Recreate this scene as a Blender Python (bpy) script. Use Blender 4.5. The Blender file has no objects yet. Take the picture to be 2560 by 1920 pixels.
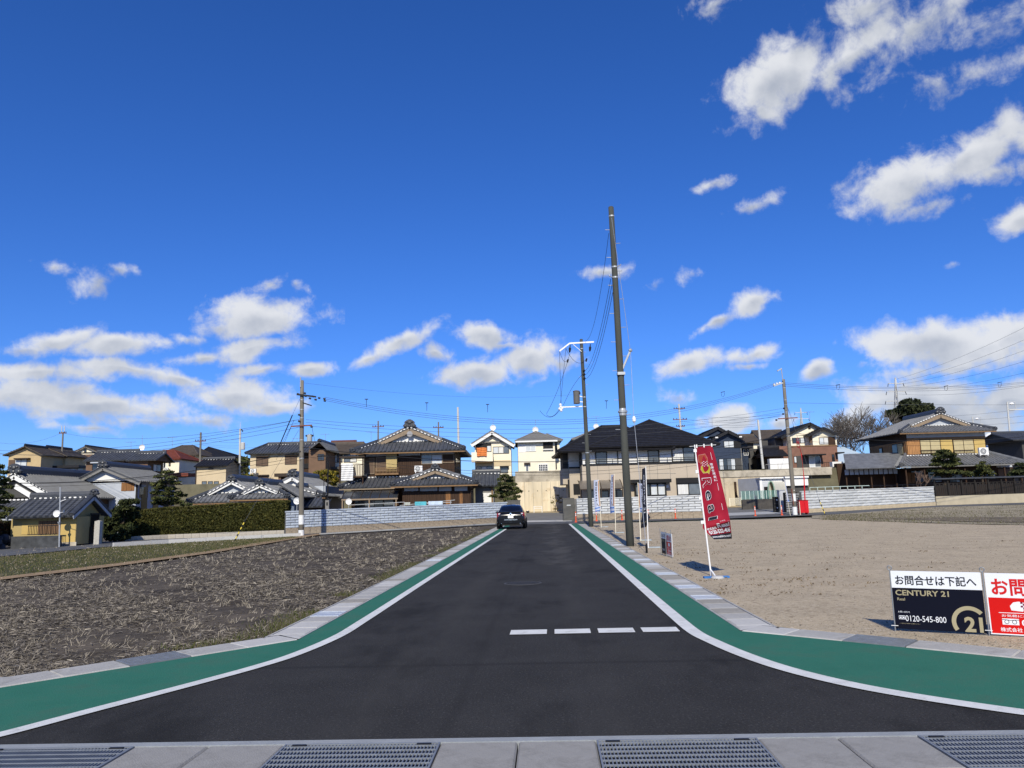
import bpy, math, random
import numpy as np
from mathutils import Vector, Matrix

# ---------------------------------------------------------------- camera
F_PX, CX, CY, CAM_H = 1923.0, 1280.0, 960.0, 1.5      # photo calibration (2560 x 1920 frame)
PITCH, ROLL = math.radians(8.8706), math.radians(-1.5)
ROAD_ANG = math.radians(2.2706)
scene = bpy.context.scene
col = scene.collection
cam_d = bpy.data.cameras.new('camera')
cam = bpy.data.objects.new('camera', cam_d); col.objects.link(cam)
cam_d.sensor_fit = 'HORIZONTAL'; cam_d.sensor_width = 36.0
cam_d.lens = 36.0 * F_PX / 2560.0
cam_d.clip_start = 0.1; cam_d.clip_end = 4000
CAM_R = Matrix.Rotation(math.pi / 2 + PITCH, 3, 'X') @ Matrix.Rotation(ROLL, 3, 'Z')
cam.location = (0, 0, CAM_H); cam.rotation_euler = CAM_R.to_euler()
scene.camera = cam
scene.render.resolution_x, scene.render.resolution_y = 1024, 768
scene.view_settings.view_transform = 'Standard'
scene.view_settings.look = 'None'
scene.view_settings.gamma = 1.0
scene.view_settings.exposure = 0.0
scene.view_settings.use_curve_mapping = False

SUN_EL, SUN_AZ = math.radians(37), math.radians(184)   # compass style: 0 = +Y, sun stands behind the camera
SUN_STRENGTH, SKY_STRENGTH = 5.0, 0.093
SKY_HUE, SKY_SAT, SKY_TINT = 0.501, 1.08, (0.64, 0.91, 1.56)

def ray(px, py):
    return CAM_R @ Vector(((px - CX) / F_PX, -(py - CY) / F_PX, -1.0))
def P(px, py, d):
    "world point seen at photo pixel, standing d metres down the heading"
    r = ray(px, py); return Vector((0, 0, CAM_H)) + r * (d / r.y)
def gz(x, y):
    "ground height: the land falls gently to the left and climbs beyond the cross street"
    return -0.012 * max(0.0, -x - 3.4) + 0.028 * max(0.0, min(y, 90.0) - 62.0)
def G(px, py):
    r = ray(px, py); z = 0.0
    for _ in range(30):
        t = (z - CAM_H) / r.z
        x, y = r.x * t, r.y * t
        z = 0.6 * z + 0.4 * gz(x, y)
    return Vector((x, y, gz(x, y)))
_ca, _sa = math.cos(ROAD_ANG), math.sin(ROAD_ANG)
def RW(s, t, z=0.0):
    "road frame (s across, t along) to world"
    return Vector((s * _ca + t * _sa, -s * _sa + t * _ca, z))
def WR(p):
    return (p[0] * _ca - p[1] * _sa, p[0] * _sa + p[1] * _ca)
def hz(px):
    return 1260.2258 - (px - 1280) * 0.026186

# ---------------------------------------------------------------- sky and sun
def build_world():
    w = bpy.data.worlds.new('World'); scene.world = w; w.use_nodes = True
    nt = w.node_tree; N = nt.nodes; L = nt.links
    for n in list(N): N.remove(n)
    out = N.new('ShaderNodeOutputWorld')
    sky = N.new('ShaderNodeTexSky'); sky.sky_type = 'NISHITA'; sky.sun_disc = False
    sky.sun_elevation = SUN_EL; sky.sun_rotation = SUN_AZ
    sky.altitude = 900; sky.air_density = 1.0; sky.dust_density = 0.7; sky.ozone_density = 2.0
    def math_(op, a, b=None, c=None, clamp=False):
        n = N.new('ShaderNodeMath'); n.operation = op; n.use_clamp = clamp
        for i, v in enumerate((a, b, c)):
            if v is None: continue
            if isinstance(v, (int, float)): n.inputs[i].default_value = v
            else: L.new(v, n.inputs[i])
        return n.outputs[0]
    def vmath(op, a, b=None):
        n = N.new('ShaderNodeVectorMath'); n.operation = op
        for i, v in enumerate((a, b)):
            if v is None: continue
            if isinstance(v, (tuple, list)): n.inputs[i].default_value = v
            else: L.new(v, n.inputs[i])
        return n
    geo = N.new('ShaderNodeTexCoord')
    dirn = vmath('NORMALIZE', geo.outputs['Generated']).outputs[0]
    sep = N.new('ShaderNodeSeparateXYZ'); L.new(dirn, sep.inputs[0])
    az = math_('ARCTAN2', sep.outputs[0], sep.outputs[1])
    el = math_('ARCSINE', sep.outputs[2])
    # the same cloud field goes on, mirrored, all round the horizon
    fold = math_('SUBTRACT', math_('PINGPONG', math_('ADD', az, 0.61), 1.22), 0.61)
    comb = N.new('ShaderNodeCombineXYZ'); L.new(fold, comb.inputs[0]); L.new(el, comb.inputs[1])
    ae = comb.outputs[0]
    def noise(vec, scale, detail, rough, dist=0.0):
        n = N.new('ShaderNodeTexNoise'); n.inputs['Scale'].default_value = scale
        n.inputs['Detail'].default_value = detail; n.inputs['Roughness'].default_value = rough
        n.inputs['Distortion'].default_value = dist
        L.new(vec, n.inputs['Vector']); return n
    wn = noise(ae, 9.0, 3, 0.55)
    warp = vmath('MULTIPLY', vmath('SUBTRACT', wn.outputs['Color'], (0.5, 0.5, 0.5)).outputs[0], (0.06, 0.034, 0)).outputs[0]
    aw = vmath('ADD', ae, warp).outputs[0]
    fb = noise(ae, 25.0, 8, 0.62, 0.2)
    S = 2560 / 2212.0
    # cloud banks: x, y, rx, ry, tilt, weight
    C = [(1690,165,125,62,-18,1.0),(1830,118,170,38,-22,.78),(1960,60,170,55,-20,.56),(2090,165,150,34,8,.42),(2140,60,100,40,0,.34),
         (1660,235,48,40,20,.62),(1760,60,80,30,-30,.36),(1880,15,90,34,0,.58),
         (1950,400,105,58,-5,1.0),(2085,350,100,42,-18,.95),(2190,285,50,60,-20,1.0),(2000,450,80,24,0,.5),(2150,375,70,28,0,.6),
         (2205,470,46,30,0,1.0),(1625,440,75,17,-8,.52),(1525,390,42,13,-10,.42),(1545,12,48,24,0,.46),(1310,582,70,15,0,.50),
         (1488,595,22,16,0,.36),(1412,608,20,12,0,.34),(2055,568,20,9,0,.34),(1625,662,58,26,-12,.95),(1555,695,50,14,-22,.82),
         (1500,785,78,28,-4,.95),(1625,766,66,18,-8,.82),(1605,793,38,10,0,.55),(1772,805,36,20,-8,.75),(1850,790,20,12,0,.36),
         (2010,738,160,50,4,1.1),(2110,755,150,50,0,1.1),(2190,735,80,45,-20,1.0),(2060,795,150,20,0,.7),
         (1462,855,36,24,0,.62),(1585,907,60,28,0,.95),(1690,915,40,20,0,.6),(1985,872,150,48,8,1.05),(1880,885,90,34,-25,1.0),
         (2090,905,110,50,15,1.0),(2185,865,70,34,-12,.95),(2150,960,80,25,0,.9),
         (868,735,80,24,-24,.92),(938,760,38,22,15,.72),(800,775,48,15,-30,.72),(1052,728,82,25,8,.95),(1090,745,60,10,8,.75),
         (1030,802,108,31,-6,1.1),(1150,772,66,38,-14,1.0),(1210,778,40,24,0,.55),(1162,822,26,9,-30,.45),
         (565,682,118,45,0,1.05),(475,705,60,30,0,.72),(545,752,105,26,-10,.92),(440,770,80,16,-8,.74),(400,728,46,12,0,.55),
         (140,735,80,28,-18,.86),(245,745,100,25,-4,.92),(60,750,60,14,0,.5),(90,800,170,24,0,.80),(60,852,160,40,4,1.0),
         (270,800,140,18,6,.82),(220,875,190,27,4,.9),(380,815,90,14,6,.7),(330,905,120,18,0,.62),(450,905,90,18,0,.6),
         (525,852,105,40,10,1.0),(580,882,80,20,0,.85),(682,805,52,16,-5,.85),(580,803,70,14,0,.6),(200,925,90,10,8,.42),
         (212,602,50,28,-30,.62),(262,580,32,14,10,.55),(115,563,30,11,0,.46),(585,606,32,16,-25,.50),(637,607,22,12,15,.50)]
    hsv = N.new('ShaderNodeHueSaturation'); hsv.inputs['Hue'].default_value = SKY_HUE; hsv.inputs['Saturation'].default_value = SKY_SAT
    tint = N.new('ShaderNodeMix'); tint.data_type = 'RGBA'; tint.blend_type = 'MULTIPLY'; tint.inputs[0].default_value = 1.0
    L.new(sky.outputs[0], tint.inputs[6]); tint.inputs[7].default_value = (*SKY_TINT, 1)
    L.new(tint.outputs[2], hsv.inputs['Color'])
    fb2 = noise(ae, 17.0, 5, 0.55)
    fbc = math_('MULTIPLY', math_('SUBTRACT', fb.outputs['Fac'], 0.5), 1.65)
    fb2c = math_('MULTIPLY', math_('SUBTRACT', fb2.outputs['Fac'], 0.5), 1.3)
    def sky_bg(bank):
        b_ = N.new('ShaderNodeBackground'); b_.inputs[1].default_value = SKY_STRENGTH
        if not bank:
            L.new(hsv.outputs[0], b_.inputs[0]); return b_.outputs[0]
        acc = None; low = None
        for cx, cy, rx, ry, tilt, wgt in bank:
            r0 = ray(cx * S, cy * S).normalized()
            a0, e0 = math.atan2(r0.x, r0.y), math.asin(r0.z)
            mp = N.new('ShaderNodeMapping'); mp.vector_type = 'TEXTURE'
            mp.inputs['Location'].default_value = (a0, e0, 0)
            mp.inputs['Rotation'].default_value = (0, 0, math.radians(-tilt + 1.5))
            k = 1.36 * S / F_PX; ca = math.cos(a0) ** 2
            mp.inputs['Scale'].default_value = (rx * k * (0.55 + .45 * ca) / math.cos(e0) ** .5, ry * k * (0.7 + .3 * ca), 1)
            L.new(aw, mp.inputs['Vector'])
            ln = vmath('LENGTH', mp.outputs[0]).outputs['Value']
            v = math_('MULTIPLY_ADD', ln, -wgt, wgt)
            acc = v if acc is None else math_('SMOOTH_MAX', acc, v, 0.12)
            dt = vmath('DOT_PRODUCT', mp.outputs[0], (0, -0.75, 0)).outputs['Value']
            h = math_('MULTIPLY_ADD', ln, -0.9, dt)
            low = h if low is None else math_('MAXIMUM', low, h)
        acc = math_('MAXIMUM', acc, -0.75)
        dens = math_('ADD', acc, fbc)
        alpha = N.new('ShaderNodeMapRange'); alpha.interpolation_type = 'SMOOTHSTEP'
        L.new(dens, alpha.inputs[0]); alpha.inputs[1].default_value = 0.06; alpha.inputs[2].default_value = 0.66
        g = N.new('ShaderNodeMapRange'); g.interpolation_type = 'SMOOTHSTEP'
        L.new(math_('ADD', low, fb2c), g.inputs[0]); g.inputs[1].default_value = -0.60; g.inputs[2].default_value = 0.30
        ramp = N.new('ShaderNodeMix'); ramp.data_type = 'RGBA'; L.new(g.outputs[0], ramp.inputs[0])
        kk = 0.085 / SKY_STRENGTH
        ramp.inputs[6].default_value = (9.3 * kk, 9.5 * kk, 9.9 * kk, 1); ramp.inputs[7].default_value = (5.0 * kk, 5.5 * kk, 6.5 * kk, 1)
        mix = N.new('ShaderNodeMix'); mix.data_type = 'RGBA'
        L.new(math_('MULTIPLY', alpha.outputs[0], 0.96), mix.inputs[0]); L.new(hsv.outputs[0], mix.inputs[6]); L.new(ramp.outputs[2], mix.inputs[7])
        L.new(mix.outputs[2], b_.inputs[0]); return b_.outputs[0]
    def ang(px, py):
        r0 = ray(px * S, py * S).normalized(); return math.atan2(r0.x, r0.y), math.asin(r0.z)
    bankA = [c for c in C if c[0] < 745]; bankB = [c for c in C if 745 <= c[0] < 1385]
    bankC = [c for c in C if c[0] >= 1385 and c[1] > 525]; bankD = [c for c in C if c[0] >= 1385 and c[1] <= 525]
    def pick(fac, a_, b_):
        m = N.new('ShaderNodeMixShader'); L.new(fac, m.inputs[0]); L.new(a_, m.inputs[1]); L.new(b_, m.inputs[2]); return m.outputs[0]
    (a1, e1), (a2, e2) = ang(1450, 528), ang(2200, 531)
    kline = (e2 - e1) / (a2 - a1)
    upper = math_('GREATER_THAN', math_('SUBTRACT', el, math_('MULTIPLY', fold, kline)), e1 - kline * a1)
    right = pick(upper, sky_bg(bankC), sky_bg(bankD))
    isr = math_('GREATER_THAN', fold, ang(1385, 780)[0]); isl = math_('LESS_THAN', fold, ang(745, 740)[0])
    body = pick(isr, pick(isl, sky_bg(bankB), sky_bg(bankA)), right)
    clear = math_('MAXIMUM', math_('LESS_THAN', el, 0.0), math_('GREATER_THAN', el, 0.78))
    L.new(pick(clear, body, sky_bg(None)), out.inputs[0])
    w.cycles.sampling_method = 'MANUAL'; w.cycles.sample_map_resolution = 512
build_world()
sun_d = bpy.data.lights.new('sun', 'SUN'); sun_d.energy = SUN_STRENGTH; sun_d.angle = math.radians(0.55); sun_d.color = (1.0, 0.93, 0.77)
sun = bpy.data.objects.new('sun', sun_d); col.objects.link(sun)
sv = Vector((math.sin(SUN_AZ) * math.cos(SUN_EL), math.cos(SUN_AZ) * math.cos(SUN_EL), math.sin(SUN_EL)))
sun.rotation_euler = sv.to_track_quat('Z', 'Y').to_euler(); sun.location = sv * 60

# ---------------------------------------------------------------- materials
MATS = {}
def mk(name, c, rough=.8, var=.12, scale=4.0, bump=0.0, bscale=None, metal=0.0, spec=.22, stretch=None, detail=4, dark=None):
    if name in MATS: return MATS[name]
    m = bpy.data.materials.new(name); m.use_nodes = True; MATS[name] = m
    nt = m.node_tree; N, L = nt.nodes, nt.links; b = N['Principled BSDF']
    b.inputs['Roughness'].default_value = rough; b.inputs['Metallic'].default_value = metal
    b.inputs['Specular IOR Level'].default_value = spec
    tc = N.new('ShaderNodeTexCoord'); vec = tc.outputs['Object']
    if stretch:
        mp = N.new('ShaderNodeMapping'); mp.inputs['Scale'].default_value = stretch
        L.new(vec, mp.inputs[0]); vec = mp.outputs[0]
    n = N.new('ShaderNodeTexNoise'); n.inputs['Scale'].default_value = scale; n.inputs['Detail'].default_value = detail
    n.inputs['Roughness'].default_value = .6; L.new(vec, n.inputs['Vector'])
    r = N.new('ShaderNodeValToRGB'); L.new(n.outputs['Fac'], r.inputs[0])
    lo = dark if dark else tuple(x * (1 - var) for x in c)
    hi = tuple(min(1, x * (1 + var)) for x in c)
    r.color_ramp.elements[0].position = .3; r.color_ramp.elements[1].position = .7
    r.color_ramp.elements[0].color = (*lo, 1); r.color_ramp.elements[1].color = (*hi, 1)
    L.new(r.outputs[0], b.inputs['Base Color'])
    if bump:
        n2 = N.new('ShaderNodeTexNoise'); n2.inputs['Scale'].default_value = bscale or scale * 6; n2.inputs['Detail'].default_value = 3
        L.new(vec, n2.inputs['Vector'])
        bp = N.new('ShaderNodeBump'); bp.inputs['Strength'].default_value = bump; bp.inputs['Distance'].default_value = .02
        L.new(n2.outputs['Fac'], bp.inputs['Height']); L.new(bp.outputs[0], b.inputs['Normal'])
    return m
def nodes(m):
    return m.node_tree.nodes, m.node_tree.links, m.node_tree.nodes['Principled BSDF']

# ---------------------------------------------------------------- mesh builder
ORG = {}
def base_of(parent):
    return ORG.get(parent.name, Vector((0, 0, 0))) if parent else Vector((0, 0, 0))
class MB:
    def __init__(s): s.v = []; s.f = []; s.mi = []; s.cur = 0
    def add(s, vs, fs):
        o = len(s.v); s.v += [tuple(v) for v in vs]; s.f += [tuple(i + o for i in f) for f in fs]; s.mi += [s.cur] * len(fs); return s
    def box(s, a, b):
        x0, y0, z0 = (min(a[i], b[i]) for i in range(3)); x1, y1, z1 = (max(a[i], b[i]) for i in range(3))
        return s.add([(x0,y0,z0),(x1,y0,z0),(x1,y1,z0),(x0,y1,z0),(x0,y0,z1),(x1,y0,z1),(x1,y1,z1),(x0,y1,z1)],
                     [(0,3,2,1),(4,5,6,7),(0,1,5,4),(1,2,6,5),(2,3,7,6),(3,0,4,7)])
    def quad(s, *p): return s.add(p, [tuple(range(len(p)))])
    def slab(s, poly, th, n=None):
        "polygon thickened by th against its normal"
        p = [Vector(q) for q in poly]
        if n is None: n = (p[1] - p[0]).cross(p[2] - p[0]).normalized()
        k = len(p); q = [a - n * th for a in p]
        return s.add(p + q, [tuple(range(k)), tuple(reversed(range(k, 2 * k)))] + [(i, i + k, (i + 1) % k + k, (i + 1) % k) for i in range(k)])
    def beam(s, a, b, w, h, up=(0, 0, 1), off=0.0):
        "rectangular bar from a to b, w wide, h high"
        a, b = Vector(a), Vector(b); d = (b - a).normalized(); up = Vector(up)
        sd = d.cross(up)
        sd = sd.normalized() if sd.length > 1e-5 else Vector((1, 0, 0))
        u = sd.cross(d).normalized(); vs = []
        for q in (a, b):
            for x, z in ((-1, -1), (1, -1), (1, 1), (-1, 1)): vs.append(q + sd * (x * w / 2) + u * (z * h / 2 + off))
        return s.add(vs, [(0,1,2,3),(7,6,5,4),(0,4,5,1),(1,5,6,2),(2,6,7,3),(3,7,4,0)])
    def tube(s, pts, r, n=6, cap=True):
        pts = [Vector(p) for p in pts]; k = len(pts); rs = r if isinstance(r, (list, tuple)) else [r] * k
        vs = []
        for i, p in enumerate(pts):
            d = (pts[min(i + 1, k - 1)] - pts[max(i - 1, 0)]).normalized()
            a = d.cross(Vector((0, 0, 1)));
            if a.length < 1e-3: a = d.cross(Vector((0, 1, 0)))
            a.normalize(); b = d.cross(a)
            for j in range(n):
                t = 2 * math.pi * j / n; vs.append(p + (a * math.cos(t) + b * math.sin(t)) * rs[i])
        fs = [(i * n + j, i * n + (j + 1) % n, (i + 1) * n + (j + 1) % n, (i + 1) * n + j) for i in range(k - 1) for j in range(n)]
        if cap: fs += [tuple(reversed(range(n))), tuple(range((k - 1) * n, k * n))]
        return s.add(vs, fs)
    def cyl(s, a, b, r0, r1=None, n=12): return s.tube([a, b], [r0, r0 if r1 is None else r1], n)
    def lathe(s, c, prof, n=16, ax='Z'):
        "profile of (radius, height)"
        c = Vector(c); vs = []
        for r, h in prof:
            for j in range(n):
                t = 2 * math.pi * j / n; x, y = r * math.cos(t), r * math.sin(t)
                vs.append(c + (Vector((x, y, h)) if ax == 'Z' else Vector((x, h, y)) if ax == 'Y' else Vector((h, x, y))))
        k = len(prof)
        fs = [(i * n + j, i * n + (j + 1) % n, (i + 1) * n + (j + 1) % n, (i + 1) * n + j) for i in range(k - 1) for j in range(n)]
        fs += [tuple(reversed(range(n))), tuple(range((k - 1) * n, k * n))]
        return s.add(vs, fs)
    def ball(s, c, r, n=8, m=5):
        r = r if isinstance(r, (tuple, list)) else (r, r, r); c = Vector(c); vs = []
        for i in range(m + 1):
            ph = math.pi * i / m
            for j in range(n):
                t = 2 * math.pi * j / n
                vs.append(c + Vector((r[0] * math.sin(ph) * math.cos(t), r[1] * math.sin(ph) * math.sin(t), r[2] * math.cos(ph))))
        return s.add(vs, [(i * n + j, (i + 1) * n + j, (i + 1) * n + (j + 1) % n, i * n + (j + 1) % n) for i in range(m) for j in range(n)])
    def build(s, name, mats, parent=None, smooth=False, root=False):
        base = base_of(parent)
        me = bpy.data.meshes.new(name)
        me.from_pydata([(v[0] - base.x, v[1] - base.y, v[2] - base.z) for v in s.v], [], s.f)
        for m in (mats if isinstance(mats, (list, tuple)) else [mats]): me.materials.append(m)
        if any(s.mi): me.polygons.foreach_set('material_index', s.mi)
        if smooth: me.polygons.foreach_set('use_smooth', [True] * len(s.f))
        me.update()
        o = bpy.data.objects.new(name, me); col.objects.link(o)
        if parent: o.parent = parent; ORG[o.name] = base
        return o
def tag(o, label=None, cat=None, group=None, kind=None):
    if label: o['label'] = label
    if cat: o['category'] = cat
    if group: o['group'] = group
    if kind: o['kind'] = kind
    return o
def thing(name, label, cat, loc, group=None):
    o = bpy.data.objects.new(name, None); col.objects.link(o); o.location = loc; o.empty_display_size = .3
    ORG[o.name] = Vector(loc); return tag(o, label, cat, group)
def inst(src, loc, parent=None, rot=None, scale=None, name=None):
    "another object with the same mesh, placed at world loc"
    o = bpy.data.objects.new(name or src.name.split('.')[0], src.data if hasattr(src, 'data') and not isinstance(src, bpy.types.Mesh) else src)
    col.objects.link(o); o.location = Vector(loc) - base_of(parent)
    if rot is not None: o.rotation_euler = rot
    if scale is not None: o.scale = scale
    if parent: o.parent = parent
    return o
def struct(o): o['kind'] = 'structure'; return o
def stuff(o, label=None): o['kind'] = 'stuff'; return tag(o, label)
rng = random.Random(7)
nrng = np.random.default_rng(5)
def fast_mesh(name, verts, faces4, mats, mi=None, parent=None, smooth=False, tri=False):
    "numpy arrays to one mesh"
    base = base_of(parent)
    verts = np.asarray(verts, dtype=np.float32) - np.array(base, dtype=np.float32)
    k = 3 if tri else 4
    nf = len(faces4); me = bpy.data.meshes.new(name)
    me.vertices.add(len(verts)); me.vertices.foreach_set('co', verts.ravel())
    me.loops.add(nf * k); me.loops.foreach_set('vertex_index', np.asarray(faces4, dtype=np.int32).ravel())
    me.polygons.add(nf); me.polygons.foreach_set('loop_start', np.arange(0, nf * k, k, dtype=np.int32))
    me.polygons.foreach_set('loop_total', np.full(nf, k, dtype=np.int32))
    for m in mats: me.materials.append(m)
    if mi is not None: me.polygons.foreach_set('material_index', np.asarray(mi, dtype=np.int32))
    if smooth: me.polygons.foreach_set('use_smooth', np.ones(nf, dtype=bool))
    me.update(); me.validate()
    o = bpy.data.objects.new(name, me); col.objects.link(o)
    if parent: o.parent = parent; ORG[o.name] = base
    return o
def leaf_quads(pts, size, jitter=.4, elong=1.0, nrm=None):
    "one small randomly turned quad per point"
    n = len(pts); a = nrng.normal(size=(n, 3)); a /= np.linalg.norm(a, axis=1)[:, None]
    b = nrng.normal(size=(n, 3)); b -= (b * a).sum(1)[:, None] * a; b /= np.linalg.norm(b, axis=1)[:, None]
    s = (size * (1 + jitter * (nrng.random(n) * 2 - 1)))[:, None] if np.isscalar(size) else size[:, None]
    a = a * s * elong; b = b * s / elong ** .5
    pts = np.asarray(pts)
    v = np.stack([pts - a - b * .3, pts + b - a * .2, pts + a + b * .2, pts - b * .8 + a * .3], 1).reshape(-1, 3)
    f = np.arange(4 * n).reshape(n, 4)
    return v, f
# ================================================================= ground, road, gutters
M_earth = mk('earth', (.16, .13, .095), .95, .3, .8, .5, 30)
def grid_sheet(name, xs, ys, zf, m, off=0.0):
    xs, ys = list(xs), list(ys); v = [(x, y, zf(x, y) + off) for y in ys for x in xs]; n = len(xs)
    f = [(j * n + i, j * n + i + 1, (j + 1) * n + i + 1, (j + 1) * n + i) for j in range(len(ys) - 1) for i in range(n - 1)]
    mb = MB(); mb.add(v, f); return struct(mb.build(name, m, smooth=True))
grid_sheet('ground', [-1500, -600, -200, -100, -60, -30, -12, -3.4, 0, 4, 22, 60, 120, 300, 700, 1500],
           [-300, -60, 0, 20, 40, 62, 76, 90, 130, 400, 1200, 3000], lambda x, y: gz(max(x, -60), y), M_earth, -0.12)

# --- asphalt, in the road's own frame
def asphalt():
    m = mk('asphalt', (.037, .0365, .0368), .9, .14, 1.2, .6, 90, spec=.10)
    N, L, b = nodes(m); tc = N.new('ShaderNodeTexCoord')
    sp = N.new('ShaderNodeSeparateXYZ'); L.new(tc.outputs['Object'], sp.inputs[0])
    src = b.inputs['Base Color'].links[0].from_socket
    def mul(col_sock, fac, c):
        x = N.new('ShaderNodeMix'); x.data_type = 'RGBA'; L.new(fac, x.inputs[0]); L.new(col_sock, x.inputs[6]); x.inputs[7].default_value = (*c, 1); return x.outputs[2]
    def mt(op, a, b2=None, clamp=False):
        n = N.new('ShaderNodeMath'); n.operation = op; n.use_clamp = clamp
        for i, v in enumerate((a, b2)):
            if v is None: continue
            if isinstance(v, (int, float)): n.inputs[i].default_value = v
            else: L.new(v, n.inputs[i])
        return n.outputs[0]
    def nz(scale, detail, st=(1, 1, 1)):
        mp = N.new('ShaderNodeMapping'); mp.inputs['Scale'].default_value = st; L.new(tc.outputs['Object'], mp.inputs[0])
        n = N.new('ShaderNodeTexNoise'); n.inputs['Scale'].default_value = scale; n.inputs['Detail'].default_value = detail; n.inputs['Roughness'].default_value = .65
        L.new(mp.outputs[0], n.inputs['Vector']); return n.outputs['Fac']
    def band(v, lo, hi):
        n = N.new('ShaderNodeMapRange'); n.interpolation_type = 'SMOOTHSTEP'; n.clamp = True
        L.new(v, n.inputs[0]); n.inputs[1].default_value = lo; n.inputs[2].default_value = hi; return n.outputs[0]
    # aggregate specks
    c = mul(src, mt('MULTIPLY', band(nz(48, 4), .54, .68), .75), (.095, .093, .090))
    c = mul(c, mt('MULTIPLY', band(nz(62, 3), .54, .68), .75), (.007, .007, .007))
    c = mul(c, mt('MULTIPLY', band(nz(.35, 5), .50, .68), .5), (.042, .041, .040))
    c = mul(c, mt('MULTIPLY', band(nz(34, 2), .70, .76), .6), (.12, .118, .11))
    # darker wet-looking patches and dusty worn lanes further on
    c = mul(c, mt('MULTIPLY', band(nz(.8, 4, (1, .4, 1)), .50, .68), .6), (.013, .013, .013))
    # paver screed joints
    wob = mt('MULTIPLY', mt('SUBTRACT', nz(.7, 2), .5), .10)
    j1 = mt('ABSOLUTE', mt('SUBTRACT', mt('ADD', sp.outputs[1], wob), 7.62))
    c = mul(c, mt('MULTIPLY', mt('SUBTRACT', 1, band(j1, .0, .09)), .5), (.018, .018, .018))
    j3 = mt('ABSOLUTE', mt('SUBTRACT', mt('ADD', sp.outputs[1], wob), 10.9))
    c = mul(c, mt('MULTIPLY', mt('SUBTRACT', 1, band(j3, .0, .05)), .35), (.018, .018, .019))
    j2 = mt('ABSOLUTE', mt('ADD', mt('ADD', sp.outputs[0], wob), .72))
    c = mul(c, mt('MULTIPLY', mt('SUBTRACT', 1, band(j2, .0, .08)), .28), (.02, .02, .02))
    for s_ in (-1.35, .45):
        tr = mt('ABSOLUTE', mt('SUBTRACT', mt('ADD', sp.outputs[0], mt('MULTIPLY', wob, 2.0)), s_))
        c = mul(c, mt('MULTIPLY', mt('MULTIPLY', mt('SUBTRACT', 1, band(tr, .05, .38)), band(nz(1.3, 4, (1, .18, 1)), .38, .62)), .32), (.062, .060, .057))
    lane = mt('ABSOLUTE', mt('SUBTRACT', sp.outputs[0], .35))
    dust = mt('MULTIPLY', mt('MULTIPLY', mt('SUBTRACT', 1, band(lane, .15, .9)), band(sp.outputs[1], 14, 22)), band(nz(.9, 5, (1, .35, 1)), .45, .62))
    c = mul(c, mt('MULTIPLY', dust, .6), (.085, .083, .08))
    L.new(c, b.inputs['Base Color'])
    return m
M_asph = asphalt()
road_root_rot = (0, 0, -ROAD_ANG)
class RB(MB):
    "mesh laid out in the road frame"
    def build(s, name, mats, parent=None, smooth=False):
        me = bpy.data.meshes.new(name); me.from_pydata(s.v, [], s.f)
        for m in (mats if isinstance(mats, (list, tuple)) else [mats]): me.materials.append(m)
        if any(s.mi): me.polygons.foreach_set('material_index', s.mi)
        if smooth: me.polygons.foreach_set('use_smooth', [True] * len(s.f))
        me.update(); o = bpy.data.objects.new(name, me); col.objects.link(o)
        if parent: o.parent = parent
        else: o.rotation_euler = road_root_rot
        return o
def strip(mb, A, B, z):
    "ribbon between two polylines of equal length in the road frame"
    n = len(A); mb.add([(p[0], p[1], z) for p in A] + [(p[0], p[1], z) for p in B], [(i, i + 1, n + i + 1, n + i) if True else 0 for i in range(n - 1)])
def smooth_poly(pts, n=8):
    "Catmull-Rom through points"
    out = []
    for i in range(len(pts) - 1):
        p0 = pts[max(i - 1, 0)]; p1 = pts[i]; p2 = pts[i + 1]; p3 = pts[min(i + 2, len(pts) - 1)]
        for k in range(n):
            t = k / n
            out.append(tuple(.5 * (2 * p1[c] + (p2[c] - p0[c]) * t + (2 * p0[c] - 5 * p1[c] + 4 * p2[c] - p3[c]) * t * t + (3 * p1[c] - p0[c] - 3 * p2[c] + p3[c]) * t ** 3) for c in range(2)))
    out.append(tuple(pts[-1])); return out
def offset_line(pts, d):
    out = []
    for i, p in enumerate(pts):
        a = pts[max(i - 1, 0)]; b = pts[min(i + 1, len(pts) - 1)]
        tx, ty = b[0] - a[0], b[1] - a[1]; l = math.hypot(tx, ty) or 1
        out.append((p[0] - ty / l * d, p[1] + tx / l * d))
    return out
END_T = 57.5
KERB_T = 5.25
rb = RB(); rb.add([(-14, KERB_T, .0), (14, KERB_T, .0), (14, 7.0, 0.), (4.9, 7.0, 0), (2.3, 9.2, 0), (2.3, 56.2, 0), (-3.0, 58.5, 0), (-3.0, 9.2, 0), (-4.9, 7.0, 0), (-14, 7.0, 0)], [(0, 1, 2, 3, 4, 5, 6, 7, 8, 9)])
struct(rb.build('road', M_asph))
rb = RB(); rb.add([(-14, -8, .0), (14, -8, .0), (14, 4.55, 0), (-14, 4.55, 0)], [(0, 1, 2, 3)])
struct(rb.build('street', M_asph))

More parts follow.
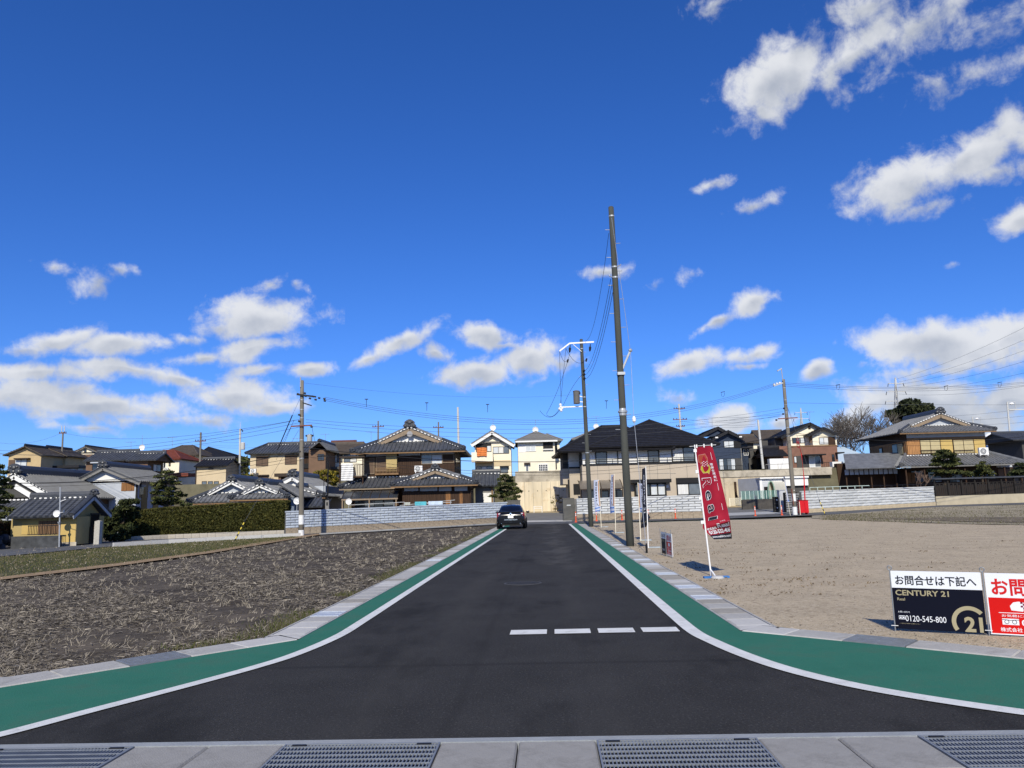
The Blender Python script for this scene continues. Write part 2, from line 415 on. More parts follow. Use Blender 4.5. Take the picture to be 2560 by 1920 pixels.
# --- green footway strips and white edge lines
M_green = mk('green_paint', (.032, .150, .105), .85, .10, 1.6, .35, 90, spec=.12)
M_line = mk('white_road_paint', (.62, .63, .62), .7, .10, 3.0, .3, 90)
def stain(m, c, lo, hi, sc, amt):
    N, L, b = nodes(m); tc = N.new('ShaderNodeTexCoord'); n = N.new('ShaderNodeTexNoise'); n.inputs['Scale'].default_value = sc; n.inputs['Detail'].default_value = 6
    n.inputs['Roughness'].default_value = .7
    L.new(tc.outputs['Object'], n.inputs['Vector']); r = N.new('ShaderNodeMapRange'); L.new(n.outputs['Fac'], r.inputs[0])
    r.inputs[1].default_value = lo; r.inputs[2].default_value = hi; r.inputs[4].default_value = amt
    src = b.inputs['Base Color'].links[0].from_socket
    x = N.new('ShaderNodeMix'); x.data_type = 'RGBA'; L.new(r.outputs[0], x.inputs[0]); L.new(src, x.inputs[6]); x.inputs[7].default_value = (*c, 1); L.new(x.outputs[2], b.inputs['Base Color'])
stain(M_green, (.055, .11, .08), .48, .72, 1.6, .7); stain(M_green, (.075, .13, .10), .60, .74, 18, .6); stain(M_green, (.022, .105, .075), .54, .70, 46, .6)
stain(M_line, (.35, .34, .32), .55, .72, 7, .7); stain(M_line, (.20, .195, .19), .64, .74, 45, .8)
Rin = [(1.54, 55.3), (1.54, 40), (1.54, 25), (1.54, 14), (1.545, 10.5), (1.56, 9.2), (1.64, 8.55), (1.78, 7.82), (1.98, 7.16), (2.27, 6.58), (2.62, 6.12), (3.10, 5.66), (3.55, 5.33)]
Rin_s = smooth_poly(Rin, 6); Rout_s = offset_line(Rin_s, .165)
Lin = [(-2.43, 47.5), (-2.43, 40), (-2.43, 25), (-2.43, 14), (-2.43, 10.6), (-2.45, 9.35), (-2.60, 8.28), (-2.79, 7.66), (-3.02, 7.12), (-3.26, 6.60), (-3.50, 6.10), (-3.74, 5.57), (-3.88, 5.33)]
Lin_s = smooth_poly(Lin, 6); Lout_s = offset_line(Lin_s, -.135)
rb = RB(); strip(rb, Rout_s, Rin_s, .009)
# return along the cross street
endr = [(1.54, 55.3), (1.75, 56.0), (2.3, 56.25), (9, 55.9), (20, 55.2)]; strip(rb, offset_line(smooth_poly(endr, 5), -.14), smooth_poly(endr, 5), .009)
struct(rb.build('edge_line_right', M_line))
rb = RB(); strip(rb, Lin_s, Lout_s, .009); struct(rb.build('edge_line_left', M_line))
rb = RB()
def edge_R(p): return p
gR_out = [(2.17, 55.3), (2.17, 40), (2.17, 25), (2.17, 14), (2.17, 10.5), (2.17, 9.19), (2.75, 8.67), (3.4, 8.10), (4.0, 7.58), (4.45, 7.18), (4.9, 6.8), (14, 6.8)]
def resample(pts, n):
    L = [0]
    for i in range(1, len(pts)): L.append(L[-1] + math.dist(pts[i], pts[i - 1]))
    out = []
    for k in range(n):
        s = L[-1] * k / (n - 1); i = max(j for j in range(len(L)) if L[j] <= s + 1e-9); i = min(i, len(pts) - 2)
        u = (s - L[i]) / (L[i + 1] - L[i]); out.append((pts[i][0] + (pts[i + 1][0] - pts[i][0]) * u, pts[i][1] + (pts[i + 1][1] - pts[i][1]) * u))
    return out
far_R = [(1.70, 55.3), (1.70, 9.4)]; far_Ro = [(2.17, 55.3), (2.17, 9.4)]
strip(rb, resample(far_Ro, 24), resample(far_R, 24), .0045)
near_in = [p for p in Rout_s if p[1] < 9.4]; near_in = [(1.70, 9.4)] + near_in + [(4.4, 5.29), (14, 5.29)]
near_out = [(2.17, 9.4), (2.17, 9.19), (4.9, 6.83), (14, 6.83)]
poly = near_in + near_out[::-1]; rb.add([(p[0], p[1], .0045) for p in poly], [tuple(reversed(range(len(poly))))][::-1])
endg = [(2.17, 55.2), (2.5, 55.75), (9, 55.5), (20, 54.9)]; endg2 = [(1.72, 55.2), (2.0, 56.05), (9, 55.85), (20, 55.2)]
strip(rb, resample(endg, 30), resample(endg2, 30), .0045)
struct(rb.build('green_strip_right', M_green))
rb = RB()
strip(rb, resample([(-2.565, 58), (-2.565, 9.4)], 24), resample([(-2.93, 58), (-2.93, 9.4)], 24), .0045)
near_in = [(-2.565, 9.4)] + [p for p in Lout_s if p[1] < 9.3] + [(-4.6, 5.29), (-14, 5.29)]
near_out = [(-2.93, 9.4), (-2.93, 9.19), (-4.95, 6.92), (-14, 6.92)]
poly = near_in + near_out[::-1]; rb.add([(p[0], p[1], .0045) for p in poly], [tuple(range(len(poly)))])
struct(rb.build('green_strip_left', M_green))
# --- broken stop line
for a, b in ((-.47, -.04), (.05, .47), (.56, .98), (1.07, 1.49)):
    rb = RB(); rb.add([(a, 9.235, .009), (b, 9.235, .009), (b + .004, 9.555, .009), (a + .004, 9.555, .009)], [(0, 1, 2, 3)]); struct(rb.build('stop_line_dash', M_line))
# --- manhole
M_iron = mk('cast_iron', (.034, .034, .036), .75, .25, 20, .3, 80, metal=.1)
mh = thing('manhole_cover', 'round iron manhole cover set in the asphalt road', 'manhole cover', RW(-.49, 15.1))
c = RW(-.49, 15.1)
MB().lathe(c, [(.36, -.02), (.36, .006), (.325, .008), (.325, -.02)], 32).build('rim', mk('iron_rim', (.065, .065, .066), .7, .2, 20, metal=.1), mh)
mb = MB(); mb.lathe(c, [(.318, -.02), (.318, .004), (.0, .0045)], 32)
for i in range(-5, 6):
    w = math.sqrt(max(0, .29 ** 2 - (i * .055) ** 2))
    if w > .05: mb.box((c.x + i * .055 - .014, c.y - w, .004), (c.x + i * .055 + .014, c.y + w, .012))
mb.build('lid', M_iron, mh)

# --- concrete gutters with lids and steel gratings
M_conc = mk('gutter_concrete', (.37, .365, .35), .9, .14, 3.5, .35, 70)
M_conc2 = mk('pale_concrete', (.46, .455, .44), .9, .10, 3.5, .3, 70)
M_conc3 = mk('brownish_concrete', (.30, .285, .255), .92, .16, 5, .35, 70)
stain(M_conc, (.20, .19, .17), .5, .75, 5, .6); stain(M_conc2, (.28, .27, .25), .52, .74, 4, .6); stain(M_conc3, (.17, .155, .13), .5, .7, 7, .6)
M_galv = mk('galvanised_steel', (.235, .255, .28), .5, .15, 9, metal=.35)
M_dirt = mk('drain_bottom', (.02, .02, .022), .9, .2, 4)
def lid_mesh(w, l, m, name='lid'):
    mb = MB(); b = .012
    x, y = w / 2, l / 2 - .006
    mb.add([(-x, -y, -.08), (x, -y, -.08), (x, y, -.08), (-x, y, -.08), (-x, -y, -b), (x, -y, -b), (x, y, -b), (-x, y, -b),
            (-x + b, -y + b, 0), (x - b, -y + b, 0), (x - b, y - b, 0), (-x + b, y - b, 0)],
           [(0, 3, 2, 1), (0, 1, 5, 4), (1, 2, 6, 5), (2, 3, 7, 6), (3, 0, 4, 7), (4, 5, 9, 8), (5, 6, 10, 9), (6, 7, 11, 10), (7, 4, 8, 11), (8, 9, 10, 11)])
    me = bpy.data.meshes.new(name); me.from_pydata(mb.v, [], mb.f); me.materials.append(m); return me
def grating_meshes(w, l, nb, nc, bt=.006, deep=.04, rod=.004):
    "frame, bearing bars along y, cross rods along x"
    fr = MB(); x, y = w / 2, l / 2; t = .012
    for a, b in (((-x, -y), (x, -y + t)), ((-x, y - t), (x, y)), ((-x, -y + t), (-x + t, y - t)), ((x - t, -y + t), (x, y - t))): fr.box((a[0], a[1], -.06), (b[0], b[1], 0.003))
    br = MB()
    for i in range(nb):
        xx = -x + t + (w - 2 * t) * (i + .5) / nb; br.box((xx - bt / 2, -y + t, -deep), (xx + bt / 2, y - t, 0))
    cr = MB()
    for i in range(nc):
        yy = -y + t + (l - 2 * t) * (i + .5) / nc; cr.box((-x + t, yy - rod, -.009 if rod < .006 else -.03), (x - t, yy + rod, .002))
    bt_ = MB(); bt_.box((-x, -y, -.16), (x, y, -.12))
    out = []
    for mbx, nm, m in ((fr, 'frame', M_galv), (br, 'bearing_bars', M_galv), (cr, 'cross_rods', M_galv), (bt_, 'drain_bottom', M_dirt)):
        me = bpy.data.meshes.new(nm); me.from_pydata(mbx.v, [], mbx.f); me.materials.append(m); out.append((nm, me))
    return out
def place(me, name, p, rz, parent):
    o = bpy.data.objects.new(name, me); col.objects.link(o); o.location = p; o.rotation_euler = (0, 0, rz); o.parent = parent; return o
def place_grating(parts, p, rz, parent, name='grating'):
    fr = place(parts[0][1], name, p, rz, parent)
    for nm, me in parts[1:]: place(me, nm, (0, 0, 0), 0, fr)
    return fr
def gutter(name, sgn):
    rb = RB(); s0, s1 = (2.17, 2.64) if sgn > 0 else (-3.40, -2.93)
    # concrete channel kerbs either side of the lids
    t1 = 55.0 if sgn > 0 else 58.0
    rb.box((s0, 9.3, -.3), (s0 + .03, t1, .012)); rb.box((s1 - .03, 9.3, -.3), (s1, t1, .012)); rb.box((s0 + .03, 9.3, -.3), (s1 - .03, t1, -.07))
    g = struct(rb.build(name, M_conc)); return g, (s0 + s1) / 2
gutR, cR = gutter('gutter_right', 1); gutL, cL = gutter('gutter_left', -1)
W_L = .40
lids = [lid_mesh(W_L, .5, m) for m in (M_conc, M_conc2, M_conc3)]
gr_s = grating_meshes(W_L, .5, 14, 3, .016, .03)
M_gl = mk('reflection_bright_steel', (.62, .66, .70), .45, .1, 8, metal=.35)  # lighter steel colour stands in for the bright reflection off these gratings
gr_flat = []
for nm, me in gr_s:
    if nm != 'drain_bottom':
        me2 = me.copy(); me2.materials.clear(); me2.materials.append(M_gl); gr_flat.append((nm, me2))
    else: gr_flat.append((nm, me))
t = 9.8; i = 0
gset = {5, 8, 13, 18, 21, 28, 35}
while t < 54.8:
    if i in gset: place_grating(gr_flat, (cR, t, .012), 0, gutR)
    else: place(lids[[0, 2, 0, 1, 2, 2, 0][i % 7] if i > 3 else [1, 0, 2, 0][i]], 'lid', (cR, t, .012), 0, gutR)
    place_grating(gr_flat, (cL, t, .012), 0, gutL) if i in (3, 24) else place(lids[[0, 1, 0, 0, 2, 1, 0][(i * 3) % 7] if i > 1 else 1], 'lid', (cL, t, .012), 0, gutL)
    t += .5; i += 1
while t < 57.8:
    place(lids[i % 2], 'lid', (cL, t, .012), 0, gutL); t += .5; i += 1
# splayed corners
gr_c = grating_meshes(1.0, .40, 9, 5, .007)
def corner(gut, A, B, seq, sgn):
    "run of lids from A (road side) to B along the inner edge; width on the outer side"
    A, B = Vector((*A, 0)), Vector((*B, 0)); d = (B - A); n = d.length; d /= n
    out = Vector((-d.y, d.x, 0)) * sgn; ang = math.atan2(d.y, d.x); pos = 0
    for kind, ln in seq:
        c = A + d * (pos + ln / 2) + out * .235; c.z = .012 if abs(d.y) > .1 else .0155
        if kind == 'g': place_grating(grating_meshes(ln - .02, .42, int(ln * 9), 7, .008, .03, .010), c, ang, gut)
        else:
            me = lid_mesh(ln, .45, (M_conc, M_conc2, M_conc3)[kind]); place(me, 'lid', c, ang, gut)
        pos += ln
corner(gutR, (2.17, 9.19), (4.9, 6.83), [(1, .50), (0, .62), ('g', .62), (0, .9), (0, .97)], 1)
corner(gutR, (4.9, 6.83), (12, 6.83), [(0, 1.0)] * 7, 1)
corner(gutL, (-2.93, 9.19), (-4.95, 6.92), [(1, .62), (0, .62), ('g', .62), (0, .6), (0, .58)], -1)
corner(gutL, (-4.95, 6.92), (-12, 6.92), [(0, 1.0)] * 7, -1)
me = MB(); me.add([(2.19, 9.22, -.08), (2.64, 9.30, -.08), (2.64, 9.55, -.08), (2.17, 9.55, -.08), (2.19, 9.22, .011), (2.60, 9.60, .011), (2.64, 9.55, .011), (2.17, 9.55, .011)], [(4, 5, 6, 7)])
for sgn, gut in ((1, gutR), (-1, gutL)):
    x0, x1 = (2.17, 2.64) if sgn > 0 else (-2.93, -3.40)
    mb = MB(); pts = [(x0, 9.19), (x0 + sgn * .31, 9.55), (x1, 9.42), (x1, 9.56), (x0, 9.56)]
    mb.add([(p[0], p[1], .0105) for p in ([(x0, 9.20), (x1 - sgn * .14, 9.52), (x1, 9.40), (x1, 9.56), (x0, 9.56)])], [(0, 1, 2, 3, 4) if sgn > 0 else (4, 3, 2, 1, 0)])
    me = bpy.data.meshes.new('corner_piece'); me.from_pydata(mb.v, [], mb.f); me.materials.append(M_conc2); place(me, 'corner_piece', (0, 0, 0), 0, gut)
# front gutter across the mouth of the road
rb = RB(); rb.box((-14, 5.17, -.3), (14, 5.25, .014)); rb.box((-14, 4.5, -.3), (14, 4.56, .014)); rb.box((-14, 4.56, -.3), (14, 5.17, -.22))
M_kerbblue = mk('kerb_concrete', (.27, .29, .31), .85, .1, 4, .3, 60)
gutF = struct(rb.build('gutter_front', M_kerbblue))
M_fl = mk('front_lid_concrete', (.285, .28, .27), .92, .12, 2.2, .35, 90); stain(M_fl, (.17, .165, .155), .46, .70, 3.0, .75); stain(M_fl, (.38, .37, .35), .60, .72, 26, .5)
gr_f = grating_meshes(1.0, .60, 44, 7, .007, .05)
M_blk = mk('black_rubber', (.012, .012, .013), .6, .1)
pad = MB().box((-.045, -.012, -.004), (.045, .012, .0045)); pad_me = bpy.data.meshes.new('grip'); pad_me.from_pydata(pad.v, [], pad.f); pad_me.materials.append(M_blk)
fl = lid_mesh(.487, .60, M_fl)
fl.materials[0] = M_fl
x = -9.18
for k in range(10):
    g = place_grating(gr_f, (x, 4.865, .013), 0, gutF)
    for sx in (-.40, .40): place(pad_me, 'grip', (sx, .265, .002), 0, g)
    for j in range(2): place(fl, 'lid', (x + .5 + .495 * (j + .5), 4.865, .013), 0, gutF)
    x += 1.99
# ================================================================= houses
ZF = {1: (0, 1060, 420 / 2049), 2: (380, 1060, 420 / 2049), 3: (780, 1020, 420 / 2049), 4: (1140, 1020, 340 / 1763),
      5: (1380, 1020, 420 / 2049), 6: (1760, 1020, 360 / 1866), 7: (2060, 980, 500 / 2212)}
TERR = 4.75
class Front:
    def __init__(s, z, d): s.z, s.d = ZF[z], d
    def px(s, x, y): return s.z[0] + x * s.z[2], s.z[1] + y * s.z[2]
    def p(s, x, y, v=0.0):
        a, b = s.px(x, y); return P(a, b, s.d + v)
    def X(s, x, y=600, v=0.0): return s.p(x, y, v).x
    def Z(s, x, y, v=0.0): return s.p(x, y, v).z
    def rect(s, x0, y0, x1, y1, v=0.0):
        ym, xm = (y0 + y1) / 2, (x0 + x1) / 2
        return s.X(x0, ym, v), s.X(x1, ym, v), s.Z(xm, y1, v), s.Z(xm, y0, v)     # X0 X1 Z0 Z1
M_kaw = mk('kawara_tile', (.070, .075, .085), .5, .30, 2.2, .3, 12, spec=.5)
M_kaw2 = mk('kawara_tile_light', (.15, .155, .165), .5, .25, 2.2, .3, 12, spec=.5)
M_ridge = mk('ridge_tile', (.042, .046, .055), .45, .3, 6, .2, 20, spec=.5)
M_slate = mk('black_slate', (.018, .018, .021), .5, .25, 3, .2, 20)
M_brslate = mk('brown_slate', (.085, .07, .058), .7, .2, 2, .2, 20)
M_redslate = mk('red_slate', (.16, .045, .03), .7, .2, 2, .2, 20)
M_plaster = mk('white_plaster', (.74, .735, .71), .85, .06, 1.5)
M_plblue = mk('grey_white_plaster', (.42, .45, .49), .85, .08, 1.5)
M_cream = mk('cream_wall', (.70, .63, .46), .85, .07, 1.0, .15, 40)
M_cream2 = mk('pale_cream_wall', (.78, .72, .57), .85, .06, 1.0, .15, 40)
M_tan = mk('tan_wall', (.56, .455, .30), .85, .07, 1.0, .15, 40)
M_tan2 = mk('beige_wall', (.48, .365, .205), .85, .07, 1.0, .15, 40)
M_yel = mk('yellow_wall', (.50, .36, .13), .85, .07, 1.0, .1, 40)
M_gyel = mk('shaded_yellow_wall', (.40, .31, .14), .85, .07, 1.0, .1, 40)  # same yellow, darkened in colour for the shade on the gable side
M_panel = mk('beige_panel', (.44, .375, .295), .8, .05, 1.0)
M_wpanel = mk('white_panel', (.72, .715, .70), .7, .04, 1.0)
M_dkwood = mk('dark_wood', (.045, .024, .014), .7, .45, 3, .3, 30, stretch=(8, 8, .6))
M_wood = mk('brown_wood', (.22, .105, .04), .7, .35, 3, .3, 30, stretch=(8, 8, .6))
M_trim = mk('brown_trim', (.21, .125, .06), .6, .2, 4)
M_tantrim = mk('tan_trim', (.25, .19, .13), .6, .15, 4)
M_brwall = mk('brown_wall', (.16, .10, .065), .85, .12, 1.5)
M_brick = mk('brick_siding', (.20, .105, .075), .85, .15, 2, .2, 30)
M_navy = mk('navy_siding', (.028, .042, .075), .6, .12, 2, .2, 30)
M_dgrey = mk('dark_grey_wall', (.07, .068, .065), .8, .12, 2)
M_mgrey = mk('mid_grey_wall', (.20, .195, .185), .8, .1, 2)
M_black = mk('black_metal', (.012, .012, .013), .5, .2, 5)
M_alu = mk('brown_aluminium', (.05, .036, .026), .45, .2, 5, metal=.2)
M_white = mk('white_metal', (.78, .78, .77), .5, .05, 3)
M_glassd = mk('dark_glass', (.025, .03, .036), .08, .2, 1, spec=.8)
M_glassm = mk('grey_glass', (.12, .135, .15), .12, .25, 1.5, spec=.8)
M_curt = mk('curtain', (.62, .62, .60), .5, .25, 3, stretch=(14, 14, .3))
M_frost = mk('frosted_pane', (.55, .58, .60), .3, .08, 2)
M_blind = mk('beige_blind', (.45, .38, .22), .7, .08, 3)
M_shut = mk('brown_shutter', (.12, .08, .055), .7, .15, 3, stretch=(1, 1, 20))
M_concw = mk('retaining_concrete', (.62, .54, .40), .9, .18, .5, .2, 20, stretch=(3, 3, .35))
M_concg = mk('grey_concrete_wall', (.40, .36, .29), .9, .3, .8, .2, 20)
stain(M_concw, (.42, .27, .11), .52, .70, .55, .75); stain(M_concg, (.17, .15, .12), .5, .68, 1.3, .7)
for _m in (M_kaw, M_kaw2):                      # course lines of the tiles
    N, L, b = nodes(_m); tc = N.new('ShaderNodeTexCoord'); wv = N.new('ShaderNodeTexWave'); wv.wave_type = 'BANDS'; wv.bands_direction = 'Z'; wv.wave_profile = 'SAW'
    wv.inputs['Scale'].default_value = 2.6; wv.inputs['Distortion'].default_value = .4; wv.inputs['Detail'].default_value = 1
    L.new(tc.outputs['Object'], wv.inputs['Vector']); src = b.inputs['Base Color'].links[0].from_socket
    rr = N.new('ShaderNodeMapRange'); L.new(wv.outputs['Fac'], rr.inputs[0]); rr.inputs[3].default_value = .55; rr.inputs[4].default_value = 1.15
    x = N.new('ShaderNodeMix'); x.data_type = 'RGBA'; x.blend_type = 'MULTIPLY'; x.inputs[0].default_value = 1; L.new(src, x.inputs[6]); L.new(rr.outputs[0], x.inputs[7]); L.new(x.outputs[2], b.inputs['Base Color'])

def clip_line(poly, o, d, n):
    "intersect the in-plane line o + t d with a convex polygon"
    ts = []; k = len(poly); sd = n.cross(d)
    for i in range(k):
        a, b = poly[i], poly[(i + 1) % k]; fa, fb = (a - o).dot(sd), (b - o).dot(sd)
        if fa * fb < 0 or (fa == 0) != (fb == 0):
            u = fa / (fa - fb); ts.append((a + (b - a) * u - o).dot(d))
    return (min(ts), max(ts)) if len(ts) >= 2 else None
def roof_plane(mb, poly, kind='kawara', sp=.36, th=.10):
    "poly: eave edge first, seen anticlockwise from outside"
    p = [Vector(q) for q in poly]; e = (p[1] - p[0]).normalized(); n = (p[1] - p[0]).cross(p[-1] - p[0]).normalized()
    if n.z < 0: n = -n
    up = n.cross(e).normalized()
    if up.z < 0: up = -up
    mb.slab(p, th, n)
    if kind == 'kawara':
        us = [(q - p[0]).dot(e) for q in p]; u = min(us) + sp * .5; w, h = sp * .27, sp * .24
        while u < max(us):
            o = p[0] + e * u; r = clip_line(p, o, up, n)
            if r and r[1] - r[0] > .1:
                a, b = o + up * (r[0] - .03), o + up * r[1]; vs = []
                for q in (a, b): vs += [q - e * w, q - e * w * .5 + n * h, q + e * w * .5 + n * h, q + e * w]
                mb.add(vs, [(0, 1, 5, 4), (1, 2, 6, 5), (2, 3, 7, 6), (3, 2, 1, 0)])
            u += sp
    elif kind == 'slate':
        vs_ = [(q - p[0]).dot(up) for q in p]; v = min(vs_); sp = max(sp, .25)
        while v < max(vs_) - .05:
            o = p[0] + up * (v + .01); r = clip_line(p, o, e, n); o2 = p[0] + up * min(v + sp, max(vs_) - .01); r2 = clip_line(p, o2, e, n)
            if r and r2 and r[1] - r[0] > .05:
                a0, a1, b0, b1 = o + e * r[0] + n * .05, o + e * r[1] + n * .05, o2 + e * r2[0] + n * .012, o2 + e * r2[1] + n * .012
                mb.add([a0, a1, b1, b0, a0 - n * .05, a1 - n * .05], [(0, 1, 2, 3), (4, 5, 1, 0)])
            v += sp
def ridge_line(mb, a, b, w=.26, h=.30, lift=.0):
    a, b = Vector(a), Vector(b); d = (b - a).normalized(); sd = d.cross(Vector((0, 0, 1))).normalized(); u = sd.cross(d)
    vs = []
    for q in (a, b):
        for x, z in ((-.5, -.1), (-.5, .55), (-.28, .92), (0, 1.05), (.28, .92), (.5, .55), (.5, -.1)): vs.append(q + sd * (x * w) + u * (z * h + lift))
    mb.add(vs, [(i, i + 1, i + 8, i + 7) for i in range(6)] + [(6, 5, 4, 3, 2, 1, 0), (7, 8, 9, 10, 11, 12, 13)])
def oni(mb, c, s=.5):
    "end ornament of a ridge facing -Y"
    c = Vector(c) - Vector((0, 0, s * .12)); prof = [(-.62, -.55), (-.75, -.2), (-.55, .05), (-.58, .35), (-.35, .62), (-.12, .78), (.12, .78), (.35, .62), (.58, .35), (.55, .05), (.75, -.2), (.62, -.55)]
    k = len(prof); vs = [c + Vector((x * s * 1.3, -.10, z * s * .9)) for x, z in prof] + [c + Vector((x * s * 1.3, .12, z * s * .9)) for x, z in prof]
    mb.add(vs, [tuple(range(k))[::-1], tuple(range(k, 2 * k))] + [(i, (i + 1) % k, (i + 1) % k + k, i + k) for i in range(k)])
    for x, z, r in ((0, .22, .26), (-.48, -.3, .2), (.48, -.3, .2), (0, -.3, .2), (-.3, .3, .14), (.3, .3, .14)): mb.ball(c + Vector((x * s * 1.3, -.11, z * s * .9)), (r * s * 1.2, .09, r * s), 8, 4)
def dots(mb, a, b, sp=.30, r=.085, out=(0, -1, 0), lift=0.0):
    "row of small white crescents: ridge plaster, and tile glints made into shapes"
    a, b, out = Vector(a), Vector(b), Vector(out); n = max(1, int((b - a).length / sp))
    for i in range(n):
        c = a + (b - a) * ((i + .5) / n) + out * .06; c.z += lift
        d = (b - a).normalized() * (r * 1.25); z = Vector((0, 0, r * .75))
        mb.add([c - d, c - d * .6 - z, c + d * .6 - z, c + d, c + d * .5 + z * .35, c - d * .5 + z * .35] , [(0, 1, 2, 3, 4, 5)])
        q = [v - out * .05 for v in (c - d, c + d)]
def new_house(name, label, z, d, ax, ay, zb, cat='house', group=None):
    F = Front(z, d); q = F.p(ax, ay); return F, thing(name, label, cat, (q.x, d, zb), group)
def wall(F, root, x0, y0, x1, y1, v0, v1, m, name='wall', zb=None):
    X0, X1, Z0, Z1 = F.rect(x0, y0, x1, y1, v0)
    if zb is not None: Z0 = zb
    return MB().box((X0, F.d + v0, Z0), (X1, F.d + v1, Z1)).build(name, m, root)
def window(F, root, x0, y0, x1, y1, v=0.0, n=2, fm=None, pm=None, name='window', bar=.05, proud=.05, rows=1):
    X0, X1, Z0, Z1 = F.rect(x0, y0, x1, y1, v); Y = F.d + v; fm = fm or M_alu; mb = MB(); b = bar
    mb.box((X0, Y - proud, Z0), (X1, Y + .01, Z0 + b)); mb.box((X0, Y - proud, Z1 - b), (X1, Y + .01, Z1))
    mb.box((X0, Y - proud, Z0 + b), (X0 + b, Y + .01, Z1 - b)); mb.box((X1 - b, Y - proud, Z0 + b), (X1, Y + .01, Z1 - b))
    w = (X1 - X0 - 2 * b) / n
    for i in range(1, n): mb.box((X0 + b + w * i - b * .4, Y - proud * .8, Z0 + b), (X0 + b + w * i + b * .4, Y + .01, Z1 - b))
    hh = (Z1 - Z0 - 2 * b) / rows
    for j in range(1, rows): mb.box((X0 + b, Y - proud * .7, Z0 + b + hh * j - b * .25), (X1 - b, Y + .005, Z0 + b + hh * j + b * .25))
    fr = mb.build(name, fm, root)
    pm = pm or [M_glassm]
    for i in range(n):
        for j in range(rows):
            a = X0 + b + w * i + (b * .4 if i else 0); e = X0 + b + w * (i + 1) - (b * .4 if i < n - 1 else 0)
            MB().box((a, Y - proud * .35, Z0 + b + hh * j + (b * .25 if j else 0)), (e, Y + .012, Z0 + b + hh * (j + 1) - (b * .25 if j < rows - 1 else 0))).build('pane', pm[i % len(pm)], fr)
    return fr
def slab_px(F, root, x0, y0, x1, y1, v0, v1, m, name): return wall(F, root, x0, y0, x1, y1, v0, v1, m, name)
def roof_gv(F, root, eL, ap, eR, v0, v1, m, kind='kawara', ridge=True, orn=0, board=None, gable=None, gv=.0, rw=.26, rh=.3, dotm=None, th=.12, bw=.2, rm=None):
    "ridge runs away from the viewer; eL, ap, eR are photo points on the front edge"
    a, t, b = F.p(*eL, v0), F.p(*ap, v0), F.p(*eR, v0); y0, y1 = F.d + v0, F.d + v1
    mb = MB(); t.z -= 0
    roof_plane(mb, [(a.x, y1, a.z), (a.x, y0, a.z), (t.x, y0, t.z), (t.x, y1, t.z)], kind, th=th)
    roof_plane(mb, [(b.x, y0, b.z), (b.x, y1, b.z), (t.x, y1, t.z), (t.x, y0, t.z)], kind, th=th)
    r = mb.build('roof', m, root)
    if ridge:
        mb = MB(); ridge_line(mb, (t.x, y0 + .03, t.z), (t.x, y1, t.z), rw, rh); mb.build('ridge', rm or M_ridge, r)
    if orn: mb = MB(); oni(mb, (t.x, y0 + .02, t.z + orn * .5), orn); mb.build('ridge_end_tile', M_ridge, r)
    if board:
        for q in (a, b):
            mb = MB(); mb.beam((q.x, y0 + .05, q.z - bw * .62), (t.x, y0 + .05, t.z - bw * .62), .06, bw); mb.build('bargeboard', board, r)
    if gable:
        yg = F.d + gv; ins = .25
        MB().add([(a.x + ins, yg, a.z), (b.x - ins, yg, b.z), (t.x, yg, t.z - .12), (a.x + ins, yg + .1, a.z), (b.x - ins, yg + .1, b.z), (t.x, yg + .1, t.z - .12)], [(0, 1, 2), (5, 4, 3), (0, 2, 5, 3), (1, 4, 5, 2), (0, 3, 4, 1)]).build('gable_wall', gable, root)
    if dotm:
        mb = MB(); up = Vector((0, 0, -.02))
        for q in (a, b): dots(mb, Vector((q.x, y0 - .02, q.z)) + up, Vector((t.x, y0 - .02, t.z)) + up, .3, .08)  # white rake pieces stand in for highlights on the tile edges
        stuff(mb.build('plaster_and_glints', dotm, r))
    return r, (a, t, b)
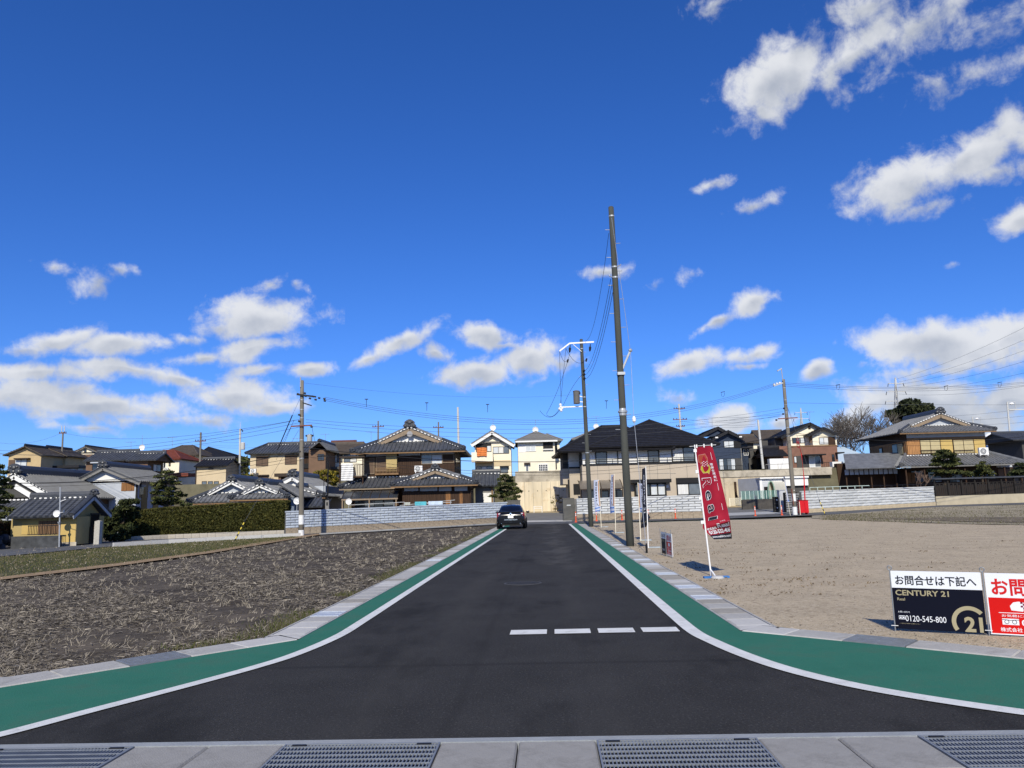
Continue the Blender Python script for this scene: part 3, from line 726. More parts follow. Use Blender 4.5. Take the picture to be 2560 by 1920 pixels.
def roof_gu(F, root, xl, xr, ye, yr, v0, v1, m, kind='kawara', hipl=0.0, hipr=0.0, ridge=True, dotm=None, th=.12, board=None, gable=None, inset=.3, rm=None, rh=.28, back=True):
    "ridge runs across; ye / yr are the photo heights of eave and ridge; hipl / hipr are metres of hip at either end"
    xm = (xl + xr) / 2; vm = (v0 + v1) / 2
    X0, X1 = F.X(xl, ye, v0), F.X(xr, ye, v0); ze = F.Z(xm, ye, v0); zr = F.Z(xm, yr, vm)
    y0, ym, y1 = F.d + v0, F.d + vm, F.d + v1; mb = MB()
    roof_plane(mb, [(X0, y0, ze), (X1, y0, ze), (X1 - hipr, ym, zr), (X0 + hipl, ym, zr)], kind, th=th)
    roof_plane(mb, [(X1, y1, ze), (X0, y1, ze), (X0 + hipl, ym, zr), (X1 - hipr, ym, zr)], 'plain' if kind == 'kawara' else kind, th=th)
    if hipl: roof_plane(mb, [(X0, y1, ze), (X0, y0, ze), (X0 + hipl, ym, zr)], kind, th=th)
    if hipr: roof_plane(mb, [(X1, y0, ze), (X1, y1, ze), (X1 - hipr, ym, zr)], kind, th=th)
    r = mb.build('roof', m, root)
    if ridge:
        mb = MB()
        if X1 - hipr - X0 - hipl > .2: ridge_line(mb, (X0 + hipl, ym, zr), (X1 - hipr, ym, zr), .24, rh)
        for h, xe, xt in ((hipl, X0, X0 + hipl), (hipr, X1, X1 - hipr)):
            if h:
                for yy in (y0, y1): ridge_line(mb, (xe, yy, ze), (xt, ym, zr), .2, .16 if kind != 'kawara' else .22)
        mb.build('ridge', rm or (M_ridge if kind == 'kawara' else m), r)
    if dotm:
        mb = MB(); dots(mb, (X0 + hipl, ym - .16, zr - .04), (X1 - hipr, ym - .16, zr - .04), .3, .08); stuff(mb.build('plaster_and_glints', dotm, r))
    if board:
        for h, xe in ((hipl, X0), (hipr, X1)):
            if not h:
                for yy in (y0, y1): MB().beam((xe, yy, ze - .12), (xe, ym, zr - .12), .05, .18).build('bargeboard', board, r)
    if gable:
        for h, xe, s in ((hipl, X0 + inset, 1), (hipr, X1 - inset, -1)):
            if not h:
                k = .12 * (zr - ze) / (ym - y0) if False else .12
                MB().add([(xe, y0 + inset, ze - .05), (xe, y1 - inset, ze - .05), (xe, ym, zr - k), (xe + s * .1, y0 + inset, ze - .05), (xe + s * .1, y1 - inset, ze - .05), (xe + s * .1, ym, zr - k)],
                         [(0, 1, 2), (5, 4, 3), (0, 3, 4, 1), (0, 2, 5, 3), (1, 4, 5, 2)]).build('gable_wall', gable, root)
    return r, (X0, X1, y0, ym, y1, ze, zr)
def roof_pyr(F, root, xl, xr, ye, ap, v0, v1, m, kind='slate', th=.12, rl=0.0):
    "hip roof with its ridge running away (rl long) above photo point ap"
    xm = (xl + xr) / 2; X0, X1 = F.X(xl, ye, v0), F.X(xr, ye, v0); ze = F.Z(xm, ye, v0); vm = (v0 + v1) / 2
    t = F.p(*ap, vm - rl / 2); y0, y1 = F.d + v0, F.d + v1; ta = (t.x, F.d + vm - rl / 2, t.z); tb = (t.x, F.d + vm + rl / 2, t.z)
    mb = MB(); roof_plane(mb, [(X0, y0, ze), (X1, y0, ze), ta], kind, th=th)
    roof_plane(mb, [(X1, y0, ze), (X1, y1, ze), tb, ta] if rl else [(X1, y0, ze), (X1, y1, ze), ta], kind, th=th)
    roof_plane(mb, [(X0, y1, ze), (X0, y0, ze), ta, tb] if rl else [(X0, y1, ze), (X0, y0, ze), ta], kind, th=th)
    roof_plane(mb, [(X1, y1, ze), (X0, y1, ze), tb], 'plain', th=th)
    r = mb.build('roof', m, root); mb = MB()
    for c, q in (((X0, y0, ze), ta), ((X1, y0, ze), ta), ((X0, y1, ze), tb), ((X1, y1, ze), tb)): ridge_line(mb, c, q, .18, .12)
    if rl: ridge_line(mb, ta, tb, .18, .14)
    mb.build('ridge', m if m is not M_kaw else M_ridge, r)
    return r, (X0, X1, y0, y1, ze)
def irimoya(F, root, xl, xr, ye, ap, yg, v0, v1, m, orn=.55, board=None, gm=None, dotm=None, boardw=.28, kind='kawara', sp=.36):
    "hip-and-gable roof, gable to the viewer. ap: photo point of the peak, yg: photo height where the gable meets the skirt"
    xm = (xl + xr) / 2; X0, X1 = F.X(xl, ye, v0), F.X(xr, ye, v0); ze = F.Z(xm, ye, v0); y0, y1 = F.d + v0, F.d + v1
    # iterate: the gable stands back by the skirt's run
    run = 1.2
    for _ in range(6):
        t = F.p(*ap, v0 + run - .5); zg = F.Z(ap[0], yg, v0 + run); slope = (t.z - ze) / ((X1 - X0) / 2); run = (zg - ze) / slope
    xr_, zr = t.x, t.z; gl = X0 + (xr_ - X0) * (zg - ze) / (zr - ze); gr = X1 - (X1 - xr_) * (zg - ze) / (zr - ze); yg_ = y0 + run; yb = y1 - run; yo = yg_ - .5
    mb = MB()
    roof_plane(mb, [(X0, y0, ze), (X1, y0, ze), (gr, yg_, zg), (gl, yg_, zg)], kind, sp)
    roof_plane(mb, [(X0, y1, ze), (X0, y0, ze), (gl, yg_, zg), (gl, yb, zg)], kind, sp)
    roof_plane(mb, [(X1, y0, ze), (X1, y1, ze), (gr, yb, zg), (gr, yg_, zg)], kind, sp)
    roof_plane(mb, [(X1, y1, ze), (X0, y1, ze), (gl, yb, zg), (gr, yb, zg)], 'plain', sp)
    roof_plane(mb, [(gl, yb + .4, zg), (gl, yo, zg), (xr_, yo, zr), (xr_, yb + .4, zr)], kind, sp)
    roof_plane(mb, [(gr, yo, zg), (gr, yb + .4, zg), (xr_, yb + .4, zr), (xr_, yo, zr)], kind, sp)
    r = mb.build('roof', m, root)
    mb = MB(); ridge_line(mb, (xr_, yo + .05, zr), (xr_, yb + .4, zr), .34, .5); mb.build('ridge', M_ridge, r)
    for c, q in (((X0, y0, ze), (gl, yg_, zg)), ((X1, y0, ze), (gr, yg_, zg))):
        mb = MB(); ridge_line(mb, c, q, .26, .30); oni(mb, Vector(c) + (Vector(q) - Vector(c)) * .06 + Vector((0, 0, .18)), .28); mb.build('hip_ridge', M_ridge, r)
    for gx in (gl, gr):
        mb = MB(); k = .0; ridge_line(mb, (gx + (xr_ - gx) * .0, yo + .35, zg + .02), (xr_, yo + .35, zr - .02), .26, .24); mb.build('descending_ridge', M_kaw2, r)
    if orn: mb = MB(); oni(mb, (xr_, yo, zr + orn * .55), orn); mb.build('ridge_end_tile', M_ridge, r)
    if board:
        for gx in (gl, gr): MB().beam((gx, yo + .06, zg - boardw * .45), (xr_, yo + .06, zr - boardw * .75), .08, boardw).build('bargeboard', board, r)
    if gm:
        MB().add([(gl, yg_ - .02, zg), (gr, yg_ - .02, zg), (xr_, yg_ - .02, zr - .1), (gl, yg_ + .1, zg), (gr, yg_ + .1, zg), (xr_, yg_ + .1, zr - .1)], [(0, 1, 2), (5, 4, 3), (0, 3, 4, 1), (0, 2, 5, 3), (1, 4, 5, 2)]).build('gable_wall', gm, root)
    if dotm:
        mb = MB(); g1, g2 = gl + (gr - gl) * .14, gr - (gr - gl) * .14
        dots(mb, (g1, yg_ - .14, zg + .03), (g2, yg_ - .14, zg + .03), .3, .10)
        for gx in (gl, gr): dots(mb, (gx, yo - .02, zg + .02), (xr_, yo - .02, zr + .02), .32, .095)  # rake dashes: tile-edge highlights built as white pieces
        for c, q in (((X0, y0, ze), (gl, yg_, zg)), ((X1, y0, ze), (gr, yg_, zg))): dots(mb, Vector(c) + (Vector(q) - Vector(c)) * .12 + Vector((0, -.12, .05)), Vector(q) + Vector((0, -.14, .05)), .34, .07)
        stuff(mb.build('plaster_and_glints', dotm, r))
    # gutter pipe along the front eave
    MB().beam((X0, y0 + .06, ze - .16), (X1, y0 + .06, ze - .16), .05, .10).build('gutter_pipe', M_trim, r)
    return r, dict(X0=X0, X1=X1, y0=y0, y1=y1, ze=ze, gl=gl, gr=gr, yg=yg_, zg=zg, zr=zr, xr=xr_)
def railing(F, root, x0, y0, x1, y1, v, m, n=12, name='railing', t=.025, mid=False):
    X0, X1, Z0, Z1 = F.rect(x0, y0, x1, y1, v); Y = F.d + v
    rl = MB().box((X0, Y - t, Z1 - .05), (X1, Y + t, Z1)).box((X0, Y - t, Z0), (X1, Y + t, Z0 + .04)).build(name, m, root)
    if n:
        b0 = MB().box((-t * .5, -t * .5, 0), (t * .5, t * .5, 1)); me = bpy.data.meshes.new('bar'); me.from_pydata(b0.v, [], b0.f); me.materials.append(m)
        for i in range(n + 1):
            o = bpy.data.objects.new('bar', me); col.objects.link(o); o.parent = rl; o.scale = (1, 1, Z1 - Z0 - .06)
            o.location = Vector((X0 + .03 + (X1 - X0 - .06) * i / n, Y, Z0 + .03)) - base_of(root)
    return rl
def planks(F, root, x0, y0, x1, y1, v, m, w=.16, name='plank_wall', side=False):
    "row of separate boards joined as one cladding part"
    X0, X1, Z0, Z1 = F.rect(x0, y0, x1, y1, v); Y = F.d + v; mb = MB(); n = max(2, int((X1 - X0) / w)); w = (X1 - X0) / n
    for i in range(n): mb.box((X0 + w * i + .008, Y - .02 - .012 * (i % 2), Z0), (X0 + w * (i + 1) - .008, Y + .02, Z1))
    return mb.build(name, m, root)
def ac_unit(F, x0, y0, x1, y1, v, label):
    X0, X1, Z0, Z1 = F.rect(x0, y0, x1, y1, v); Y = F.d + v
    o = thing('air_conditioner_unit', label, 'air conditioner', ((X0 + X1) / 2, Y, Z0))
    MB().box((X0, Y - .3, Z0 + .04), (X1, Y, Z1)).build('casing', M_white, o)
    cx, cz, r = X0 + (X1 - X0) * .42, (Z0 + Z1) / 2 + .02, (Z1 - Z0) * .40
    MB().lathe((cx, Y - .32, cz), [(r, 0), (r, .018), (r * .3, .02)], 20, 'Y').build('fan_grille', mk('fan_grille', (.16, .17, .18), .6, .1), o)
    mb = MB()
    for k in range(6):
        t = math.pi * k / 6; mb.beam((cx - r * math.cos(t), Y - .33, cz - r * math.sin(t)), (cx + r * math.cos(t), Y - .33, cz + r * math.sin(t)), .02, .012, (0, 1, 0))
    mb.build('guard', M_white, o)
    for xx in (X0 + .06, X1 - .12): MB().box((xx, Y - .28, Z0 - .10), (xx + .06, Y - .02, Z0 + .04)).build('foot', M_white, o)
    return o
M_ant = mk('antenna_metal', (.35, .36, .37), .5, .1, 5, metal=.5)
def antenna(F, x, y0, y1, v, label, dish=False, arms=True):
    a, b = F.p(x, y1, v), F.p(x, y0, v); o = thing('roof_antenna', label, 'antenna', a)
    MB().cyl(a, b, .022, .018, 6).build('mast', M_ant, o)
    if arms:
        w = .62
        mb = MB().cyl((b.x - w, b.y, b.z - .06), (b.x + w * .7, b.y, b.z - .06), .014, None, 5)
        for k in range(7): xx = b.x - w + k * .2; mb.cyl((xx, b.y - .3, b.z - .06), (xx, b.y + .3, b.z - .06), .008, None, 4)
        mb.build('yagi_array', M_ant, o)
    if dish:
        zc = a.z + (b.z - a.z) * .22; mb = MB(); c = Vector((a.x, a.y - .12, zc)); prof = [(.02, .10), (.15, .09), (.28, .05), (.36, -.01), (.37, .0), (.28, .07), (.02, .13)]
        mb.lathe(c, prof, 18, 'Y'); mb.build('dish', M_white, o, smooth=False)
    return o

# --------------------------------------------------------------- hillside terrace
Lx = P(-60, 1200, 96).x
M_slope = mk('terrace_soil', (.12, .11, .07), .95, .3, .6, .4, 8)
mbt = MB(); mbt.add([(-160, 86, .4), (36, 86, .4), (36, 86.6, TERR - .15), (-160, 86.6, TERR - .15), (36, 260, TERR + 1), (-160, 260, TERR + 1), (36, 260, .4), (-160, 260, .4)], [(0, 1, 2, 3), (3, 2, 4, 5), (1, 6, 4, 2), (0, 3, 5, 7)])
struct(mbt.build('hillside', M_slope))

# ---- left: gatehouse with yellow walls
F, h = new_house('gate_house', 'low yellow walled outbuilding with grey tiled roof beside the lane', 1, 46, 560, 1480, gz(-27, 46) + .1)
zb = h.location.z
wall(F, h, 130, 1140, 928, 1480, 0, 3.05, M_gyel, zb=zb)
wall(F, h, 265, 1190, 465, 1345, -.02, .05, M_yel, 'wall_panel'); wall(F, h, 738, 1165, 922, 1440, -.03, .05, M_yel, 'wall_panel')
planks(F, h, 466, 1180, 738, 1345, -.02, mk('faded_boards', (.20, .12, .065), .8, .25, 3, .2, 20, stretch=(8, 8, .6)), .12)
wall(F, h, 135, 1366, 735, 1460, -.9, -.75, mk('dark_stone_wall', (.055, .058, .062), .9, .35, 3, .5, 10), 'garden_wall', zb - .1)
wall(F, h, 740, 1440, 928, 1490, -.05, .0, M_concg, 'footing', zb - .1)
railing(F, h, 340, 1235, 700, 1350, -.85, M_black, 18)
r, _ = roof_gu(F, h, 80, 895, 1128, 895, -.6, 3.65, M_kaw, dotm=M_plaster, board=M_plblue, gable=M_gyel, inset=.42)
q = F.p(895, 1125, -.6); X1 = F.X(895, 1128, -.6)
mb = MB(); zr = F.Z(487, 895, 1.525); ze = F.Z(487, 1128, -.6)
for yy in (45.4, 49.65): ridge_line(mb, (X1 - .12, yy, ze + .02), (X1 - .12, 47.525, zr + .02), .34, .16)
mb.build('rake_tiles', M_ridge, r)
mb = MB(); oni(mb, (X1, 47.5, zr + .25), .3); mb.build('ridge_end_tile', M_ridge, r)
X1w = F.X(928, 1300, 0)
gate = MB()
for k in range(9): gate.box((X1w + .03, 47.45 + k * .11, zb), (X1w + .07, 47.49 + k * .11, zb + 1.75))
gate.box((X1w + .02, 47.4, zb + 1.7), (X1w + .09, 48.5, zb + 1.8)); gate.box((X1w + .025, 47.4, zb), (X1w + .06, 48.5, zb + 1.0))
gate.build('gate', M_black, h)
MB().box((X1w + .08, 47.75, zb + .75), (X1w + .10, 48.1, zb + 1.12)).build('notice_sheet', mk('orange_notice', (.75, .35, .14), .7, .35, 9), h)
post = F.p(1188, 1470, 1.0); o = thing('stone_gate_post', 'pale granite gate post standing beside yellow outbuilding', 'gate post', (post.x, post.y, gz(post.x, post.y)))
zt = F.Z(1188, 1185, 1.0); hw = .16
MB().box((post.x - hw, post.y - hw, zb - .1), (post.x + hw, post.y + hw, zt)).build('shaft', mk('granite', (.40, .385, .35), .85, .2, 12, .2, 60), o)
mb = MB(); mb.add([(post.x - hw, post.y - hw, zt), (post.x + hw, post.y - hw, zt), (post.x + hw, post.y + hw, zt), (post.x - hw, post.y + hw, zt), (post.x, post.y, zt + .06)], [(0, 1, 4), (1, 2, 4), (2, 3, 4), (3, 0, 4)]); mb.build('cap', MATS['granite'], o)

# ---- left: big hipped tile roof with white gable bands
F, h = new_house('tiled_farmhouse', 'large low farmhouse with long dark tiled roof and white gable bands', 1, 58, 400, 1000, gz(-37, 60))
zb = h.location.z
a, t, b = F.p(690, 890), F.p(170, 590), F.p(690, 890)
mbx = F.X(690, 890); tx = t.x
r, (a, t, b) = roof_gv(F, h, (-350, 905), (170, 592), (690, 890), 0, 13.8, M_kaw, orn=.62, rw=.4, rh=.55, board=M_plaster, bw=.42, gable=M_dgrey, gv=.35, dotm=M_plaster)
MB().beam((b.x - .15, 58.22, b.z - 1.0), (t.x, 58.22, t.z - 1.0), .06, .36).build('bargeboard', M_plaster, r)
MB().box((a.x + .6, 58.5, zb), (b.x - .5, 71.2, b.z + .05)).build('wall', M_dkwood, h)
for k in range(5):
    yy = 60.2 + k * 2.3; MB().box((b.x - .52, yy, zb + .5), (b.x - .47, yy + 1.5, b.z - .5)).build('window', M_glassd, h)
mb = MB(); roof_plane(mb, [(a.x, 56.4, 1.9), (b.x + .6, 56.4, 1.9), (b.x - .6, 58.3, 2.75), (a.x, 58.3, 2.75)]); rr = mb.build('lower_roof', M_kaw, h)
mb = MB(); dots(mb, (a.x, 58.1, 2.8), (b.x - .6, 58.1, 2.8), .3, .1); stuff(mb.build('plaster_and_glints', M_plaster, rr))
MB().box((a.x + .5, 57.0, zb), (b.x - .8, 58.4, 1.9)).build('front_wall', M_plblue, h)

# ---- left: white gabled house behind
F, h = new_house('white_gabled_house', 'white plastered house with dark posts behind the long tiled roof', 1, 66, 1400, 800, gz(-34, 66)); zb = h.location.z
r, (a, t, b) = roof_gv(F, h, (830, 735), (1252, 515), (1705, 700), 0, 8.5, M_kaw, orn=.5, rw=.34, rh=.45, board=M_mgrey, bw=.3, gable=M_plaster, gv=.5)
MB().box((a.x + .6, 66.5, zb), (b.x - .5, 74, b.z + .1)).build('wall', M_plblue, h)
planks(F, h, 1480, 712, 1640, 815, .48, M_wood, .2)
for x in (1655, 1700, 1780, 1840): wall(F, h, x, 705, x + 22, 900, .46, .52, M_black, 'post')
for x in (1705, 1845): wall(F, h, x, 770, x + 45, 860, .44, .5, M_glassd, 'window')
for k in range(3): MB().box((b.x - .52, 67.4 + k * 2.2, zb + .4), (b.x - .46, 68.5 + k * 2.2, b.z - .4)).build('window', M_glassd, h)

# ---- left hill: beige two storey house
F, h = new_house('beige_house', 'beige stucco house with two dark gables on the hill', 1, 100, 300, 550, TERR); zb = TERR - .3
roof_gv(F, h, (30, 380), (300, 268), (520, 372), -.5, 5.2, M_brslate, 'slate', gable=M_tan2, gv=.02, rm=M_slate, rh=.3)
wall(F, h, 100, 360, 497, 600, 0, 5, M_tan2, zb=zb)
window(F, h, 182, 432, 330, 520, 0, 2, M_alu, [M_frost]); wall(F, h, 104, 438, 180, 524, -.06, .0, M_shut, 'shutter_case'); wall(F, h, 165, 414, 345, 430, -.5, .0, M_alu, 'awning')
roof_gv(F, h, (470, 390), (565, 282), (822, 388), 4.4, 10.5, M_brslate, 'slate', gable=M_tan2, gv=5.02, rm=M_slate, rh=.3)
wall(F, h, 500, 375, 800, 560, 5, 10, M_tan2, zb=zb)
wall(F, h, 585, 505, 960, 535, 2.6, 5.2, M_slate, 'porch_roof')
X1 = F.X(800, 470, 5)
for yy in (6.1, 8.0): MB().box((X1 - .01, 100 + yy, 7.1), (X1 + .04, 100 + yy + 1.2, 8.1)).build('window', M_glassd, h)
# small cream gable behind it
F, h = new_house('cream_house', 'cream house with grey gable and tiny attic window on the hill', 1, 113, 1060, 400, TERR)
roof_gv(F, h, (840, 362), (1040, 268), (1250, 358), -.4, 9, M_brslate, 'slate', gable=M_cream2, gv=0, board=M_mgrey, rm=M_slate, rh=.2)
wall(F, h, 880, 345, 1215, 620, 0, 8, M_cream2, zb=TERR); window(F, h, 1028, 305, 1056, 350, -.02, 1, M_alu, [M_glassd])
wall(F, h, 1003, 370, 1120, 450, -1.0, 0, M_brwall, 'bay')
# brown houses in front
F, h = new_house('brown_house', 'brown house with long grey tiled roof and white ridge dots', 1, 90, 1300, 520, TERR)
r, g = roof_gu(F, h, 1008, 1545, 445, 342, -.5, 5.5, M_kaw, dotm=M_plaster, gable=M_brwall); wall(F, h, 1048, 440, 1510, 620, 0, 5, M_brwall, zb=TERR - 1)
wall(F, h, 1100, 462, 1330, 476, -.6, 0, M_plblue, 'awning'); window(F, h, 1125, 480, 1300, 560, 0, 3, M_alu, [M_glassd, M_frost])
F, h = new_house('brick_clad_house', 'small brown house with brick clad front and white framed window', 1, 88, 1700, 600, TERR)
r, g = roof_gu(F, h, 1532, 1905, 440, 357, -.5, 4.4, M_kaw, dotm=M_plaster, gable=M_brwall); wall(F, h, 1558, 436, 1800, 640, 0, 3.9, M_brwall, zb=TERR - 1)
wall(F, h, 1610, 500, 1790, 590, -.03, .02, M_brick, 'cladding')
X1 = F.X(1800, 500, 0); z0, z1 = F.Z(1850, 580, 2), F.Z(1850, 495, 2)
fr = MB().box((X1 - .01, 89.3, z0), (X1 + .05, 91.2, z1)).build('window', M_alu, h); MB().box((X1 + .03, 89.4, z0 + .06), (X1 + .06, 90.1, z1 - .06)).build('pane', M_frost, fr); MB().box((X1 + .03, 90.2, z0 + .06), (X1 + .06, 91.1, z1 - .06)).build('pane', M_glassm, fr)
ac_unit(F, 1645, 548, 1712, 590, -.1, 'white air conditioner unit against the brick clad wall')
# red roof
F, h = new_house('red_roofed_house', 'cream house with low red hipped roof on the hill', 2, 97, 200, 600, TERR)
roof_gu(F, h, -175, 345, 428, 328, -.5, 6.5, M_redslate, 'slate', 1.7, 2.4, rh=.12); wall(F, h, -120, 425, 330, 640, 0, 6, M_cream2, zb=TERR - .5)
window(F, h, 138, 450, 170, 548, 0, 1, M_white, [M_glassd]); window(F, h, 205, 475, 228, 515, 0, 1, M_alu, [M_glassm])
ac_unit(F, 160, 535, 205, 572, -.1, 'air conditioner unit below window of the red roofed house')
wall(F, h, 150, 600, 440, 640, -3.2, -.4, M_redslate, 'porch_roof')
# brown hipped roof
F, h = new_house('brown_hipped_house', 'tall cream house with brown hipped roof on the hill', 2, 104, 420, 700, TERR)
roof_gu(F, h, 22, 560, 382, 270, -.6, 7, M_brslate, 'slate', 2.2, 2.4, rh=.12); wall(F, h, 60, 375, 520, 640, 0, 6.4, M_cream2, zb=TERR - .8)
wall(F, h, 45, 378, 535, 388, -.55, -.45, M_trim, 'fascia')
# black hip behind
F, h = new_house('black_hipped_house', 'house with broad black hipped roof behind the tan house', 2, 109, 750, 440, TERR)
roof_pyr(F, h, 500, 1000, 408, (690, 285), -.6, 8, M_slate, 'slate'); wall(F, h, 560, 400, 960, 560, 0, 7.4, M_cream, zb=TERR)
# tan house
F, h = new_house('tan_house', 'plain tan house with black roof and a row of three windows', 2, 92, 720, 770, TERR)
roof_gu(F, h, 508, 912, 510, 432, -.5, 5.0, M_slate, dotm=M_plaster, gable=M_tan, rm=M_ridge); wall(F, h, 532, 505, 900, 780, 0, 4.5, M_tan, zb=3.0)
for a in (608, 682, 755): window(F, h, a, 698, a + 60, 752, 0, 1, M_black, [M_glassm])
wall(F, h, 685, 528, 746, 552, -.12, .0, M_alu, 'vent'); wall(F, h, 528, 505, 540, 770, -.08, .0, M_alu, 'downpipe')
# tan house with shutters
F, h = new_house('shuttered_tan_house', 'tan two storey house with brown shutters behind the left utility pole', 2, 94, 1500, 700, TERR)
roof_gu(F, h, 1135, 1945, 350, 248, -.6, 6.4, M_kaw, hipl=1.6, dotm=M_plaster, gable=M_tan); wall(F, h, 1195, 345, 1812, 705, 0, 5.8, M_tan, zb=TERR - .7)
for a, b_, c_, d_ in ((1270, 400, 1418, 512), (1622, 385, 1768, 492)):
    window(F, h, a, b_, c_, d_, -.02, 2, M_alu, [M_shut]); wall(F, h, a - 6, b_ - 14, c_ + 6, b_, -.3, .0, M_alu, 'awning')
window(F, h, 1290, 630, 1416, 705, -.02, 2, M_alu, [M_shut]); wall(F, h, 1285, 618, 1420, 632, -.3, 0, M_alu, 'awning')
wall(F, h, 1490, 600, 1772, 640, -2.4, -.1, M_alu, 'carport_roof'); wall(F, h, 1540, 640, 1570, 705, -2.2, -.2, M_brwall, 'porch')
wall(F, h, 1700, 545, 1765, 560, -.05, .0, M_black, 'vent')
railing(F, h, 1245, 660, 1480, 705, -3, M_alu, 14)
wall(F, h, 1812, 480, 2005, 540, 0.2, 3, M_black, 'balcony'); wall(F, h, 1812, 345, 1990, 400, .3, 5, M_dkwood, 'side_wall', TERR)
railing(F, h, 1840, 395, 2000, 485, .2, M_alu, 8)
ac_unit(F, 1210, 548, 1276, 600, -.6, 'white air conditioner unit beside tan house with shutters')

# ---- garden house behind the hedge, twin white gables
F, h = new_house('twin_gabled_house', 'grey tiled house with twin white gables behind the trimmed hedge', 2, 62.5, 900, 1000, gz(-19, 62)); zb = h.location.z
irimoya(F, h, 430, 1400, 945, (965, 690), 838, -.7, 7.5, M_kaw2, .42, M_plaster, M_plblue, M_plaster, .22)
wall(F, h, 520, 940, 1300, 1010, 0, 6.6, M_plblue, zb=zb)
F2 = Front(2, 60.5)
irimoya(F2, h, 945, 1655, 902, (1312, 735), 835, -.7, 6, M_kaw2, .40, M_plaster, M_plaster, M_plaster, .2)
wall(F2, h, 1050, 905, 1600, 1000, 0, 5.5, M_plblue, 'front_wall', zb)
wall(F2, h, 960, 898, 1600, 912, -.62, -.56, M_plaster, 'fascia')
wall(F2, h, 1640, 895, 1735, 1060, .2, 3, mk('blue_grey_wall', (.12, .15, .20), .7, .1, 2), 'side_wall', zb)
mb = MB(); e0, e1 = F2.p(1540, 725, 2.5), F2.p(1800, 885, 0)
roof_plane(mb, [(e1.x, e1.y, e1.z), (e1.x + .1, e1.y + 5, e1.z), (e0.x + .2, e0.y + 2.5, e0.z), (e0.x, e0.y, e0.z)]); mb.build('side_roof', M_kaw, h)
# ---- white gable behind the pole
F, h = new_house('white_barn', 'white plastered gable with stepped tiled roofs behind the left utility pole', 2, 68, 1750, 1000, gz(-14, 68)); zb = h.location.z
r, (a, t, b) = roof_gv(F, h, (1440, 770), (1708, 625), (2180, 900), 0, 9, M_kaw2, orn=.5, rw=.34, rh=.42, board=M_plaster, bw=.36, gable=M_plaster, gv=.4)
MB().box((a.x + .6, 68.5, zb), (b.x - .6, 76, a.z)).build('wall', M_plblue, h)
irimoya(Front(2, 65.8), h, 1640, 2110, 885, (1785, 785), 850, -.6, 5, M_kaw, .3, M_plaster, M_plaster, M_plaster, .18)
mb = MB(); Fb = Front(2, 63.8); q0, q1 = Fb.p(1735, 905), Fb.p(2120, 1005)
roof_plane(mb, [(q0.x, 62.6, q1.z), (q1.x, 62.6, q1.z), (q1.x - .5, 64.6, q0.z), (q0.x, 64.6, q0.z)]); mb.build('lower_roof', M_kaw, h)
wall(Fb, h, 1745, 1000, 2080, 1060, .2, 2.2, M_dkwood, 'lower_wall', zb)

# ---- behind the main house
F, h = new_house('grey_gabled_house', 'dark grey gabled house between the left utility pole and the wooden house', 3, 92, 60, 720, TERR)
roof_gv(F, h, (-40, 500), (88, 402), (200, 512), -.9, 7, M_kaw, orn=.25, gable=M_brwall, gv=0, dotm=None); wall(F, h, -40, 470, 165, 760, 0, 6, M_brwall, zb=TERR - 1)
window(F, h, 70, 560, 150, 640, -.02, 2, M_alu, [M_glassd])
F, h = new_house('brown_roofed_house', 'pale cream house with plain brown roof beside the wooden house', 3, 97, 400, 740, TERR)
roof_gu(F, h, 130, 760, 548, 440, -.6, 7, M_brslate, 'slate', 0, 2, gable=M_cream2); wall(F, h, 165, 545, 700, 750, 0, 6.4, M_cream2, zb=TERR - 1)
window(F, h, 245, 562, 372, 664, -.02, 2, M_alu, [M_curt, M_glassm]); window(F, h, 388, 560, 545, 660, -.02, 2, M_alu, [M_glassm, M_curt])
wall(F, h, 165, 550, 240, 740, -.03, .0, M_brwall, 'corner_panel'); wall(F, h, 120, 715, 480, 745, -2.2, 0, M_dgrey, 'porch_roof')
F, h = new_house('red_brown_house', 'distant house with dull red brown roof behind the brown roofed house', 3, 116, 350, 450, TERR)
roof_gu(F, h, 180, 500, 448, 416, -.4, 5, mk('dull_red_slate', (.11, .05, .04), .8, .2, 2), 'slate', gable=M_cream); wall(F, h, 200, 445, 480, 600, 0, 4.6, M_cream, zb=TERR)

# ================================================================= main wooden house
F, h = new_house('wooden_house', 'two storey traditional dark wooden house with layered tiled gable roofs', 3, 69, 1150, 1240, gz(-9, 69) + .1); zb = h.location.z
irimoya(F, h, 468, 1862, 522, (1190, 232), 408, -1.0, 9.5, M_kaw, .62, M_tantrim, M_plaster, M_plaster, .42)
gx, gzz = F.X(1197, 320, .9), F.Z(1197, 320, .9)
MB().lathe((gx, 69.62, gzz), [(.26, 0), (.26, .04), (.18, .05), (.18, .03), (.08, .03), (.02, .05)], 18, 'Y').build('crest', mk('crest_grey', (.30, .30, .31), .7, .1), h)
wall(F, h, 632, 520, 1738, 860, 0, 8.4, M_dkwood, 'upper_wall')
wall(F, h, 660, 552, 900, 590, -.03, 0, M_plblue, 'plaster_band'); wall(F, h, 1058, 540, 1320, 580, -.03, 0, M_plblue, 'plaster_band'); wall(F, h, 1335, 530, 1730, 566, -.03, 0, M_plblue, 'plaster_band')
window(F, h, 638, 610, 762, 806, -.03, 1, M_tantrim, [M_shut], 'shutter_box'); window(F, h, 780, 600, 1042, 770, -.02, 2, M_tantrim, [M_shut, M_glassd])
X0, X1, Z0, Z1 = F.rect(905, 548, 1036, 772, -.3)
mb = MB(); n = 34
for i in range(n):
    za, zc = Z1 - (Z1 - Z0) * i / n, Z1 - (Z1 - Z0) * (i + .8) / n; yy = 68.66 + .012 * (i % 2); mb.box((X0, yy, zc), (X1, yy + .015, za))
mb.build('reed_blind', mk('reed', (.52, .40, .18), .8, .2, 6, stretch=(1, 1, 18)), h)
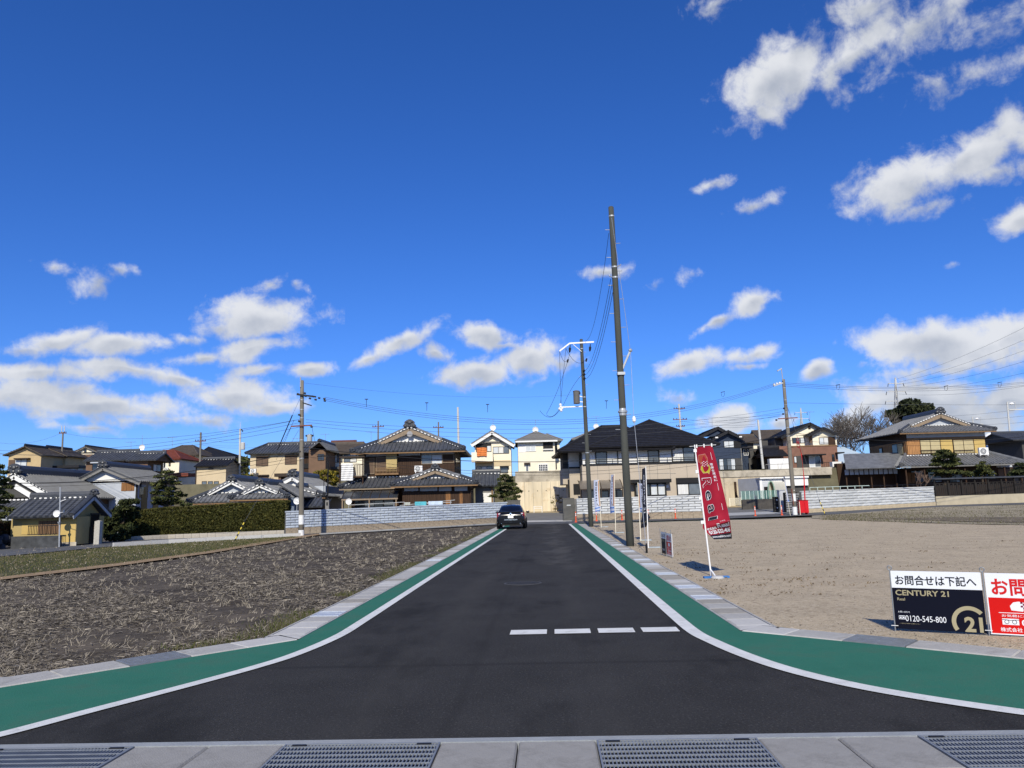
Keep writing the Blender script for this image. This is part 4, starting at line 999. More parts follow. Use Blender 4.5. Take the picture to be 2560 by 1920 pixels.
railing(F, h, 768, 728, 1052, 802, -.55, M_trim, 16, 'balcony_railing', .04); wall(F, h, 768, 795, 1055, 815, -.6, .0, M_trim, 'balcony_floor')
planks(F, h, 1050, 590, 1330, 800, -.01, M_dkwood, .18); planks(F, h, 1335, 690, 1735, 800, -.01, M_dkwood, .18)
window(F, h, 1333, 568, 1590, 684, -.02, 2, M_tantrim, [M_glassm, M_frost]); window(F, h, 1590, 560, 1732, 668, -.02, 1, M_tantrim, [M_dkwood], 'shutter_box')
X1 = F.X(1738, 650, 0)
for k in range(4): MB().box((X1, 70 + k * 1.7, F.Z(1738, 790)), (X1 + .06, 70.12 + k * 1.7, F.Z(1738, 560))).build('post', M_trim, h)
mb = MB()
for k in range(3): mb.box((X1 + .01, 70.3 + k * 1.7, F.Z(1738, 720)), (X1 + .03, 71.5 + k * 1.7, F.Z(1738, 600)))
mb.build('side_windows', M_glassd, h)
# lower storey roofs
Fl = Front(3, 66.6)
X0, X1 = Fl.X(330, 975), Fl.X(1180, 955); ze = Fl.Z(650, 968); zt = F.Z(900, 842, 0)
mb = MB(); roof_plane(mb, [(X0, 66.6, ze), (X1, 66.6, ze), (X1, 69, zt), (X0 + 2.0, 69, zt)]); roof_plane(mb, [(X0, 73, ze), (X0, 66.6, ze), (X0 + 2.0, 69, zt), (X0 + 2.0, 71.5, zt)]); r = mb.build('lower_roof', M_kaw, h)
mb = MB(); ridge_line(mb, (X0, 66.6, ze), (X0 + 2.0, 69, zt), .26, .3); oni(mb, (X0 + .1, 66.6, ze + .25), .26); mb.build('hip_ridge', M_ridge, r)
mb = MB(); dots(mb, (X0 + 2.0, 68.85, zt + .02), (X1, 68.85, zt + .02), .3, .10); dots(mb, (X0 + .4, 66.9, ze + .22), (X0 + 2.0, 68.85, zt + .08), .32, .08); stuff(mb.build('plaster_and_glints', M_plaster, r))
MB().beam((X0, 66.64, ze - .15), (X1, 66.64, ze - .15), .05, .09).build('gutter_pipe', M_tantrim, r)
wall(Fl, h, 480, 985, 1110, 1240, 1.6, 6, M_dkwood, 'lower_wall', zb)
Fw = Front(3, 65.4)
irimoya(Fw, h, 958, 2022, 930, (1500, 745), 852, -.9, 6, M_kaw, .42, M_tantrim, M_plblue, M_plaster, .3)
wall(Fw, h, 1102, 925, 1932, 1220, 0, 5.2, M_dkwood, 'wing_wall', zb)
for a, b_ in ((1125, 1295), (1315, 1528), (1545, 1700), (1738, 1895)): wall(Fw, h, a, 950, b_, 1012, -.03, .0, M_plblue, 'plaster_band')
planks(Fw, h, 1106, 1018, 1920, 1200, -.02, M_dkwood, .2); planks(Fw, h, 1630, 1020, 1690, 1200, -.035, M_wood, .14); planks(Fw, h, 1800, 1018, 1838, 1200, -.035, M_wood, .14)
for x in (1298, 1530, 1722, 1900): wall(Fw, h, x, 935, x + 16, 1020, -.06, .0, M_dkwood, 'post')
mb = MB(); c0, c1 = Fw.p(2000, 920, -.8), Fw.p(1945, 1000, -.1); mb.tube([Fw.p(2008, 925, -.85), Fw.p(1995, 965, -.6), Fw.p(1935, 1000, -.1), Fw.p(1930, 1180, -.1)], .05, 6); mb.build('downpipe', M_dkwood, h)
# curved terrace canopy on the left
Fc = Front(3, 64.6); X0, X1 = Fc.X(358, 1100), Fc.X(1040, 1080); z0, z1 = Fc.Z(700, 1108), Fc.Z(700, 1010, 1.8)
mb = MB(); n = 8; pts = [(65 - .4 + 1.9 * k / n, z0 + (z1 - z0) * math.sin(k / n * math.pi / 2)) for k in range(n + 1)]
for k in range(n): mb.add([(X0, pts[k][0], pts[k][1]), (X1, pts[k][0], pts[k][1]), (X1, pts[k + 1][0], pts[k + 1][1]), (X0, pts[k + 1][0], pts[k + 1][1])], [(0, 1, 2, 3)])
cp = mb.build('canopy_roof', mk('smoked_sheet', (.03, .034, .04), .25, .15, 2, spec=.6), h)
mb = MB()
for k in range(7): xx = X0 + (X1 - X0) * k / 6; mb.tube([(xx, y, z + .02) for y, z in pts], .03, 5)
mb.build('canopy_ribs', M_alu, cp); MB().box((X0 - .05, 64.52, z0 - .09), (X1 + .05, 64.62, z0 + .03)).build('canopy_beam', M_tantrim, cp)
for f_ in (.02, .5, .98):
    xx = X0 + (X1 - X0) * f_; MB().box((xx - .05, 64.55, zb - .2), (xx + .05, 64.65, z0 - .08)).build('canopy_post', M_tantrim, cp)
window(Fl, h, 520, 1120, 1000, 1240, 1.55, 4, M_alu, [M_glassd, M_glassm])
# drying balcony with futon
Fb = Front(3, 68.2)
wall(Fb, h, 330, 588, 640, 604, -1.2, .8, M_alu, 'balcony_roof'); railing(Fb, h, 335, 690, 620, 825, -1.0, M_dkwood, 14, 'balcony_railing', .05)
for x in (332, 612): wall(Fb, h, x, 600, x + 14, 1000, -1.0, -.9, M_dkwood, 'balcony_post')
wall(Fb, h, 335, 830, 625, 850, -1.0, .8, M_dkwood, 'balcony_floor')
X0, X1, Z0, Z1 = Fb.rect(358, 678, 502, 890, -1.15)
mb = MB(); n = 10
for i in range(n):
    for j in range(8):
        def q(i, j): return (X0 + (X1 - X0) * i / n, 67.0 + .03 * math.sin(i * 1.3 + j * .8) , Z1 - (Z1 - Z0) * j / 8)
        mb.add([q(i, j + 1), q(i + 1, j + 1), q(i + 1, j), q(i, j)], [(0, 1, 2, 3)])
o = mb.build('hanging_futon', M_plaster, smooth=True); tag(o, 'white futon hung over the balcony rail of the wooden house', 'bedding')
s_ = o.modifiers.new('thick', 'SOLIDIFY'); s_.thickness = .05
ac_unit(Fw, 1255, 706, 1350, 782, 2.2, 'white air conditioner unit on lower roof of the wooden house')
# annex to the right
F, h = new_house('tiled_annex', 'small grey annex with steep tiled roof beside the cloud pruned pine', 4, 72, 380, 1200, gz(-3, 72))
r, g = roof_gu(F, h, 195, 575, 1005, 842, -.6, 3.6, M_kaw, dotm=M_plaster, gable=M_mgrey, rh=.34)
wall(F, h, 250, 1000, 490, 1230, 0, 3, M_mgrey, zb=h.location.z); wall(F, h, 355, 1100, 458, 1225, -.04, .0, M_plaster, 'door'); wall(F, h, 460, 1020, 476, 1225, -.1, .0, M_trim, 'downpipe')

# ================================================================= cream houses on the terrace
F, h = new_house('cream_gabled_house', 'cream gabled house with an orange cloth over its balcony', 4, 93, 480, 880, TERR)
roof_gv(F, h, (196, 458), (465, 288), (757, 462), -.7, 8, M_mgrey, 'slate', ridge=False, board=M_plaster, bw=.42, gable=M_cream2, gv=-.02)
wall(F, h, 245, 455, 715, 860, 0, 7.2, M_cream2, zb=TERR - 1)
wall(F, h, 258, 432, 660, 446, -.25, -.02, M_mgrey, 'gable_band'); wall(F, h, 452, 315, 476, 372, -.08, -.02, M_alu, 'vent')
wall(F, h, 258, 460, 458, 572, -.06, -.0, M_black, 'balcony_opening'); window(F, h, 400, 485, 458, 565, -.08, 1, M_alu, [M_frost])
wall(F, h, 200, 572, 478, 698, -1.2, -.1, M_cream2, 'balcony'); wall(F, h, 245, 692, 478, 702, -1.2, -.05, M_trim, 'balcony_edge')
window(F, h, 478, 500, 688, 590, -.02, 3, M_alu, [M_frost, M_curt, M_glassm]); wall(F, h, 480, 678, 708, 750, -.05, .0, M_tan, 'wall_panel'); wall(F, h, 250, 708, 475, 750, -.05, 0, M_tan, 'wall_panel')
window(F, h, 258, 756, 474, 835, -.02, 3, M_alu, [M_glassm, M_curt]); window(F, h, 575, 765, 676, 842, -.02, 1, M_alu, [M_glassm]); wall(F, h, 568, 750, 685, 768, -.4, .0, M_black, 'awning')
X1 = F.X(715, 600, 0); MB().box((X1 + .005, 93.4, TERR - .5), (X1 + .03, 100, F.Z(715, 470))).build('side_wall', M_dkwood, h)
X0, X1, Z0, Z1 = F.rect(270, 515, 397, 626, -1.3); mb = MB()
for i in range(8):
    for j in range(5):
        def q(i, j): return (X0 + (X1 - X0) * i / 8, 91.66 + .03 * math.sin(i * 1.9 + j * .5), Z1 - (Z1 - Z0) * j / 5 - .02 * math.sin(i))
        mb.add([q(i, j + 1), q(i + 1, j + 1), q(i + 1, j), q(i, j)], [(0, 1, 2, 3)])
o = mb.build('orange_cloth', mk('orange_cloth', (.72, .22, .06), .8, .1, 3), smooth=True); tag(o, 'orange cloth hung over the balcony of a cream gabled house', 'cloth'); s_ = o.modifiers.new('thick', 'SOLIDIFY'); s_.thickness = .03
F, h = new_house('cream_hipped_house', 'cream house with grey pyramid roof above the concrete retaining wall', 4, 90, 1080, 820, TERR)
roof_pyr(F, h, 768, 1320, 420, (1035, 308), -.6, 8.6, M_mgrey, 'slate'); wall(F, h, 805, 415, 1285, 830, 0, 8, M_cream2, zb=TERR - .2)
wall(F, h, 770, 420, 1316, 440, -.62, -.5, M_plaster, 'fascia')
F2 = Front(4, 92.5); roof_pyr(F2, h, 1000, 1382, 420, (1180, 342), -.6, 7, M_mgrey, 'slate'); wall(F2, h, 1100, 415, 1348, 830, 0, 6, M_cream2, 'rear_wing', TERR - .2)
wall(F2, h, 1285, 440, 1312, 590, -.05, 0, M_dgrey, 'recess')
wall(F, h, 815, 470, 905, 575, -.02, .02, M_wpanel, 'shutter_case'); window(F, h, 902, 490, 1034, 562, -.02, 2, M_white, [M_frost])
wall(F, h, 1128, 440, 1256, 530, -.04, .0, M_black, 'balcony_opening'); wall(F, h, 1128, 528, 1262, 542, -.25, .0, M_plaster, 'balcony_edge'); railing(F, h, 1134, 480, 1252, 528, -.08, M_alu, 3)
window(F, h, 1070, 728, 1192, 820, -.02, 5, M_white, [M_glassd, MATS['dark_glass']], rows=3, bar=.06); wall(F, h, 882, 708, 964, 728, -.35, .0, M_alu, 'awning'); window(F, h, 904, 732, 942, 826, -.02, 1, M_white, [M_glassm]); wall(F, h, 1296, 705, 1308, 798, -.1, 0, M_black, 'downpipe')
# concrete retaining wall
F, h = new_house('retaining_wall', 'tall stained concrete retaining wall below the cream houses', 4, 84, 1080, 1340, gz(0, 84), 'wall')
wall(F, h, 778, 955, 1452, 1345, 0, 1.2, M_concw, 'wall', gz(0, 84) - .2); wall(F, h, 768, 822, 1400, 957, .15, .6, M_concg, 'parapet'); wall(F, h, 768, 815, 1400, 826, .1, .65, M_concg, 'coping')
X0, X1, Z0, Z1 = F.rect(778, 955, 1452, 1340, 0)
for k in range(1, 6): xx = X0 + (X1 - X0) * k / 6; MB().box((xx - .025, 83.985, Z0), (xx + .025, 84.01, Z1)).build('joint', M_concg, h)
for k in range(6): xx = X0 + (X1 - X0) * (k + .5) / 6; MB().cyl((xx, 83.97, Z0 + 2.2), (xx, 84.02, Z0 + 2.2), .05).build('weep_hole', M_black, h)

# ================================================================= modern black roofed house
F, h = new_house('modern_house', 'wide modern two storey house with black roof, beige and white panels', 5, 71, 1000, 1100, gz(8, 71)); zb = h.location.z
roof_gu(F, h, 66, 1500, 512, 222, -.9, 9, M_slate, 'slate', 7.6 * .62, 4.0, rh=.14)
roof_pyr(F, h, 420, 2050, 462, (1186, 152), -.95, 9.6, M_slate, 'slate', rl=.6)
wall(F, h, 372, 500, 1790, 690, 0, 8, M_wpanel, 'upper_wall'); wall(F, h, 372, 678, 1812, 1110, -.12, 7.5, M_panel, 'lower_wall', zb)
wall(F, h, 372, 668, 1812, 686, -.2, .0, M_black, 'floor_band')
for x in (555, 695, 930, 1075, 1190, 1285, 1440, 1645): wall(F, h, x, 690, x + 4, 868, -.135, -.1, M_mgrey, 'panel_joint')
wall(F, h, 1445, 796, 1510, 800, -.135, -.1, M_mgrey, 'panel_joint'); wall(F, h, 1130, 798, 1440, 801, -.135, -.1, M_mgrey, 'panel_joint')
for a, b_, c_, d_ in ((528, 508, 806, 692), (1034, 488, 1308, 668), (1458, 476, 1744, 658)): window(F, h, a, b_, c_, d_, -.02, 2, M_black, [M_curt, M_glassm] if a > 900 else [M_glassm, M_curt], bar=.09, proud=.09)
mb = MB(); X0, X1 = F.X(405, 650, -.3), F.X(1740, 600, -.3)
for yy, xm in ((640, 1000), (618, 1000)): z = F.Z(xm, yy, -.3); mb.box((X0, 70.68, z - .02), (X1, 70.72, z + .02))
for k in range(9): xx = X0 + (X1 - X0) * k / 8; mb.box((xx - .02, 70.69, F.Z(1000, 668, -.3)), (xx + .02, 70.71, F.Z(1000, 612, -.3)))
mb.build('window_rail', M_black, h)
# left recessed wing
wall(F, h, 205, 545, 380, 735, 2.0, 7, M_wpanel, 'wing_upper_wall'); wall(F, h, 130, 560, 210, 740, 3.2, 7, M_dgrey, 'wing_recess'); wall(F, h, 215, 725, 385, 1110, 1.6, 7, M_panel, 'wing_lower_wall', zb); wall(F, h, 132, 740, 215, 930, 2.2, 7, M_panel, 'wing_bay')
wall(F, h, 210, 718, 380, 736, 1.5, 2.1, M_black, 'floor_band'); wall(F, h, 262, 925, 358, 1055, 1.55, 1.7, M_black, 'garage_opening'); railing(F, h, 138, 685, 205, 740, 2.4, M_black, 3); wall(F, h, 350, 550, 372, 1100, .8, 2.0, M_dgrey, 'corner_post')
wall(F, h, 196, 870, 216, 1090, 1.4, 1.6, M_black, 'downpipe')
# glass porch canopy
X0, X1 = F.X(338, 900, -2.2), F.X(860, 880, -2.2); z0, z1 = F.Z(600, 985, -2.2), F.Z(600, 880, -.3)
mb = MB(); pts = [(71 - 2.2 + 2.0 * k / 6, z0 + (z1 - z0) * math.sin(k / 6 * math.pi / 2)) for k in range(7)]
for k in range(6): mb.add([(X0, pts[k][0], pts[k][1]), (X1, pts[k][0], pts[k][1]), (X1, pts[k + 1][0], pts[k + 1][1]), (X0, pts[k + 1][0], pts[k + 1][1])], [(0, 1, 2, 3)])
cp = mb.build('porch_canopy', mk('bronze_sheet', (.16, .14, .115), .2, .1, 2, spec=.6), h); mb = MB()
for k in range(5): xx = X0 + (X1 - X0) * k / 4; mb.tube([(xx, y, z + .02) for y, z in pts], .035, 5)
mb.box((X0, 68.75, z0 - .06), (X1, 68.85, z0 + .02)); mb.build('canopy_frame', M_alu, cp)
for f_ in (.0, .48, .98): xx = X0 + (X1 - X0) * f_; MB().box((xx, 68.76, zb), (xx + .08, 68.84, z0)).build('canopy_post', M_alu, cp)
window(F, h, 470, 1000, 600, 1105, -.14, 1, M_alu, [M_glassm]); window(F, h, 590, 1010, 690, 1100, -.14, 1, M_alu, [M_glassm]); window(F, h, 760, 1000, 862, 1100, -.14, 1, M_black, [M_glassd], 'door')
wall(F, h, 965, 868, 1458, 912, -1.1, -.1, M_black, 'bay_canopy'); window(F, h, 1005, 915, 1388, 1075, -.5, 4, M_black, [M_glassm, M_glassd, M_frost, M_frost], 'bay_window', .12, .35); wall(F, h, 1008, 918, 1386, 1073, -.49, -.1, M_dgrey, 'bay_box')
wall(F, h, 1515, 850, 1812, 915, -.3, -.1, M_black, 'shutter_case'); window(F, h, 1520, 912, 1812, 1065, -.14, 2, M_black, [M_curt, M_glassm], bar=.1, proud=.1)
wall(F, h, 1395, 938, 1422, 972, -.3, -.12, M_wpanel, 'vent_hood')
F, h = new_house('grey_hipped_house', 'house with grey hipped roof and round dish behind the modern house', 5, 101, 450, 420, TERR)
roof_pyr(F, h, 238, 830, 375, (545, 255), -.5, 9, M_mgrey, 'slate', rl=2); wall(F, h, 260, 365, 800, 500, 0, 8, M_dgrey, zb=TERR)

# ================================================================= right hill: navy, grey and brick houses
F, h = new_house('navy_house', 'navy clad house with twin gables above the retaining wall', 6, 90, 300, 800, TERR)
roof_gv(F, h, (-90, 380), (180, 240), (380, 345), .9, 8, M_slate, 'slate', ridge=False, gable=M_navy, gv=1.2, board=M_slate, bw=.3)
roof_gv(F, h, (110, 392), (312, 285), (508, 378), -.6, 7, M_slate, 'slate', ridge=False, gable=M_navy, gv=-.02, board=M_slate, bw=.3)
wall(F, h, -80, 395, 488, 800, 0, 7, M_navy, zb=TERR - .2)
for k in range(5): wall(F, h, 100, 575 + k * 2, 488, 578 + k * 2, -.02, 0, M_navy, 'siding_joint') if k == 0 else None
window(F, h, 256, 425, 388, 514, -.02, 2, M_black, [M_frost]); wall(F, h, 390, 425, 480, 515, -.08, 0, M_black, 'shutter_case')
window(F, h, 195, 655, 408, 802, -.02, 4, M_black, [M_frost, M_glassd, M_glassm, M_frost]); wall(F, h, 410, 650, 488, 802, -.08, 0, M_dgrey, 'shutter_case')
for x, y in ((165, 380), (475, 370)): wall(F, h, x - 18, y - 6, x + 18, y + 10, -.62, -.58, M_plaster, 'eave_end')
wall(F, h, 484, 520, 494, 800, -.1, .0, M_mgrey, 'downpipe')
F, h = new_house('grey_cottage', 'dark grey house with cream upper panel beside the navy house', 6, 95, 650, 800, TERR)
roof_gu(F, h, 535, 745, 440, 362, -.5, 5, M_brslate, 'slate', gable=M_dgrey); wall(F, h, 575, 425, 840, 810, 0, 5, M_dgrey, zb=TERR - .3); wall(F, h, 640, 440, 722, 528, -.04, 0, M_cream2, 'wall_panel')
wall(F, h, 490, 500, 630, 520, -1.5, 1, M_slate, 'side_roof'); wall(F, h, 498, 515, 576, 800, -.8, 3, M_navy, 'side_wall', TERR - .3); window(F, h, 512, 530, 572, 615, -.85, 2, M_white, [M_glassd])
mb = MB(); q0, q1 = F.p(640, 550), F.p(830, 640, -2.2); roof_plane(mb, [(q0.x, 92.8, q1.z), (q1.x, 92.8, q1.z), (q1.x, 95, q0.z), (q0.x, 95, q0.z)], 'slate'); mb.build('porch_roof', M_brslate, h)
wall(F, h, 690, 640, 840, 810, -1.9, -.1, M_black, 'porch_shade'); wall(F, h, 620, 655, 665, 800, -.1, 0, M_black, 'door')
F, h = new_house('stone_roofed_house', 'cream and grey house with worn brown roof behind the slim pole', 6, 99, 890, 600, TERR)
roof_gu(F, h, 725, 1130, 405, 292, -.5, 6, M_brslate, 'slate', gable=M_cream, rh=.14); wall(F, h, 760, 400, 1080, 700, 0, 5.6, M_mgrey, zb=TERR); wall(F, h, 832, 420, 948, 462, -.04, 0, M_cream2, 'wall_panel'); wall(F, h, 840, 462, 918, 545, -.06, 0, M_brwall, 'shutter_case'); wall(F, h, 850, 545, 940, 575, -.04, 0, M_cream2, 'wall_panel')
F, h = new_house('brick_house', 'cream and brick clad house with black gables above the retaining wall', 6, 91, 1400, 780, TERR)
roof_gv(F, h, (1000, 372), (1376, 186), (1640, 318), .6, 9, M_slate, 'slate', ridge=False, gable=M_cream2, gv=1.0, board=M_slate, bw=.25)
roof_gv(F, h, (1350, 345), (1552, 246), (1732, 334), -.6, 8, M_slate, 'slate', ridge=False, gable=M_cream2, gv=-.02, board=M_slate, bw=.25)
wall(F, h, 1092, 360, 1412, 495, 1.0, 8, M_cream2, 'upper_wall'); wall(F, h, 1408, 325, 1718, 495, 0, 8, M_cream2, 'upper_wall'); wall(F, h, 985, 485, 1736, 780, -.1, 8, M_brick, 'lower_wall', TERR - .3); wall(F, h, 1092, 486, 1722, 496, -.16, -.1, M_trim, 'floor_band')
wall(F, h, 920, 370, 1095, 560, 3, 8, M_dgrey, 'side_wing'); window(F, h, 1018, 420, 1082, 500, 2.95, 2, M_alu, [M_glassd]); roof_gu(F, h, 790, 1096, 618, 515, -2.0, 3.0, M_slate, 'slate', gable=M_brwall)
wall(F, h, 860, 600, 1000, 790, -1.0, 2, M_brwall, 'entry_wing', TERR - .3)
window(F, h, 1142, 385, 1306, 455, .98, 3, M_alu, [M_glassd, M_glassm, M_frost]); window(F, h, 1490, 380, 1612, 468, -.02, 2, M_alu, [M_frost, M_curt]); wall(F, h, 1612, 375, 1702, 480, -.08, 0, M_dkwood, 'shutter_case'); wall(F, h, 1372, 355, 1410, 450, .2, .5, M_brwall, 'recess'); wall(F, h, 1352, 228, 1382, 272, .92, .98, M_alu, 'vent')
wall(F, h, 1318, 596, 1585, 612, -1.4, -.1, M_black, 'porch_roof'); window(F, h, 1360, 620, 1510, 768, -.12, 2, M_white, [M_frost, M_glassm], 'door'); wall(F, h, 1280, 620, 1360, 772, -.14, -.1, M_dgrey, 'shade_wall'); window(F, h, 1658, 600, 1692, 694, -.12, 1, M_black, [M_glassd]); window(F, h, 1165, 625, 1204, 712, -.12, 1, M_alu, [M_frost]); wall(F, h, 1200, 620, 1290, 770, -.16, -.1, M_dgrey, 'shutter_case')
railing(F, h, 1510, 700, 1760, 765, -1.8, M_black, 10)
wall(F, h, 855, 655, 1120, 792, -3.4, -2.6, M_plaster, 'garden_wall'); wall(F, h, 1665, 695, 1800, 770, -2.6, -1.8, M_plaster, 'garden_wall')
wall(F, h, 1738, 570, 1822, 585, -1, 2, M_black, 'carport_roof')
# right retaining wall
F, h = new_house('retaining_wall', 'long weathered concrete retaining wall below the navy and brick houses', 6, 86, 700, 1240, gz(30, 86), 'wall')
wall(F, h, 150, 878, 1260, 1260, 0, 1.0, mk('grey_stained_concrete', (.50, .43, .32), .9, .2, .6, .2, 20, stretch=(3, 3, .4)), 'wall', gz(30, 86) - .3); wall(F, h, 150, 800, 1660, 882, -.1, .5, M_concg, 'parapet'); wall(F, h, 1150, 770, 1660, 800, .2, 1.0, M_concg, 'step')
stain(MATS['grey_stained_concrete'], (.22, .17, .11), .5, .7, .5, .75)
wall(F, h, 405, 955, 428, 1255, -.25, 0, M_dkwood, 'drain_pipe')
railing(F, h, 800, 725, 1120, 800, .1, M_mgrey, 2, 'fence_rail'); railing(F, h, 195, 745, 500, 800, .1, M_black, 16, 'fence_rail')
# white shed with arched shelter
F, h = new_house('white_shed', 'white workshop shed with flat roof and arched canvas shelter', 6, 79, 850, 1170, gz(30, 79)); zb = h.location.z
M_shed = mk('grey_shed_wall', (.50, .52, .55), .7, .06, 2)
wall(F, h, 735, 905, 1022, 1180, 0, 5, M_plaster, 'wall', zb); X0, X1, Z0, Z1 = F.rect(535, 935, 740, 1180, 2.5)
MB().add([(F.X(735, 1000), 79.3, zb), (X0, 84, zb), (X0, 84, Z1 + .2), (F.X(735, 905), 79.3, F.Z(735, 905)), (F.X(760, 1000), 79.3, zb), (X0 + .3, 84, zb), (X0 + .3, 84, Z1), (F.X(760, 905), 79.3, F.Z(735, 905))], [(0, 3, 2, 1), (0, 4, 7, 3), (3, 7, 6, 2), (4, 5, 6, 7)]).build('side_wall', M_shed, h)
wall(F, h, 728, 940, 758, 1170, -.12, 0, M_white, 'corner_post'); wall(F, h, 762, 950, 850, 1175, -.03, 0, M_shed, 'shutter'); wall(F, h, 724, 898, 1030, 914, -.3, 5.2, M_white, 'roof')
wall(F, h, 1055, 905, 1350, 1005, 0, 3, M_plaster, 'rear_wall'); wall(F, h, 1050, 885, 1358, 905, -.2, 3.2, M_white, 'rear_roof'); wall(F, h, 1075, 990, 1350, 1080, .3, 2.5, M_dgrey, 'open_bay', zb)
# arch
a0, a1, ab, at = F.X(832, 1100, -2.6), F.X(915, 1100, -2.6), zb, F.Z(872, 950, -2.6); mb = MB(); n = 12
wd = (a1 - a0) / 2; cx = (a0 + a1) / 2; prof = [(cx - wd, ab)] + [(cx - wd * math.cos(math.pi * k / n), at - (at - ab) * .45 * (1 - math.sin(math.pi * k / n) ** .8)) for k in range(n + 1)] + [(cx + wd, ab)]
for k in range(len(prof) - 1):
    (x0, z0), (x1, z1) = prof[k], prof[k + 1]; mb.add([(x0, 76.4, z0), (x1, 76.4, z1), (x1 + 2.1, 78.9, z1), (x0 + 2.1, 78.9, z0)], [(0, 3, 2, 1)])
o = mb.build('canvas_shelter', mk('canvas', (.66, .63, .52), .8, .08, 2), h, smooth=True); mb = MB(); mb.tube([(x, 76.38, z) for x, z in prof], .06, 6); mb.build('shelter_hoop', mk('green_hoop', (.25, .36, .28), .6, .1), o)
wall(F, h, 790, 1020, 835, 1180, -2.2, -2.0, M_black, 'covered_bike')

# ================================================================= right traditional house
F, h = new_house('cedar_house', 'large traditional house with cedar walls, beige blinds and grey tiled roofs', 7, 86, 1300, 1000, gz(45, 86)); zb = h.location.z
rI, g = irimoya(F, h, 838, 1912, 432, (1290, 232), 368, -1.0, 10.5, M_kaw2, .62, M_tantrim, M_plblue, M_plaster, .42)
wall(F, h, 918, 430, 1788, 720, 0, 9.2, M_dkwood, 'upper_wall'); wall(F, h, 912, 445, 1780, 500, -.03, 9.25, M_plblue, 'plaster_band'); wall(F, h, 918, 498, 1786, 524, -.08, 9.3, M_trim, 'lintel')
planks(F, h, 922, 528, 1062, 690, -.02, mk('cedar_boards', (.38, .19, .075), .7, .3, 3, .2, 30, stretch=(8, 8, .6)), .16)
for a, b_ in ((1062, 1292), (1428, 1662)): window(F, h, a, 522, b_, 682, -.03, 2, M_dkwood, [M_blind], bar=.07); railing(F, h, a + 4, 640, b_ - 4, 682, -.14, M_dkwood, 14, t=.02)
for a, b_ in ((1294, 1424), (1664, 1786)): wall(F, h, a, 524, b_, 688, -.03, .0, M_yel, 'wall_panel')
X0 = F.X(918, 600, 0); z0, z1 = F.Z(918, 745), F.Z(918, 545); mb = MB(); n = 26; yy = 86.1
for i in range(n): mb.box((X0 - .04 - .012 * (i % 2), 86.05 + i * .34, z0 - .2), (X0, 86.05 + i * .34 + .325, z1))
mb.build('side_boards', MATS['cedar_boards'], h)
fr = MB().box((X0 - .12, 86.6, z0 + .5), (X0 - .02, 89.2, z1 - .1)).build('window', M_dkwood, h); MB().box((X0 - .14, 86.75, z0 + .6), (X0 - .11, 87.9, z1 - .2)).build('pane', M_blind, fr); MB().box((X0 - .14, 88.0, z0 + .6), (X0 - .11, 89.1, z1 - .2)).build('pane', M_glassd, fr)
fr = MB().box((X0 - .12, 91.6, z0 + .6), (X0 - .02, 92.4, z1 - .3)).build('window', M_dkwood, h); MB().box((X0 - .14, 91.7, z0 + .7), (X0 - .11, 92.3, z1 - .4)).build('pane', M_glassm, fr)
Fl = Front(7, 83.2)
X0, X1 = Fl.X(850, 820), Fl.X(2215, 775); ze = Fl.Z(1530, 800); zt = F.Z(1400, 690); Xw0, Xw1 = F.X(900, 690), F.X(1800, 660)
mb = MB(); roof_plane(mb, [(X0, 83.2, ze), (X1, 83.2, ze), (Xw1, 86, zt), (Xw0, 86, zt)]); roof_plane(mb, [(X0, 97, ze), (X0, 83.2, ze), (Xw0, 86, zt), (Xw0, 96, zt)]); roof_plane(mb, [(X1, 83.2, ze), (X1, 96, ze), (Xw1, 95, zt), (Xw1, 86, zt)]); r = mb.build('lower_roof', M_kaw2, h)
mb = MB(); ridge_line(mb, (X0, 83.2, ze), (Xw0, 86, zt), .28, .34); oni(mb, (X0 + .15, 83.25, ze + .3), .3); mb.build('hip_ridge', M_kaw2, r); mb = MB(); ridge_line(mb, (X1, 83.2, ze), (Xw1, 86, zt), .28, .34); mb.build('hip_ridge', M_kaw2, r)
mb = MB(); dots(mb, (Xw0, 85.85, zt), (Xw1, 85.85, zt), .3, .1); dots(mb, (X0 + .4, 83.4, ze + .25), (Xw0, 85.85, zt + .1), .32, .08); stuff(mb.build('plaster_and_glints', M_plaster, r))
MB().beam((X0, 83.24, ze - .16), (X1, 83.24, ze - .16), .05, .1).build('gutter_pipe', M_mgrey, r)
wall(Fl, h, 905, 825, 2100, 1010, 2.7, 9, M_dkwood, 'lower_wall', zb)
wall(Fl, h, 1930, 850, 2090, 960, 2.6, 2.7, M_brwall, 'wall_panel'); wall(Fl, h, 1910, 795, 2080, 832, 2.6, 2.7, M_plblue, 'plaster_band'); planks(Fl, h, 915, 890, 1010, 1010, 2.65, M_wood, .16); wall(Fl, h, 1640, 880, 1890, 960, 2.6, 2.7, M_frost, 'sliding_doors')
for x in (905, 1110, 1330, 1560, 1780, 2000, 2180): wall(Fl, h, x, 830, x + 14, 1010, .35, .5, M_dkwood, 'veranda_post', zb)
for x in (960, 1150, 1380): window(Fl, h, x, 870, x + 150, 1000, 2.68, 2, M_dkwood, [M_glassd, M_glassm])
